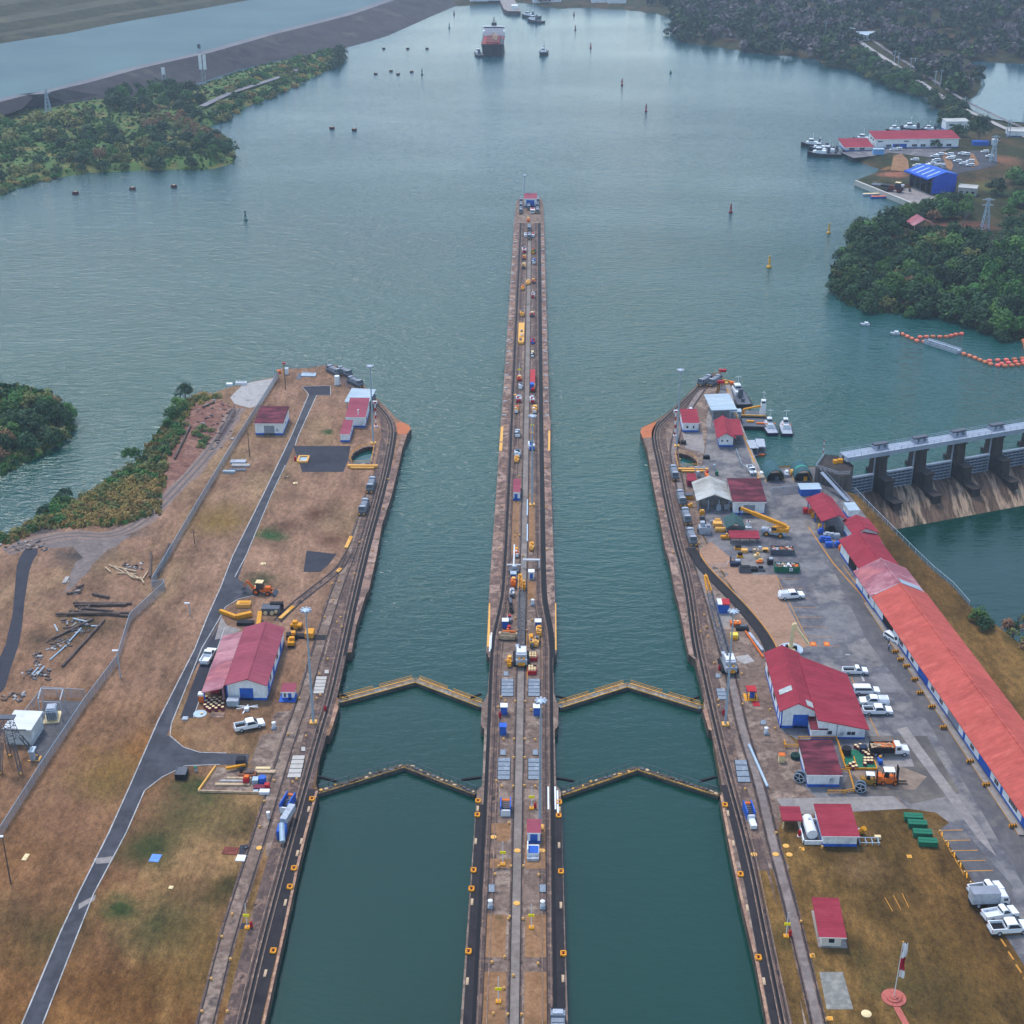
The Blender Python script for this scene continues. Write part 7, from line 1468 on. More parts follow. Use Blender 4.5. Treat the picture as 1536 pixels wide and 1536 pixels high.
# ship and tugs far out
def ship():
    r=thing('cargo_ship','laden bulk ship with red deck and dark hull coming bow first down the lake','ship',at(738,85,WZ)); r.scale=(1,.48,1); q=MB()
    ys=[0,4,14,30,150]; hw=[.4,4.5,8.0,9.0,9.0]; top=[9.5,9.2,8.6,7.4,7.0]; V=[]
    for y,h,z in zip(ys,hw,top): V+=[(-h*.8,y+ (2 if y==0 else 0),-3),(-h,y,z),(h,y,z),(h*.8,y+(2 if y==0 else 0),-3)]
    Fc=[]
    for i in range(4):
        for j in range(4): a=i*4+j;b=i*4+(j+1)%4; Fc.append((a,b,b+4,a+4))
    q.add(V,Fc+[(3,2,1,0),(16,17,18,19)],DHUL); q.build('hull',r)
    q=MB(); q.add([(-4.3,4.3,9.0),(4.3,4.3,9.0),(7.8,14,8.45),(8.8,30,7.35),(8.8,126,7.1),(-8.8,126,7.1),(-8.8,30,7.35),(-7.8,14,8.45)],[tuple(range(8))],RDK); q.build('deck',r)
    for k in range(5): q=MB(); q.box(0,36+k*17,7.2,11,12,1.6,RDK); q.box(0,36+k*17,8.8,10,11,.2,mat('hatch_brown',[(120,70,64)])); q.build('cargo_hatch',r)
    q=MB()
    for k in range(4): q.box(0,44.5+k*17,7.2,1.2,1.6,5,PALEW); q.bar((0,44.5+k*17,11.5),(3.5,33+k*17,10.5),.6,PALEW)
    q.build('deck_crane',r); q=MB()
    for s in(-1,1): q.cyl((s*7.4,28,7),(s*7.4,28,15),.4,SIL)
    q.build('post',r)
    q=MB(); q.box(0,133,7,17.6,13,4,WHP); q.box(0,132,11,15,9,2,WHP); q.box(0,131,13,18.4,6,1.8,WHP); s_=q.build('superstructure',r); q=MB(); q.box(0,127.95,13.5,16,.1,.9,GLS); q.build('bridge_windows',s_)
    q=MB(); q.box(0,143,7,5,5,10,DHUL,0,.8,.8); q.build('funnel',r); q=MB(); q.cyl((0,132,14.8),(0,132,22),.4,STLD); q.bar((-2,132,19),(2,132,19),.3,STLD); q.build('mast',r)
ship()
for x,y,d,s,l in ((718,83,12,1.3,'tug nudging the left side of the cargo ship'),(815.5,81,175,1.45,'white topped tug running alone right of the cargo ship'),(802.5,33,40,1.5,'nearer of two tugs below the far pier'),(796,26,60,1.4,'farther of two tugs below the far pier')): setb(boat('tug',l,14,5,DHUL,'tug'),x,y,d,s)
for x,y,d,s,l in ((1236,234,88,1.35,'front tug of the cluster at the end of the marina pier'),(1249,231,84,1.25,'second tug of the cluster against the marina pier'),(1224,220,80,1.25,'rear tug of the cluster at the marina pier'),(1235,226,86,1.2,'middle tug of the cluster at the marina pier'),(1300,213,70,1.2,'dark crane tug behind the red roofed hall'),(1347,198,95,1.1,'tug with tall mast behind the marina roof'),(1371,196,92,1.3,'white tug behind the middle of the marina roof'),(1398,197,92,1.0,'work boat with orange gear behind the marina roof')): setb(boat('tug',l,14,5.2,DHUL,'tug'),x,y,d,s)
for i,(x,y,w_) in enumerate(((1310,292.5,6),(1322,296.5,6.5))):
    r=thing('jetty','narrow pale floating jetty at the concrete ramp, '+('the farther one' if i==0 else 'the nearer one with orange deck'),'jetty',at(x,y,WZ),R(6)); q=MB(); q.box(0,0,-.3,11,2.2,1.1,BLU if i else SIL); q.build('float',r); q=MB(); q.box(0,0,.8,10.6,1.9,.08,CREAM if i==0 else ORG); q.build('deck',r)
# far pier
r=thing('approach_pier','long pale concrete pier reaching into the head of the lake','pier',at(770,22,WZ),R(0)); q=MB(); q.prism([Vector((-5,0)),Vector((7,0)),Vector((6,14)),Vector((-20,330)),Vector((-34,330)),Vector((-9,14))],-1,3.2,CWALL,CGREY); q.build('deck_wall',r); q=MB(); q.box(1,16,3.2,6,10,3.5,WHP); q.build('end_house',r)
# buoys
for x,y,m,h,l in ((933,128,BR,4.6,'red buoy higher of the two near the middle of the lake'),(969,167,BR,4.6,'red buoy lower of the two near the middle of the lake'),(1096,319,BR,4.4,'red buoy nearest the blue shed quay'),(368.5,331,BG,4.6,'green buoy on the left side of the near lake'),(633,112,BG,4.2,'green buoy beside the row of small mooring floats'),(886,72,BR,4.2,'red buoy right of the lone tug'),(863,45,BD,4.,'dark far buoy ahead of the wooded shore'),(674,42,BG,4.2,'dark green far buoy left of the ship'),(1006,110,BG,2.2,'low dark buoy below the wooded right shore'),(681,22,BD,3.6,'far dark buoy near the embankment end'),(861,23,BD,3.4,'far dark buoy below the far shore')): buoy('navigation_buoy',l,m,at(x,y,WZ),h)
buoy('navigation_buoy','yellow and orange buoy off the wooded headland, right one',BY,at(1243,350,WZ),4.6); buoy('navigation_buoy','large yellow buoy off the lower left of the headland',BY,at(1153.5,401,WZ),5.0,None,1.1)
def flt(m=BD):
    r=thing('mooring_float','','mooring float'); q=MB(); q.cyl((-1.5,0,.3),(1.5,0,.3),1.0,m,n=12); q.build('drum',r); q=MB(); q.box(0,0,1.2,1.0,1.0,.3,CREAM); q.cyl((0,0,1.4),(0,0,2.),.12,BLKP); q.build('mooring_ring',r); return r
f0=flt(); o=many(f0,[(113.5,291),(199,284.5),(261,281)],'dark red mooring float off the scrub point','dark red mooring floats off the scrub point',0,WZ)
o=many(dup(f0,(0,0,0),0),[(498,193.5),(531.5,196)],'dark red mooring float in the open left part of the lake','dark red mooring floats in the open lake',0,WZ)
for i in many(dup(f0,(0,0,0),0),[(575.5,73.5),(611.5,73.5),(640.5,73.5),(563.5,111.5),(586.5,107.3),(597,112),(617.5,108.5)],'small dark mooring float in the rows left of the cargo ship','small mooring floats left of the ship',.2,WZ): i.scale=(.85,)*3
for x,y in ((1298,488),(1343,501.5)): 
    r=thing('dinghy','little grey skiff lying '+('farther out' if x<1320 else 'close')+' to the orange float line','boat',at(x,y,WZ),R(80)); q=MB(); q.extx([(-1.6,0),(1.3,0),(1.9,.7),(-1.6,.6)],-.8,.8,SIL); q.build('hull',r); q=MB(); q.box(0,-.3,.6,1.2,1.4,.7,WHP); q.box(0,-1.7,.2,.4,.3,.9,BLKP); q.build('cover',r)
# orange float line with its barge
q=MB(); q.lathe([(.15,-.95),(.55,-.85),(.68,-.5),(.68,.5),(.55,.85),(.15,.95)],FOB,10); q.v=[(x,z,y) for x,y,z in q.v]; q.f=[f[::-1] for f in q.f]; fp=single('boom_float','','boom float',q)
def fline(pts,step,label,group,first=None):
    P=[Vector((v.x,v.y,0)) for v in smooth([tuple(G(*p,WZ)[:2]) for p in pts],2)]; P=resample(P,max(2,int(sum((b-a).length for a,b in zip(P,P[1:]))/(step*.8))))
    for i,v in enumerate(P):
        t=(P[min(i+1,len(P)-1)]-P[max(0,i-1)]); a=math.atan2(t.y,t.x)-pi/2
        o=fp if first is None and i==0 else dup(fp,(0,0,0),0)
        first=1; o.location=(v.x,v.y,WZ+.25); o.rotation_euler=(0,0,a+random.uniform(-.12,.12)); o['label']=label; o['group']=group; o.scale=(1.05,.95,1.05)
    q=MB(); q.tube([(v.x,v.y,WZ+.15) for v in P],.1,BLKP,5); single('float_cable','dark cable threading the floats of the '+group,'cable',q)
fline([(1354,502.5),(1366,508),(1376,513),(1386,514)],2.5,'orange float in the short line ahead of the grey barge','short float line ahead of the barge')
fline([(1380,507),(1398,506),(1420,507),(1432,503),(1442,502)],2.7,'orange float in the loose line above the grey barge','loose float line above the barge',1)
fline([(1446,532),(1458,536),(1472,542),(1486,548),(1500,550),(1514,550),(1545,546)],2.9,'orange float in the front row of the coiled line at the right edge','front float row',1)
fline([(1484,542.5),(1498,541.5),(1514,541),(1545,538)],2.9,'orange float in the back row of the coiled line at the right edge','back float row',1)
fline([(1502,547),(1516,545),(1545,542)],2.9,'orange float in the middle row of the coiled line at the right edge','middle float row',1)
fline([(1535,512),(1538,520),(1540,530)],2.8,'orange float of the strand by the right edge of the picture','edge float strand',1)
a,b=G(1389,514,WZ),G(1439,530,WZ); r=thing('barge','long pale grey float barge in the orange float line','barge',tuple((a+b)/2),math.atan2((b-a).y,(b-a).x)-pi/2); Ln=(b-a).length; q=MB(); q.box(0,0,-.4,3.0,Ln,1.5,SIL); q.build('hull',r); q=MB(); q.box(1.2,0,1.1,.2,Ln,.7,SIL); q.box(-1.2,0,1.1,.2,Ln,.5,SIL); q.box(0,0,1.1,2.2,Ln-.6,.05,GALV); q.build('coaming',r)
# ================================================================ YARD THINGS
def skipbin(label,p,rot,m,fill,L_=5.4,W=2.4,h=1.7,seed=1,sign=False):
    r=thing('skip_container',label,'skip',p,rot); q=MB(); t=.1
    q.box(0,0,0,L_,W,.15,m)
    for s in(-1,1): q.box(0,s*(W/2-t/2),.15,L_,t,h,m); q.box(s*(L_/2-t/2),0,.15,t,W-2*t,h,m)
    for k in range(6): q.box(-L_/2+.45+k*L_/6.2,-W/2-.04,.15,.12,.08,h,m)
    q.build('bin',r)
    if fill:
        rn=random.Random(seed); q=MB(); q.box(0,0,.2,L_-.3,W-.3,h-.35,WOOD)
        for k in range(26): q.box(rn.uniform(-L_*.42,L_*.42),rn.uniform(-W*.36,W*.36),h-.2,rn.uniform(.3,.9),rn.uniform(.2,.6),rn.uniform(.15,.5),rn.choice(fill),rn.uniform(0,3))
        q.build('contents',r)
    if sign: q=MB(); q.box(.9,-W/2-.1,.6,.9,.04,.9,WHP); q.box(.9,-W/2-.125,.85,.5,.01,.4,GRYD); q.build('notice_plate',r)
    return r
skipbin('green skip with a white notice and mixed scrap in the yard',at(1180,856),R(-2),GRN,[WHP,PALEW,ORG,SIL],6.4,2.6,1.6,1,True)
skipbin('dark grey skip of scrap behind the green skip',at(1173,830),R(-2),STLD,[REDP,ORG,SIL,PALEW],6.2,2.6,1.5,2)
for i,(x,y) in enumerate(((1369.5,1230),(1375.5,1240),(1383,1254),(1391,1267.5))): 
    r=thing('green_container','dark green covered skip on the lawn, '+('farthest','second farthest','third','nearest')[i]+' of the row of four','skip',at(x,y),R(-4)); q=MB(); q.box(0,0,.1,3.5,1.5,1.0,GRN,0,1.02,1.04); q.build('bin',r); q=MB(); q.box(0,0,1.1,3.6,1.62,.1,GRN); q.box(0,0,1.2,3.2,.1,.06,GRN); q.build('cover',r)
rn=random.Random(9)
dr=drum(); DL=[(310+26*((k*5)%7)/6+rn.uniform(-1,1)-k/7,1049+k*.9+rn.uniform(-.5,.5)) for k in range(21)]
many(dr,DL,'maroon drum with cream lid in the heap before the left workshop','drums before the left workshop',0)
many(dup(dr,(0,0,0),0),[(1283+t*21+5*(k%2),1122+t*15-2.6*(k%2)) for k,t in enumerate([i/11 for i in range(12)])]+[(1297+5*(k%3),1141+4*(k//3)) for k in range(7)],'maroon drum with cream lid inside the yellow framed drum yard','drums in the framed yard',0)
many(dup(dr,(0,0,0),0),[(1275,1150),(1280,1148),(1279,1154),(1284,1153)],'maroon drum with cream lid just outside the yellow frame of the drum yard','drums outside the frame',0)
lump('drum_yard_frame','yellow framed dark green bunds beside the weathered maroon roof',1287,1140,{'green_floor':[('b',0,0,.02,6.5,7,.12,GRN)],'yellow_frame':[('b',-3.2,0,.1,.16,7,.5,YEL),('b',3.2,-2,.1,.16,3,.4,YEL),('b',0,-3.5,.1,6.5,.16,.4,YEL),('b',-.8,-1.4,.1,.14,4.2,.4,YEL),('b',-2,-2.6,.1,2.4,.14,.4,YEL)],'black_tank':[('c',(-2.1,2.0,.1),(-2.1,2.0,1.6),1.0,BLKP)],'crate':[('b',1.6,3.2,.1,1.6,1.4,1.2,NAVY)]},'bund')
lump('hand_pump','blue hand trolley with yellow top beside the tipper truck',1319.5,1145,{'body':[('b',0,0,.1,.8,1.6,1.0,BLU)],'top':[('b',.1,.5,1.1,.5,.5,.4,YEL)]},'trolley')
def reel(label,p,rot):
    r=thing('cable_reel',label,'cable reel',p,rot)
    for s in(-1,1): q=MB(); q.cyl((s*.55,0,1.15),(s*.63,0,1.15),1.15,GALV,n=18); q.cyl((s*.62,0,1.15),(s*.64,0,1.15),.95,BLKP,n=18); q.cyl((s*.62,0,1.15),(s*.7,0,1.15),.28,GALV,n=10); [q.bar((s*.65,0,1.15),(s*.65,math.cos(k)*1.05,1.15+math.sin(k)*1.05),.14,SIL) for k in (.4,1.66,2.9,4.2,5.4)]; q.build('flange',r)
    q=MB(); q.cyl((-.55,0,1.15),(.55,0,1.15),.8,BLKP,n=14); q.build('cable',r); return r
reel('grey steel cable reel at the left wall of the weathered maroon hut',at(1199,1172),R(62)); reel('grey steel cable reel in front of the yellow rail by the weathered hut',at(1290,1187),R(75))
lump('cream_cabinet','cream cabinet on the concrete west of the weathered hut',1172,1142,{'case':[('b',0,0,0,1.2,1.1,1.7,CREAM)],'lid':[('b',0,0,1.7,1.3,1.2,.1,ORG)]},'cabinet')
lump('cream_cabinet','cream cabinet against the big workshop front wall',1177,1090,{'case':[('b',0,0,0,1.2,1.0,1.8,CREAM)],'lid':[('b',0,0,1.8,1.3,1.1,.1,WHP)]},'cabinet')
lump('coil_drum','dark green coil west of the weathered hut',1193,1137,{'coil':[('c',(0,0,0),(0,0,.9),1.0,mat('deep_green',[(24,58,54)]))],'hub':[('c',(0,0,.9),(0,0,1.),.35,BLKP)]},'coil')
for pts,l in (([(1176,1115),(1178,1122),(1197,1122)],'low yellow rail west of the weathered maroon hut'),([(1242,1191),(1267,1191),(1281,1188),(1273,1160),(1262,1159)],'low yellow rail pen east of the weathered maroon hut'),([(1198,1110),(1254,1110),(1266,1143)],'low yellow rail behind the weathered maroon hut')):
    P_=[G(*p) for p in pts]; o=P_[0]; r=thing('yellow_rail',l,'rail',o); q=MB(); q.tube([tuple(p-o+Vector((0,0,.9))) for p in P_],.09,YEL,6); q.tube([tuple(p-o+Vector((0,0,.45))) for p in P_],.06,YEL,6); q.build('rail',r)
    for p in P_: q=MB(); q.box(*(p-o)[:2],0,.2,.2,.95,YEL); q.build('post',r)
lump('white_tank','white horizontal tank in a white walled bund beside the pump house',1216,1250,{'bund':[('b',-1.9,0,0,.2,7,.9,WHT),('b',1.9,0,0,.2,7,.9,WHT),('b',0,3.4,0,3.8,.2,.9,WHT),('b',0,-3.4,0,4.,.2,.9,WHT)],'tank':[('c',(-.2,-2.4,1.5),(-.4,2.8,1.5),1.05,WHP)],'hatch':[('b',-.3,1.2,2.4,.5,.5,.3,SIL)],'floor':[('b',0,0,.02,3.7,6.8,.06,STLD)]},'tank')
lump('extinguisher','red fire post at the corner of the white tank bund',1199,1254,{'body':[('c',(0,0,0),(0,0,1.3),.3,REDP)],'base':[('c',(0,0,0),(0,0,.1),.45,WHP)]},'fire post')
lump('metal_trestles','grey steel trestles lying against the east end of the pump house',1303,1264,{'frame':[('x',(-2,-.8,.6),(2,-.8,.6),.12,GALV),('x',(-2,.8,.6),(2,.8,.6),.12,GALV)],'legs':[('b',-1.8,0,0,.12,1.7,.6,GALV),('b',-.6,0,0,.12,1.7,.6,GALV),('b',.6,0,0,.12,1.7,.6,GALV),('b',1.8,0,0,.12,1.7,.6,GALV)],'crate':[('b',1.9,1.2,0,1.2,.7,.7,CREAM)]},'trestle')
lump('yellow_mixer','yellow mixer leaning on the east wall of the pump house',1290,1250,{'drum':[('c',(0,0,.4),(.6,-.5,1.6),.55,YEL)],'frame':[('b',0,.3,0,.8,1.2,.6,SIL)]},'mixer')
# scrap and stores between skips and canopies
for x,y,parts,l,nm in ((1107,824,[('b',0,0,0,1.8,.9,.6,YEL),('b',0,.1,.6,1.6,.7,.5,BLKP)],'yellow and black motor unit at the left of the scrap row','motor_unit'),(1122,828,[('b',-1,0,0,1.6,1.2,.8,YELP),('b',.8,.1,0,1.2,1.0,.6,STLD),('b',1.6,-.2,0,.8,.8,1.0,PALEW)],'row of yellow pallets and parts in the scrap row','pallet_row'),(1143,827,[('b',0,0,0,2.4,1.2,.7,PALEW),('b',-.6,.2,.7,.8,.8,.6,SIL),('b',.9,0,0,1.4,1.2,.9,YELP)],'heap of pale pallets left of the grey skip','pallet_row'),
 (1103,848,[('b',0,0,0,2.8,1.6,1.0,NAVY),('b',.6,.3,1.0,1.2,.9,.5,SIL),('b',-1.2,.9,0,.4,.4,2.2,STLD)],'navy generator with a black davit in the scrap rows','generator'),(1117,857,[('b',0,0,0,3.0,1.8,1.3,STLD),('b',0,0,1.3,2.7,1.5,.15,BLKP)],'square charcoal tank cover in the front scrap row','tank_cover'),(1135,856,[('b',-.8,0,0,1.9,1.6,.9,BLKP),('b',1.2,.1,0,1.8,1.4,.7,STLD),('c',(.4,.2,.9),(1.6,.2,.9),.4,BLKP)],'heap of black tyres and engines in the front scrap row','engine_heap'),(1139,844,[('b',0,0,0,1.6,.8,.5,ORG),('b',.4,.6,0,1.2,.6,.8,YELP)],'orange barrier bundle in the scrap rows','barrier_bundle'),(1135,836,[('b',0,0,0,1.5,1.0,.8,CREAM),('b',.2,0,.8,.7,.6,.5,YELP)],'cream pump set in the middle scrap row','pump_set'),(1155,846,[('b',0,0,0,1.5,1.2,1.3,BLKP),('b',.2,.2,1.3,.9,.8,.4,SIL)],'black engine block left of the green skip','engine_block'),
 (1110,836,[('b',0,0,0,1.5,.9,.6,YEL),('b',0,.2,.6,1.2,.6,.7,BLKP)],'black and yellow winch in the middle scrap row','winch'),(1080,852,[('b',-1.6,0,0,.1,.1,1.1,SIL),('b',1.6,0,0,.1,.1,1.1,SIL),('x',(-1.6,0,1.1),(1.6,0,1.1),.1,SIL),('x',(-1.6,0,.5),(1.6,0,.5),.08,SIL),('x',(1.6,0,1.1),(2.4,2.2,1.1),.1,SIL)],'light steel barrier frame at the left end of the scrap rows','steel_barrier'),(1204,1146,[('b',0,0,0,.8,.8,.5,STLD)],'small dark box on the concrete','box'),
 (1076,789,[('b',0,0,.2,2.4,2.0,1.0,YELP),('c',(-.6,1.4,1.2),(.9,1.4,1.2),.5,YELP)],'pale yellow tank set left of the green canopy','tank_set'),(1080,797,[('c',(-1.4,0,.7),(1.4,0,.7),.6,YELP),('b',0,0,0,2.4,.9,.3,YEL)],'pale yellow horizontal cylinder left of the green canopy','cylinder_tank'),(1087,808,[('b',0,0,.2,2.2,.9,.7,YEL),('c',(.5,0,.9),(.5,0,1.6),.3,YELP)],'yellow compressor left of the low red canopy','compressor'),(1071,785,[('b',0,0,0,2.2,.7,.9,SIL),('b',0,0,.9,1.8,.5,.1,GRYD)],'grey cabinet row behind the yellow tanks','cabinet'),
 (1053,772,[('b',0,0,0,1.4,1.0,1.1,YEL),('b',0,0,1.1,1.0,.7,.4,YELP)],'yellow generator in front of the grey shed','generator'),(1054,782,[('b',0,0,0,1.4,3.4,.7,BLKP),('b',0,1,.7,1.0,.8,.4,STLD)],'long black cable tray heap in front of the grey shed','cable_heap'),(1035,760,[('b',0,0,0,1.4,1.,.7,YEL),('b',.3,0,.7,.7,.7,.4,YELP)],'yellow pump beside the locomotive row','pump_set'),(1033,747,[('b',0,0,0,2.2,2.0,1.3,STLD),('b',0,-1.0,0,2.4,.2,1.0,YEL)],'dark equipment frame with yellow bumper left of the grey shed','equipment_stand'),(1049,716,[('b',-1.3,0,0,.2,.2,3,GALV),('b',1.3,0,0,.2,.2,3,GALV),('b',0,0,3,3,.3,.3,GALV),('b',0,1.8,0,.2,.2,3,GALV),('b',-.4,.6,0,.9,.9,1.6,SIL)],'galvanised switchgear frame behind the grey shed','switchgear_frame'),(1060,716,[('b',0,0,0,.9,4.0,1.1,ORG),('b',.2,1.2,1.1,.6,.8,.5,REDP)],'row of orange pipe fittings beside the switchgear frame','fittings_row'),(1075,713,[('c',(0,0,0),(0,0,1.2),.55,GRN),('c',(0,0,1.2),(0,0,1.3),.4,GRN)],'round green tank in the open yard','round_tank'),(1071,704,[('b',0,0,0,.4,.4,1.4,RF_BLU),('b',0,0,1.4,.6,.6,.2,RF_BLU)],'thin pale blue post in the open yard','post'),
 (1078,765,[('c',(0,0,0),(0,0,1.5),.7,SIL),('b',.8,0,0,.7,.7,1.1,STLD)],'grey mixer drum under the shed front','mixer_drum'),(1090,763,[('b',0,0,0,1.4,1.2,1.2,SIL),('b',.8,.4,0,.7,.7,.9,YELP)],'grey motor between the shed and the maroon warehouse','motor_unit'),(1122,790,[('b',0,0,0,.9,.7,1.6,WHP),('b',0,-.8,0,1.6,1.0,.35,WHP),('c',(0,0,1.6),(0,0,1.9),.25,MARN)],'white statue like marker stand beside the crane jib','marker_stand'),(1056.5,799,[('b',0,0,0,3.2,2.2,2.0,SIL),('b',-.6,.3,2.0,1.2,1.2,1.2,SIL),('b',.9,-.3,2.0,.9,1.3,.6,GRYD),('b',-1.8,0,.4,.4,1.4,1.0,STLD)],'grey winch machine with hoppers beside the nearest locomotive','winch_machine'),
 (1041,698+4,[('b',0,0,0,.1,.1,.1,STLD)],'',''),(1059.5,688,[('b',0,0,0,2.0,.9,.9,BLKP),('b',.2,.1,.9,1.2,.6,.4,STLD)],'black tyre stack on the rim of the angled basin','tyre_stack'),(1021,664,[('b',-.8,0,0,.9,2.4,.9,BLKP),('b',.4,-.6,0,.8,1.6,.9,BLKP),('b',1.2,-1.2,0,.6,1.2,1.1,BLKP)],'rows of black tyres at the corner of the track office','tyre_rows'),
 (1142,714,[('b',-1.2,0,0,.25,6,.4,YELP),('b',1.2,0,0,.25,6,.4,YELP),('b',0,-.5,0,2.0,4.4,.7,PALEW),('b',.2,.5,.7,1.2,1.6,.4,WHP)],'yellow framed hopper full of pale stuff beside the culvert tubes','hopper'),(1187,713,[('c',(-.4,0,1.0),(.6,0,1.0),1.0,YELP),('b',.9,.4,0,.5,.5,1.6,YEL)],'pale yellow drum between the culvert tubes','yellow_drum'),(1179,713,[('b',0,0,0,1.2,3.0,.9,SIL),('b',.2,.3,.9,.8,1.2,.5,WHP)],'grey pump skid between the culvert tubes','pump_skid')):
    if l: lump(nm,l,x,y,{'base':[parts[0]],**({'body':parts[1:]} if len(parts)>1 else {})},nm.replace('_',' '))
for x,y,l,m in ((1163,722,'dark green corrugated half round shelter left of its twin at the yard end',mat('tent_green',[(40,74,82),(58,94,100),(48,82,90)],.4,.8,fine=(1.2,.25))),(1205,722,'dark green half round shelter with a teal stripe beside the dam abutment',mat('tent_green',[(40,74,82)]))):
    r=thing('arched_shelter',l,'shelter',at(x,y),R(6 if x<1180 else 2)); n=12; Ro=2.7; D=7.5; V=[];Fc=[]; q=MB()
    for i in range(n+1):
        a=pi*i/n; V+=[(Ro*math.cos(a),0,Ro*math.sin(a)*1.15+.5),(Ro*math.cos(a),D,Ro*math.sin(a)*1.15+.5),(Ro*.94*math.cos(a),0,Ro*.94*math.sin(a)*1.15+.5),(Ro*.94*math.cos(a),D,Ro*.94*math.sin(a)*1.15+.5)]
    for i in range(n): a=4*i;b=a+4; Fc+=[(a,b,b+1,a+1),(a+2,a+3,b+3,b+2),(a,a+2,b+2,b),(a+1,b+1,b+3,a+3)]
    q.add(V,Fc,m); q.build('shell',r); q=MB(); q.box(0,1.5,0,3.4,2.,1.5,BLKP); q.box(.6,.6,0,1.0,.8,1.3,YEL if x>1180 else STLD); q.build('stores',r)
    q=MB()
    for s in(-1,1): q.box(s*Ro*.97,D/2,0,.25,D,.5,YELP)
    q.build('kerb',r)
    if x>1180:
        q=MB(); V=[];Fc=[]
        for i in range(n+1): a=pi*i/n; V+=[(Ro*1.012*math.cos(a),3.0,Ro*1.012*math.sin(a)*1.15+.5),(Ro*1.012*math.cos(a),3.8,Ro*1.012*math.sin(a)*1.15+.5)]
        q.add(V,[(2*i,2*i+2,2*i+3,2*i+1) for i in range(3,n-3)],mat('teal_stripe',[(60,150,130)])); q.build('stripe',r)
bx=[(1232,793,YELP,'small cream crate by the end shed'),(1231,800,BLU,'blue crate at the south corner of the end shed'),(1247,797,BLKP,'black heap under the end shed eave'),(1240,806,SIL,'left grey lidded box of three by the blue bins'),(1247,807,SIL,'middle grey lidded box of three by the blue bins'),(1255,808,SIL,'right grey lidded box of three by the blue bins'),(1233,812,BLU,'leftmost blue bin in the row before the red depot shed'),(1241,813,BLU,'second blue bin in the row before the red depot shed'),(1243,820,BLU,'blue bin standing in front of the row'),(1256,820,BLU,'blue double bin beside the red depot shed'),(1262,825,ORG,'orange cage at the wall of the red depot shed'),(1216,770,ORG,'orange barrier at the door of the end shed'),(1221,776,YEL,'yellow rack post at the door of the end shed'),(1208,769,REDP,'red and orange drum left of the end shed')]
for x,y,m,l in bx: rr=random.Random(x); lump('storage_box',l,x,y,{'box':[('b',0,0,0,rr.uniform(1.3,2.1),rr.uniform(1.0,1.6),rr.uniform(.9,1.4),m)],'lid':[('b',.1,.1,rr.uniform(.9,.95)+.3,1.2,.9,.25,m if m!=BLU else RF_BL2)]},'storage box')
# cream jib crane on its round pad beside the big workshop
r=thing('jib_crane','folded cream knuckle crane on a round grey pad behind the big workshop','crane',at(1186,974)); q=MB(); q.lathe([(2.9,0),(2.9,.12),(2.6,.14)],GALV,24); q.build('pad',r); q=MB(); q.cyl((0,0,.1),(0,0,1.2),.7,CREAM); q.box(-.8,.2,.1,.8,.8,.9,BLKP); q.box(.9,-.1,.1,1.0,.8,.8,BLKP); q.box(.4,-1.2,.1,.9,.9,.6,CREAM); q.build('base',r); q=MB(); q.bar((0,0,1.0),(.3,.6,6.4),.7,CREAM,.8); a_=q.build('lower_arm',r); q=MB(); q.bar((.3,.6,6.4),(3.8,-.6,2.0),.45,CREAM,.5); q.cyl((.1,.6,6.4),(.9,.6,6.4),.4,CREAM); q.build('upper_arm',a_)
lump('control_booth','red roofed yellow framed control booth before the big workshop',1126,1046,{'roof':[('b',0,0,2.2,2.2,2.4,.14,REDP)],'blue_tank':[('c',(.3,0,.1),(.3,0,1.6),.6,BLU)],'frame':[('b',-.9,-1,0,.16,.16,2.2,BLKP),('b',.9,-1,0,.16,.16,2.2,BLKP),('b',-.9,1,0,.16,.16,2.2,BLU),('b',.9,1,0,.16,.16,2.2,BLU),('b',0,0,0,3.0,3.2,.08,YEL)]},'booth')
lump('red_mat','red painted mat behind the yellow framed booth',1134,1055,{'sheet':[('b',0,0,0,1.5,2.4,.05,REDP)],'edge':[('b',0,-1.2,0,1.5,.08,.08,MARN)]},'mat')
for x,y,l in ((488,1066,'red hydrant by the left floodlight mast'),(1085,1072,'red hydrant by the right floodlight mast'),(750,1076,'red hydrant west of the lane below the upper gates'),(1079,1005,'red hydrant behind the right bank crane')): lump('hydrant',l,x,y,{'body':[('c',(0,0,0),(0,0,1.1),.32,REDP)],'cap':[('c',(0,0,1.1),(0,0,1.35),.2,MARN)]},'hydrant')
for x,y,ps,l,nm in ((1103,938,[('b',0,0,0,2.6,1.7,1.0,ORG),('c',(-.4,.2,1),(-.4,.2,1.3),.3,CREAM),('c',(.5,0,1),(.5,0,1.3),.3,CREAM)],'orange tray of spools right of the lattice boom','spool_tray'),(1113,944,[('b',0,0,0,3.0,1.6,.7,BLKP),('b',.3,.2,.7,1.6,.9,.3,STLD)],'black coil heap right of the lattice boom','coil_heap'),(1101,957,[('b',0,0,0,1.7,1.5,1.2,mat('lemon_paint',[(232,206,80)])),('b',0,-.9,0,.9,.5,.8,YEL)],'lemon yellow box beside the mast and boom','yellow_box'),(1129,968,[('x',(-1.0,6.0,.4),(1.6,-6,.4),.35,ORG),('x',(-.2,5,.3),(1.9,-3,.3),.7,SIL)],'long orange beam with grey pipe beside the spur track','beam_bundle'),(1111,952,[('b',0,0,0,2.0,1.0,.4,GALV)],'',''),(1154,969+3,[('b',0,0,0,1,1,1,SIL)],'','')):
    if l: lump(nm,l,x,y,{'base':[ps[0]],'fittings':ps[1:]},nm.replace('_',' '))
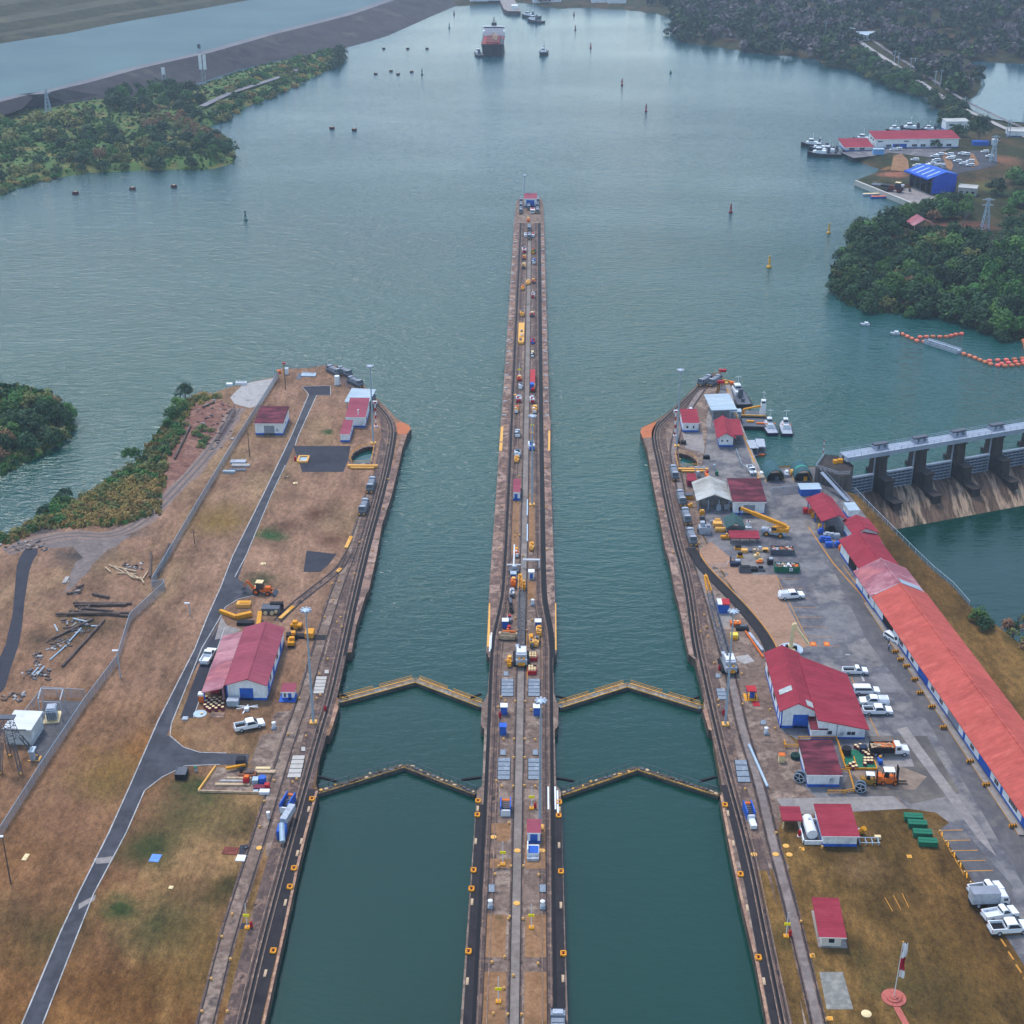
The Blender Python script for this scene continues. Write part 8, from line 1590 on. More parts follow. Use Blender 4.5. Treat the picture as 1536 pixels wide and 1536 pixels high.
mb=MB(); ribbon(mb,[tuple(v[:2]) for v in GP([(1070,915),(1077,939),(1108,947)])],-.12,.12,.03,YLINE); mb.sheet(GP([(1072,916),(1090,914),(1108,944),(1080,944)]),.024,CGREY); mb.sheet(GP([(1104,985),(1122,982),(1132,992),(1118,996),(1106,992)]),.024,GRAV); struct('pad_markings',mb)
for i,(x,y) in enumerate(((1220,966),(1240,966))): q=MB(); q.box(0,0,0,1.3,1.9,.06,ORG); q.box(0,0,.06,.5,.7,.02,YELP); q.box(.1,.1,.08,.16,.2,.01,STLD); single('painted_slab','orange painted parking slab, '+('left' if i==0 else 'right')+' one of two behind the big workshop','parking slab',q,at(x,y,.02))
for i in range(6): q=MB(); q.box(0,0,0,.2,.2,1.0,YEL); q.box(0,-.5,.05,1.6,.22,.18,YEL); q.box(0,0,1.0,.24,.24,.06,CREAM); single('wheel_stop','yellow wheel stop with post at the lawn edge of the lower car park','wheel stop',q,at(1409+i*9.2,1252+i*15.4),R(75),'yellow wheel stops of the lower car park')
# flag on its round brick base
fr=thing('flagpole','tall flagpole with a hanging white and red flag on a round brick base','flagpole',at(1340.5,1497)); hp=hgt(1341,1497,1413); q=MB(); q.cyl((0,0,0),(.25,0,hp),.09,WHP,.05,8); q.lathe([(.12,hp),(.18,hp+.1),(.02,hp+.25)],YELP,8,(.25,0)); q.build('pole',fr)
FW_=mat('flag_white',[(226,226,230)],rough=.9); FR_=mat('flag_red',[(176,24,52)],rough=.9); FB_=mat('flag_blue',[(40,60,130)],rough=.9); q=MB(); rows=22; cols=6; V=[]
for i in range(rows+1):
    for j in range(cols+1):
        t=i/rows; z=hp-.3-t*7.2; x=.25+ (j/cols)*(.95-.2*math.sin(t*3))+.12*math.sin(t*9+j); y=.25*math.sin(j*1.3+t*5)*min(1,j*.5); V.append((x,y,z))
for i in range(rows):
    for j in range(cols):
        k=i*(cols+1)+j; m=FW_ if i<9 else (FR_ if i<17 else FW_)
        if i<8 and j==0 and i>3: m=FB_
        q.add([V[k],V[k+1],V[k+cols+2],V[k+cols+1]],[(0,1,2,3)],m)
q.build('flag',fr)
q=MB(); q.lathe([(2.05,0),(2.05,.15),(1.3,.16),(1.3,.34),(.7,.35),(.7,.5),(.1,.52)],BRICK,28); q.sheet([(-.55,-1.9),(.55,-1.9),(1.5,-7),(.4,-7)],.03,BRICK); single('brick_base','round stepped red brick plinth with a brick path on the right lawn','plinth',q,at(1340.5,1497))
q=MB(); q.lathe([(.85,0),(.85,.12),(.6,.2),(.5,.22)],CREAM,20); single('white_disc','white round stone on the lawn left of the flag base','stone disc',q,at(1299.5,1521))
for x,y,l in ((1364,1285,'pale yellow lid on the lawn below the green skips'),(1218.5,1434,'yellow square lid on the grass west of the lawn kiosk'),(1245,1528,'yellow square lid by the pale slab at the bottom'),(1203,1274,'orange edged lid south of the white tank')): q=MB(); q.box(0,0,0,.9,.9,.1,YELP); q.box(0,0,.1,.6,.6,.03,YEL); single('square_lid',l,'lid',q,at(x,y))
# culvert basin rims and gates
for hole,l,nm in ((HL,'left bank','round'),(HR,'right bank','angled')):
    c=sum(hole,Vector((0,0,0)))/len(hole); r=thing('basin_rim','pale concrete rim with yellow rail round the %s basin on the %s'%(nm,l),'basin rim',(c.x,c.y,0)); q=MB(); n=len(hole)
    for i in range(n):
        a,b=hole[i]-c,hole[(i+1)%n]-c; a2,b2=a*1.16,b*1.16; q.hexa([a+Vector((0,0,-2.5)),b+Vector((0,0,-2.5)),b2+Vector((0,0,-2.5)),a2+Vector((0,0,-2.5))][::-1],[a+Vector((0,0,.25)),b+Vector((0,0,.25)),b2+Vector((0,0,.25)),a2+Vector((0,0,.25))][::-1],CPINK)
    q.build('rim_wall',r); q=MB()
    for i in range(n):
        a,b=(hole[i]-c)*1.04,(hole[(i+1)%n]-c)*1.04
        for z in(.8,1.2): q.bar(a+Vector((0,0,z)),b+Vector((0,0,z)),.07,YEL)
        q.bar(a+Vector((0,0,.2)),a+Vector((0,0,1.25)),.08,YEL)
    q.build('railing',r)
    s=min(hole,key=lambda v:v.y); q=MB(); q.box(0,-1.4-(1 if nm=='round' else 1),.1,9,.8,.8,YELP); q.box(0,-3.4,.1,7,.6,.5,YELP); o=q.build('yellow_sill',r); o.location.y=s.y-c.y; o.location.x=1
lump('sump_box','white lined concrete sump with yellow rim beside the square lot on the left bank',455,690,{'rim':[('b',-1.4,0,0,.5,4.6,.6,YELP),('b',1.4,0,0,.5,4.6,.6,YELP),('b',0,2.1,0,2.4,.5,.6,YELP),('b',0,-2.1,0,2.4,.5,.6,YELP)],'water':[('b',0,0,0,2.4,3.8,.2,RF_BLU)],'red_hydrant':[('c',(-2.4,-.3,0),(-2.4,-.3,1.2),.35,REDP)]},'sump')
for x,y,l in ((564,634,'red and white crossing mast beside the floodlight on the left bank point'),(1012,648,'red and white crossing mast beside the track office')):
    r=thing('signal_mast',l,'signal mast',at(x,y+6)); q=MB(); 
    for k in range(6): q.cyl((0,0,k*1.3),(0,0,k*1.3+1.3),.22,REDP if k%2==0 else WHP,n=8)
    q.build('pole',r); q=MB(); q.box(0,0,7.8,1.4,.6,.9,WHP); q.box(0,-.32,8,.9,.06,.5,REDP); q.build('signal_head',r); q=MB(); q.box(0,0,0,1.0,1.0,.3,WHP); q.build('base',r)
# ================================================================ LEFT BANK THINGS
fence('chain_link_fence','long straight chain link fence from the gravel pad down the left bank',[(418,566),(340,690),(300,757),(262,822),(229,878)],2.3,3.2,.72)
fence('chain_link_fence','bent chain link fence running from the timber heap to the lower left edge',[(228,884),(247,881),(246,886),(196,932),(177,995),(127,1062),(60,1163),(0,1258),(-30,1305)],2.3,3.4,.66)
fence('chain_link_fence','chain link enclosure round the substation transformer',[(128,1048),(66,1044),(35,1085),(20,1110)],2.4,2.6,.42)
fence('chain_link_fence','light fence along the edge of the lower pool behind the depot',[(1281,738),(1310,768),(1345,803),(1373,831),(1400,857),(1430,882),(1454,910)],1.5,3.,.3)
fence('chain_link_fence','low mesh fence from the quay office to the culvert tubes',[(1104,680),(1112,703),(1130,714),(1146,722)],1.6,2.6,.35)
fence('chain_link_fence','thin wire fence along the top of the left bank facing the lake',[(428,553),(462,552.5),(492,549)],1.6,3.,.2)
fence('chain_link_fence','yard gate fence in front of the culvert tubes',[(1157,742),(1196,739),(1230,736)],2.2,3.,.35)
# timber, logs and scrap on the old ground: every stick a thing
q=MB(); q.box(0,0,0,.35,6.5,.35,PALEW,0,.9,1); pr=single('timber_beam','','timber',q)
tb=[((163,848),(186,860)),((166,851),(205,859)),((158,853),(166,860)),((176,861),(205,862)),((195,862),(214,872)),((197,868),(214,871)),((214,870),(222,858)),((192,863),(199,868)),((211,868),(216,877)),((185,855),(200,866))]
def sticks(pr,tb,label,group,z=.05,wd=1.):
    for i,(a,b) in enumerate(tb):
        A,Bq=G(*a),G(*b); o=pr if i==0 else dup(pr,(0,0,0),0); m=(A+Bq)/2; o.location=(m.x,m.y,z+.12*(i%3)); o.rotation_euler=(0,0,math.atan2((Bq-A).y,(Bq-A).x)-pi/2); o.scale=(wd,(Bq-A).length/6.5,wd); o['label']=label; o['group']=group
sticks(pr,tb,'pale weathered timber in the heap at the bend of the fence','pale timbers of the heap')
q=MB(); q.box(0,0,0,.45,6.5,.4,WOOD,0,.92,1); pd=single('dark_timber','','timber',q)
sticks(pd,[((110,906),(198,907)),((112,910),(190,909)),((84,924),(194,922)),((105,918),(195,926)),((118,914),(170,919)),((112,920),(180,924)),((100,892),(122,889)),((139,893),(164,898)),((116,884),(126,880)),((94,1001),(157,931)),((100,925),(135,912))],'long blackened timber on the old ground left of the fence','blackened timbers',.05,1.3)
sticks(dup(pd,(0,0,0),0),[((254,818),(231,868)),((227,832),(225,868)),((257,820),(236,866))],'dark pole leaning along the fence end by the timber heap','dark poles by the fence end',.3,1.1)
sticks(dup(pd,(0,0,0),0),[((78,880+80),(140,930)),((236,700),(262,660)),((262,690),(286,640)),((304,612),(322,604))],'dark log lying on the bare earth','dark logs on bare earth',.05,1.2)
q=MB(); q.cyl((0,-3.25,.25),(0,3.25,.25),.25,GALV,n=8); pg=single('grey_pipe','','pipe',q)
sticks(pg,[((75,991),(100,969)),((104,964),(122,944)),((110,930),(131,935)),((137,940),(151,940)),((48,1014),(58,1003)),((56,1015),(67,1002)),((82,938),(87,948))],'grey pipe lying on the old ground left of the bent fence','grey pipes on old ground',.02,.75)
mb=MB(); rn=random.Random(31)
for (x0,y0,x1,y1,n_) in ((92,928,135,950,50),(70,958,105,975,40),(50,980,62,1000,18),(36,1006,74,1020,24),(186,844,214,856,26),(108,880,124,894,14),(0,1040,40,1052,26),(0,812,70,826,34),(30,1010,72,1018,14),(288,590,350,680,60)):
    for _ in range(n_):
        p=G(rn.uniform(x0,x1),rn.uniform(y0,y1)); mb.box(p.x,p.y,0,rn.uniform(.3,1.3),rn.uniform(.2,.7),rn.uniform(.1,.4),rn.choice([WOOD,WOOD,STLD,GRAV,WOOD]),rn.uniform(0,3))
o=mb.build('scrap_rubble'); o['kind']='stuff'; tag(o,'scattered dark scrap and rubble on the old ground of the left bank','rubble')
q=MB(); q.box(0,0,0,2.2,1.3,.3,PALEW); 
lump('stone_slab','pale stone slab lying in the grass tracks left of the timbers',99,871,{'slab':[('b',0,0,0,1.0,3.4,.35,GRAV)],'chip':[('b',.8,-.6,0,.4,.5,.2,GRAV)]},'slab')
lump('pipe_stack','stack of pale concrete pipe halves beside the fence',356,702,{'upper_slabs':[('b',-.4,4,0,4.6,2.0,.6,SIL),('b',.8,1.4,0,5.4,1.6,.5,GRAV)],'lower_slabs':[('b',-1.8,-3.6,0,3.6,1.0,.7,RF_BLU),('b',.4,-1.6,0,5.0,1.6,.3,STLD)]},'slab stack')
lump('white_boats','two white upturned boats at the water edge by the gravel pad',362,576.5,{'hull':[('b',0,0,.0,3.6,1.6,.9,WHP),('b',-3.8,-1.2,0,2.0,1.5,.8,WHP)],'keel':[('b',0,0,.9,3.0,.3,.2,SIL)]},'boat')
lump('white_cylinder_tank','white upright tank beside the tow track on the left bank bend',506,577,{'tank':[('c',(0,0,.2),(0,0,3.2),.9,WHP)],'base':[('b',0,0,0,2.2,2.2,.2,CGREY)]},'tank')
lump('valve_box','grey pipe and valve frame on the grass at the top of the left bank',463,563,{'frame':[('b',0,0,0,5,3,.4,GALV),('x',(-2,1,.8),(2,0,.8),.2,SIL)],'slab':[('b',-3,-1,0,1.6,6,.12,STLD)]},'valve frame')
lump('white_cabinet','white cabinet with a red topped post at the head of the fence',430,561,{'cabinet':[('b',0,0,0,1.3,1.2,2.2,WHP)],'post':[('b',-1.0,.6,0,.25,.25,3.6,YEL),('b',-.8,.6,3.6,1.2,.6,.4,REDP)],'orange_box':[('b',-2.8,.8,0,1.4,1.2,1.1,ORG)]},'cabinet')
for x,y,t,l in ((410.5,567,534,'white utility pole at the head of the left fence'),(428.5,585,545,'dark utility pole on the grass inside the left fence'),(374.5,685,648,'dark utility pole beside the stacked slabs'),(292,815,795,'thin dark pole on the grass between fence and road'),(16,1324,1255,'dark pole with a grey lamp at the lower left edge'),(181,1016,976,'pale lamp pole beside the bent fence'),(285,920,905,'short white lamp pole on the grass beside the road')):
    h=hgt(x,y,t); r=thing('utility_pole',l,'pole',at(x,y)); q=MB(); q.cyl((0,0,0),(0,0,h),.16,GALV if 'dark' not in l else WOOD,.1,7); q.build('pole',r); q=MB()
    if 'lamp' in l: q.box(-.5,0,h-.1,1.3,.4,.25,WHP)
    else: q.bar((-.9,0,h-.7),(.9,0,h-.7),.12,WOOD)
    q.build('crossarm' if 'lamp' not in l else 'lamp',r)
# lattice tower and transformer
r=thing('lattice_tower','grey lattice tower on four legs beside the pale substation block','pylon',at(18,1150)); hT=hgt(18,1140,1068); q=MB()
for s,(x,y) in enumerate(((-1.2,-1.6),(1.9,-1.6),(-1.2,2.4),(2.8,2.4))): lattice(q,(x*1.4,y*1.6,0),(x*.8,y*.6,hT*.55),.7,.6,6,STLD,.07); q.box(x*1.4,y*1.6,0,.6,.6,.3,YELP); q.build('leg',r); q=MB()
q=MB(); lattice(q,(.4,.3,hT*.55),(.4,.3,hT),3.2,1.6,6,STLD,.08); q.build('mast',r); q=MB(); q.box(.4,.3,hT,3.6,1.6,.25,STLD); q.bar((-3,.3,hT*.75),(4,.3,hT*.75),.2,STLD); q.build('crossarm',r)
r=thing('transformer','grey finned transformer inside an open steel frame by the substation','transformer',at(79,1076),R(8)); q=MB(); q.box(0,0,.2,2.0,2.6,2.4,GALV); q.box(0,0,2.6,1.7,2.0,.3,SIL); q.build('tank',r); q=MB()
for k in range(7): q.box(-1.3+.42*k,-1.6,.5,.12,.6,1.9,SIL)
q.build('cooling_fins',r); q=MB()
for x,y in ((-2.4,-.5),(2.4,-1.5),(2.4,3),(-2.4,4)): q.bar((x,y,0),(x,y,5.2),.16,SIL)
q.bar((-2.4,-.5,5.1),(-2.4,4,5.1),.2,SIL); q.bar((2.4,-1.5,5.1),(2.4,3,5.1),.2,SIL); q.bar((-2.4,4,5.1),(2.4,3,5.1),.14,SIL); q.bar((-2.4,-.5,4.6),(2.4,-1.5,4.6),.1,SIL); q.build('busbar_frame',r); q=MB(); q.box(0,-.2,0,3.4,4.6,.2,CREAM); q.build('base',r)
lump('switch_box','grey switch box on a yellow rimmed pad beside the substation fence',50,1140,{'cabinet':[('b',0,0,.1,.9,1.0,2.3,SIL)],'hood':[('b',0,.2,2.4,1.2,2.2,.15,GALV)],'pad':[('b',.2,-.3,0,2.4,.3,.1,YELP),('b',1.2,.6,0,.4,1.6,.1,YELP)]},'switch box')
mb=MB(); mb.sheet(GP([(66,1050),(125,1052),(60,1150),(40,1122),(58,1080)]),.012,mat('dark_gravel',[(78,76,80),(98,96,98)],.5,.95,fine=(1.2,.3))); struct('substation_ground',mb)
# heap of stores south of the workshop and the pen beside the apron
lump('crane_jib','bright yellow crane jib parts lying behind the left workshop',381,932,{'tall_arm':[('x',(1.6,-3.2,.4),(1.3,1.6,1.6),1.0,YEL,.9)],'bent_arm':[('x',(-9,4.2,.5),(-4.4,1.0,.6),.8,YEL),('x',(-4.4,1.0,.6),(-1,2.6,.7),1.1,YEL)],'dark_chassis':[('b',-1.8,-1.5,0,4,1.6,.8,BLKP)]},'crane parts')
lump('dark_machine','dark tracked machine with pale wheels behind the yellow jib',407,918,{'body':[('b',0,0,.3,4.4,2.6,1.3,STLD),('b',1.2,1.4,.3,3.2,1.2,1.6,BLKP)],'wheels':[('c',(-1.2,-1.3,.5),(-1.2,-1.6,.5),.5,CREAM),('c',(.4,-1.3,.5),(.4,-1.6,.5),.5,CREAM),('c',(1.4,-1.3,.9),(1.4,-1.6,.9),.4,CREAM)]},'machine')
lump('yellow_tarp','yellow covered heap on the grass beside the road junction',366,909,{'cover':[('b',0,0,0,3.4,2.0,1.0,YELP)],'top':[('b',.2,.1,1.0,2.4,1.2,.2,YEL)]},'covered heap')
for x,y,l,m,d in ((445,943,'yellow and black roller nearest the spur track beside the workshop',YEL,80),(438,958,'dark wheel loader beside the workshop wall',BLKP,-80),(437,968,'yellow engine frame nearest the workshop wall',YEL,5)): lump('site_machine',l,x,y,{'body':[('b',0,0,.3,1.6,2.6,1.1,m),('b',.2,.4,1.4,1.2,1.0,.6,YEL)],'wheels':[('c',(-.8,.9,.45),(.8,.9,.45),.45,BLKP),('c',(-.8,-.9,.45),(.8,-.9,.45),.45,BLKP)]},'machine',R(d))
lump('yellow_dumper','yellow dumper on a dark pad beside the tow track',461,955,{'tray':[('b',.6,0,.3,2.0,2.6,1.3,YEL)],'bed':[('b',-2.4,-.2,0,4.4,1.6,.6,BLKP)],'pad':[('b',3.0,-.4,0,3.0,2.4,.05,BLKP)]},'dumper')
lump('orange_kiosk','orange and white portable toilet at the corner of the lean-to',303,1052,{'cabin':[('b',0,0,0,1.2,1.2,1.7,ORG)],'roof':[('b',0,0,1.7,1.3,1.3,.5,WHP)]},'portable toilet')
lump('red_tractor','red machine under the lean-to of the left workshop',325,1037,{'body':[('b',0,0,.3,1.8,2.6,1.3,REDP)],'top':[('b',.2,.2,1.6,1.0,1.0,.5,ORG)]},'machine')
lump('blue_cage','pale blue cage cart before the white workshop wall',350,1058,{'cage':[('b',0,0,.2,2.5,1.6,1.3,GALV)],'top':[('b',0,0,1.5,2.6,1.7,.1,SIL)]},'cage')
lump('folded_antenna','white folded antenna frame on the grass before the workshop',369,1065,{'arms':[('x',(-2.2,.8,.5),(2.6,.4,.5),.2,WHP),('x',(-2,-.4,.5),(2.4,1.2,.5),.15,WHP),('x',(-.4,-1.6,.1),(.3,1.2,.6),.2,WHP)],'box':[('b',.2,-.2,.0,1.0,.9,.7,WHP)]},'antenna frame')
lump('round_pad','round steel lid with a white pad beside the parking strip',300,1071,{'lid':[('c',(0,0,0),(0,0,.12),1.5,GALV)],'lamp':[('b',.4,-.1,.12,.5,.5,.3,CREAM)],'white_pad':[('b',-2.8,-2.0,0,1.2,1.2,.3,SIL)]},'lid')
lump('drain_cover','square rusty drain cover in the apron beside the white vent',416,1076,{'frame':[('b',0,0,0,1.8,2.4,.05,CONC)],'lid':[('b',0,0,.05,1.4,2.0,.03,TRK)]},'drain cover')
lump('stone_lid','flat cream stone lid in front of the lean-to drums',326,1073,{'lid':[('b',0,0,0,3.0,1.6,.1,CPINK)],'rim':[('b',0,.8,0,3.0,.1,.14,PALEW)]},'lid')
lump('black_skip','black open skip on the grass at the lower junction',273,1164,{'bin':[('b',0,0,.1,2.2,2.9,1.2,BLKP)],'rim':[('b',-1.1,0,1.3,.1,3.0,.1,STLD),('b',1.1,0,1.3,.1,3.0,.1,STLD),('b',0,0,1.0,2.0,2.7,.32,STLD)]},'skip')
lump('teal_post','small teal cylinder on the grass by the black skip',294,1157,{'body':[('c',(0,0,0),(0,0,.9),.3,GALV)],'cap':[('c',(0,0,.9),(0,0,1.1),.36,GRN)]},'post')
q=MB(); q.prism([Vector((-8.4,-4.2)),Vector((4.6,-4.6)),Vector((5.2,4.2)),Vector((-6.6,4.2))],0,.05,CONC); q.bar((-8.4,-4.2,.3),(-6.6,4.2,.3),.3,YELP,.6); q.bar((-8.4,-4.3,.3),(4.6,-4.7,.3),.25,PALEW,.5); single('storage_pen','concrete floored storage pen with yellow wall beside the left apron','storage pen',q,at(366,1170))
for x,y,ps,l,nm in ((349,1178,[('b',0,0,0,7,.7,.4,PALEW),('b',.4,1.0,0,6.4,.6,.5,GRAV),('b',1,2,0,5,.6,.5,PALEW)],'stack of pale planks at the front of the storage pen','plank_stack'),(356,1156,[('x',(-2.2,-.4,.8),(1.6,.8,.9),.5,YEL),('c',(.8,-.9,.6),(1.3,-.9,.6),.9,BLKP)],'yellow jib with a black wheel in the storage pen','jib_part'),(362,1148,[('b',0,0,0,1.9,1.9,1.7,NAVY),('b',0,0,1.7,1.7,1.7,.1,BLKP)],'navy crate at the back of the storage pen','crate'),(370,1174,[('b',0,0,0,1.2,1.4,1.4,REDP),('b',.1,0,1.4,.9,.9,.3,ORG)],'red compressor in the middle of the storage pen','compressor'),(394,1175,[('c',(0,0,.1),(0,0,1.6),.8,BLU),('b',-1.4,0,0,1.2,1.4,1.2,GALV)],'blue tank with a grey cage in the storage pen','blue_tank'),(390,1184,[('b',0,0,0,2.4,1.2,.8,MARN),('b',1.4,.4,0,1.0,1.0,1.1,REDP)],'maroon pump group at the front right of the storage pen','pump_group'),(397,1190,[('b',0,0,0,2.0,1.2,.7,WHP),('b',-1.8,.2,0,1.0,1.0,.5,GALV)],'white basket at the front right corner of the storage pen','basket'),(398,1159,[('b',0,0,0,4.2,1.0,.4,PALEW),('b',-.6,.9,0,3.,.7,.6,CREAM)],'pale board stack at the back right of the storage pen','board_stack'),(372,1164,[('b',0,0,0,3.4,1.6,.7,mat('rust_brown',[(104,66,50),(130,84,60)],.8,.9)),('b',.3,.2,.7,1.8,.8,.3,WOOD)],'rusty brown bale in the storage pen','bale')): lump(nm,l,x,y,{'lower':[ps[0]],'upper':ps[1:]},nm.replace('_',' '))
for x,y,m,l,w_,d in ((233,1287.5,mat('blue_sheeting',[(92,132,190),(110,150,206)],.6,.7),'blue square sheet on the lower left grass',1.9,2.2),(38.5,1286,CREAM,'pale stone slab in a dark frame on the far left grass',.9,1.9),(346,1276.5,mat('rust_plate',[(98,50,44),(130,72,60)],.6,.9),'rusty red plate beside the left apron',2.9,2.2),(362,1287.5,WHT,'white worn plate beside the rusty plate',1.9,1.8),(256.5,1331.5,CREAM,'small cream stone disc on the lower left grass',.8,.8)):
    q=MB(); q.box(0,0,0,w_,d,.12,m,-.1); q.box(.1,.1,.12,w_*.4,d*.3,.04,m,-.1); single('ground_plate',l,'plate',q,at(x,y))
q=MB(); q.lathe([(.25,0),(.25,1.1),(.4,1.15),(.4,1.6),(.1,1.7)],WHP,10); single('lamp_post','short white capped post beside the left return track','post',q,at(403,1228)); q=MB(); q.lathe([(.5,0),(.5,.15),(.35,.2)],BLKP,14); q.lathe([(.25,.2),(.25,.24)],STLD,14); single('drain','round black drain with a ring beside the rusty plate','drain',q,at(369,1272))
for x,y,l in ((386,880,'small cream stone on the green patch by the backhoe'),(395,846,'pale flat stone on the dry grass above the backhoe'),(430,716,'rust coloured lid on the grass below the square lot'),(443,725,'pale lid on the grass below the square lot')): q=MB(); q.box(0,0,0,1.3,1.1,.18,CREAM if 'rust' not in l else WOOD,.2); q.box(.2,.1,.18,.5,.4,.05,PALEW); single('stone_lid',l,'lid',q,at(x,y))
for (a,b),l in ((((527,806),(519,823)),'upper'),(((440,911),(420,929)),'lower'),(((511,854),(506,859)),'middle')): 
    A,Bq=G(*a),G(*b); q=MB(); q.bar((0,0,.25),tuple(Bq-A+Vector((0,0,.25))),.9,YELP,.3); q.bar((0,0,.42),tuple((Bq-A)*.3+Vector((0,0,.42))),.5,YEL,.1); single('track_ramp',l+' pale yellow track ramp beside the spur on the left bank','ramp',q,A)
# round things on lamps and people
def person(label,p,rot,shirt,trous):
    r=thing('person',label,'person',p,rot); V=[(0,0,.95),(0,0,1.2),(0,0,1.42),(0,0,1.52),(0,.01,1.68),(.1,0,.92),(.11,.04,.5),(.11,0,.06),(.11,.14,.03),(-.1,0,.92),(-.11,-.05,.5),(-.11,-.1,.06),(-.11,.04,.03),(.2,0,1.4),(.25,-.02,1.12),(.24,.1,.88),(-.2,0,1.4),(-.25,.02,1.12),(-.24,.12,.9)]
    Ed=[(0,1),(1,2),(2,3),(3,4),(0,5),(5,6),(6,7),(7,8),(0,9),(9,10),(10,11),(11,12),(2,13),(13,14),(14,15),(2,16),(16,17),(17,18)]; rad=[.14,.14,.15,.06,.11,.09,.065,.045,.04,.09,.065,.045,.04,.06,.045,.035,.06,.045,.035]
    sk_=mat('skin',[(120,82,62)],rough=.7)
    for nm,ids,k,m in (('body',list(range(19)),0,sk_),('shirt',[1,0,2,13,14,16,17],.025,shirt),('trousers',[0,5,6,7,9,10,11],.02,trous)):
        mesh=bpy.data.meshes.new(nm); mp={v:i for i,v in enumerate(ids)}; mesh.from_pydata([V[i] for i in ids],[(mp[a],mp[b]) for a,b in Ed if a in mp and b in mp],[]); mesh.materials.append(m); o=bpy.data.objects.new(nm,mesh); COL.objects.link(o); o.parent=r
        if not mesh.skin_vertices:
            bm=bmesh.new(); bm.from_mesh(mesh); bm.verts.layers.skin.verify(); bm.to_mesh(mesh); bm.free()
        for i,v in enumerate(ids): mesh.skin_vertices[0].data[i].radius=(rad[v]+k,)*2; mesh.skin_vertices[0].data[i].use_root=(i==0)
        o.modifiers.new('skin','SKIN'); s=o.modifiers.new('sub','SUBSURF'); s.levels=1; s.render_levels=1
    q=MB(); q.lathe([(.02,1.83),(.1,1.8),(.125,1.72),(.12,1.68)][::-1],WHP,10,(0,.0)); q.build('helmet',r); return r
import bmesh
person('person in a pale blue shirt and dark trousers nearest the parked white van',at(1332.5,966),R(-20),mat('pale_shirt',[(150,172,200)]),mat('dark_cloth',[(30,34,48)]))
person('person in a white helmet and dark trousers walking on the road by the depot',at(1332.8,976),R(160),mat('pale_shirt',[(150,172,200)]),mat('dark_cloth',[(30,34,48)]))
# ================================================================ FAR PYLONS AND POLES
def pylon(label,px,py,top,g=None,arms=2):
    gz=0; h=hgt(px,py,top,gz); r=thing('pylon',label,'pylon',at(px,py,gz)); q=MB(); wb=h*.2
    n=7
    def ring(i): t=i/n; w_=wb*(1-t)**1.1*.5+h*.02; return [Vector((a*w_,b*w_,h*t)) for a,b in((1,1),(-1,1),(-1,-1),(1,-1))]
    for i in range(n):
        a,b=ring(i),ring(i+1)
        for k in range(4): q.bar(a[k],b[k],.28,GALV); q.bar(a[k],b[(k+1)%4],.14,GALV); q.bar(a[(k+1)%4],b[k],.14,GALV)
    q.build('lattice',r); q=MB()
    for i in range(arms): z=h*(.82+.15*i); q.bar((-h*.16,0,z),(h*.16,0,z),.3,GALV); q.bar((-h*.16,0,z),(0,0,z+h*.05),.16,GALV); q.bar((h*.16,0,z),(0,0,z+h*.05),.16,GALV)
    q.build('crossarm',r); return r
pylon('lattice pylon on the bare knoll of the right headland',1476,352,298,None); pylon('lattice pylon beside the marina car park',1489,243,204)
pylon('lattice tower with a wide head at the left edge below the embankment',73,170,133,None,1)
for x,y,t,l,pan in ((246,120,101,'white posted marker board on the face of the embankment',1),(306,122,82,'tall twin board tower at the foot of the embankment',2),(299,78,66,'dark board tower on the crest of the embankment',1)):
    zz=5.5 if y>100 else 10; zz=10 if y<100 else (5 if x<300 else 1); h=hgt(x,y,t,zz); r=thing('marker_board',l,'marker board',at(x,y,zz)); q=MB()
    for s in(-1,1): q.bar((s*1.2,0,0),(s*1.2,0,h),.35,GALV)
    for k in range(4): q.bar((-1.2,0,k*h/4),(1.2,0,(k+1)*h/4),.2,GALV)
    q.build('frame',r); 
    for s in ((-1,1) if pan==2 else (0,)): q=MB(); q.box(s*1.5,-.3,h*.45,2.2,.3,h*.55,WHP if 'dark' not in l else STLD); q.build('board',r)
for i,(x,y,t) in enumerate(((1341,95,75),(1347,97,78),(1365,107,86),(1371,109,85.5),(1402,128,105),(1410,131,104),(1430,156,144),(1447,157,145),(1296,78,65),(1534,184,163),(1510,206,180),(1514,205,178),(1238,50,33),(1148,26,10),(1266,48,42))):
    p=G(x,y); z=max(0.,gUR(p.x,p.y)); p=G(x,y,z); h=hgt(x,y,t,z); r=thing('power_pole',('grey power pole of the line along the shore road' if x<1480 and x>1280 else ('grey power pole near the marina car park' if x>1480 else 'thin pole among the far woods')),'power pole',tuple(p),0,('power poles along the shore road' if x<1480 and x>1280 else ('power poles near the car park' if x>1480 else 'thin poles in the woods'))); q=MB(); q.cyl((0,0,-1),(0,0,h),.3,GALV,.2,7); q.build('pole',r); q=MB(); q.bar((-1.6,0,h-1),(1.6,0,h-1),.22,GALV); q.build('crossarm',r)
for i,(x,y) in enumerate(((1414.5,215.5),(1429,217.5))):
    pass
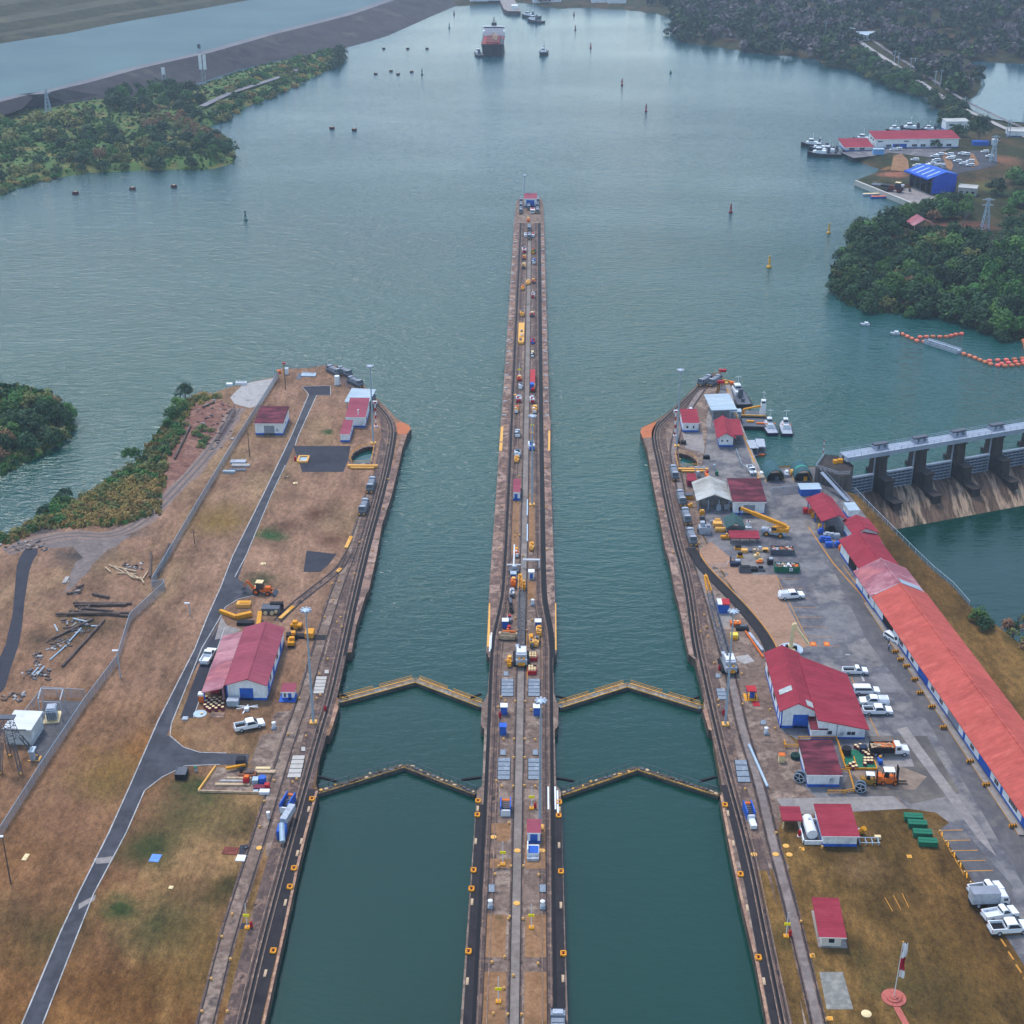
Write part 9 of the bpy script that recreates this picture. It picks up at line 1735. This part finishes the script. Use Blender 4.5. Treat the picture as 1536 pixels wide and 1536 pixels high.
# cars of the marina
car=pickup('parked_car','','van','car'); CP=[(1402,236,80),(1410,233,80),(1404,242,85),(1398,247,80),(1411,249,-90),(1390,250,88),(1436,243,80),(1443,232,80),(1455,243,80),(1455,249,85),(1424,233,75),(1427,237,75),(1449,233,85),(1477,229,88),(1484,236,84),(1340,226,80),(1347,225,80),(1375,250,85),(1372,241,80),(1372,256,88),(1425,239,75),(1445,247,85)]
car['category']='car'
for i in many(car,[(x,y,R(a)) for x,y,a in CP],'white car or van in the marina car park above the blue shed','cars in the marina car park',0,.34): i.scale=(.8,)*3
for x,y,l in ((1404,253,'white box lorry left of its twin in the marina car park'),(1414,253,'white box lorry right of its twin in the marina car park')): o=truck('box_truck',l,'box'); o.location=at(x,y,.35); o.rotation_euler=(0,0,R(-10)); o.scale=(.9,)*3
backhoe('dark red excavator working on the concrete ramp',at(1345,288,.3),R(60),mat('rust_machine',[(110,50,36)]),1.7)
lump('rebar_stack','dark stack of steel on the concrete ramp',1325,280,{'bars':[('b',0,0,.3,12,5,.7,STLD)],'more_bars':[('b',3,-2,1.0,7,3,.6,BLKP)]},'steel stack',R(-30)); lump('site_cabin','white cabin on the ramp beside the excavator',1351,285,{'cabin':[('b',0,0,.3,3,2.2,2.2,WHP)],'roof':[('b',0,0,2.5,3.3,2.5,.2,SIL)]},'cabin')
lump('blue_tents','blue tarpaulin shelter at the foot of the big marina tree',1470,218,{'tarp':[('b',0,0,.2,9,4,2.4,BLU)],'tank':[('c',(8,0,.2),(8,0,3.6),1.8,WHP)]},'shelter'); lump('blue_container','pale blue container at the water side of the marina yard',1317,232,{'box':[('b',0,0,.2,6,3.4,3,mat('pale_blue_box',[(110,160,206)]))],'roof':[('b',0,0,3.2,6.2,3.6,.2,RF_BLU)]},'container')
# red beacon boards at the right bank point
for x,y,t,l in ((1083,572,556,'red topped beacon board at the very tip of the right bank'),(1081,583,573,'lower red board beside the locomotives at the right bank tip')):
    h=hgt(x,y,t); r=thing('beacon',l,'beacon',at(x,y)); q=MB(); q.cyl((0,0,0),(0,0,h),.15,SIL,n=7); q.build('pole',r); q=MB(); q.box(0,0,h-.4,2.4,1.0,.9,REDP); q.build('board',r)
r=thing('beacon','thin red and white staff on the dam abutment','beacon',at(1234.5,684,4.3)); q=MB(); 
for k in range(5): q.cyl((0,0,k*.9),(0,0,k*.9+.9),.12,REDP if k%2 else WHP,n=7)
q.build('staff',r); q=MB(); q.lathe([(.2,4.5),(.2,4.8)],REDP,8); q.build('lamp',r)
lump('yellow_winch','pair of yellow winch boxes on the dam abutment',1256,695,{'left_box':[('b',-.7,0,0,1.1,1.2,1.1,YEL)],'right_box':[('b',.9,.6,0,1.4,1.3,1.1,YEL)]},'winch',0,4.3)
lump('yellow_gear','yellow and orange gear on the right bank tip beside the workboat',1090,574,{'arm':[('x',(-1.4,1.2,.5),(1.4,-.6,.6),.6,YEL)],'box':[('b',1.6,-1.4,0,1.6,1.4,.9,ORG)],'frame':[('b',-.4,-1.0,0,1.4,1.8,.7,YELP)]},'gear')
for x,y,l in ((1029,622,'left white roof tank behind the track office'),(1036,618.5,'right white roof tank behind the track office')): q=MB(); q.lathe([(.55,0),(.6,.2),(.6,1.5),(.2,1.8)],WHP,12); q.box(0,.6,0,.2,.2,1.6,SIL); single('white_tank',l,'tank',q,at(x,y))
for x,y,l in ((1170,1247,'cream'),):
    pass
q=MB(); q.cyl((0,-7.5,.35),(0,7.5,.35),.3,GALV,n=10); o=single('grey_pipe','long pale grey pipe lying beside the right return track','pipe',q,at(1137,1150),R(7))
# ================================================================ AIR
hm,N,K,B=newmat('haze_air'); N.remove(B); pv=N.new('ShaderNodeVolumePrincipled'); pv.inputs['Color'].default_value=(.66,.80,1.,1); pv.inputs['Density'].default_value=.00012; pv.inputs['Anisotropy'].default_value=.2
K.new(pv.outputs[0],N['Material Output'].inputs['Volume'])
mb=MB(); mb.hexa([(-2800,50,-18),(2800,50,-18),(2800,3500,-18),(-2800,3500,-18)],[(-2800,50,200),(2800,50,200),(2800,3500,200),(-2800,3500,200)],hm)
mb.v=[(x,-60 if y==50 else y,z) for x,y,z in mb.v]
struct('haze',mb,'stuff')
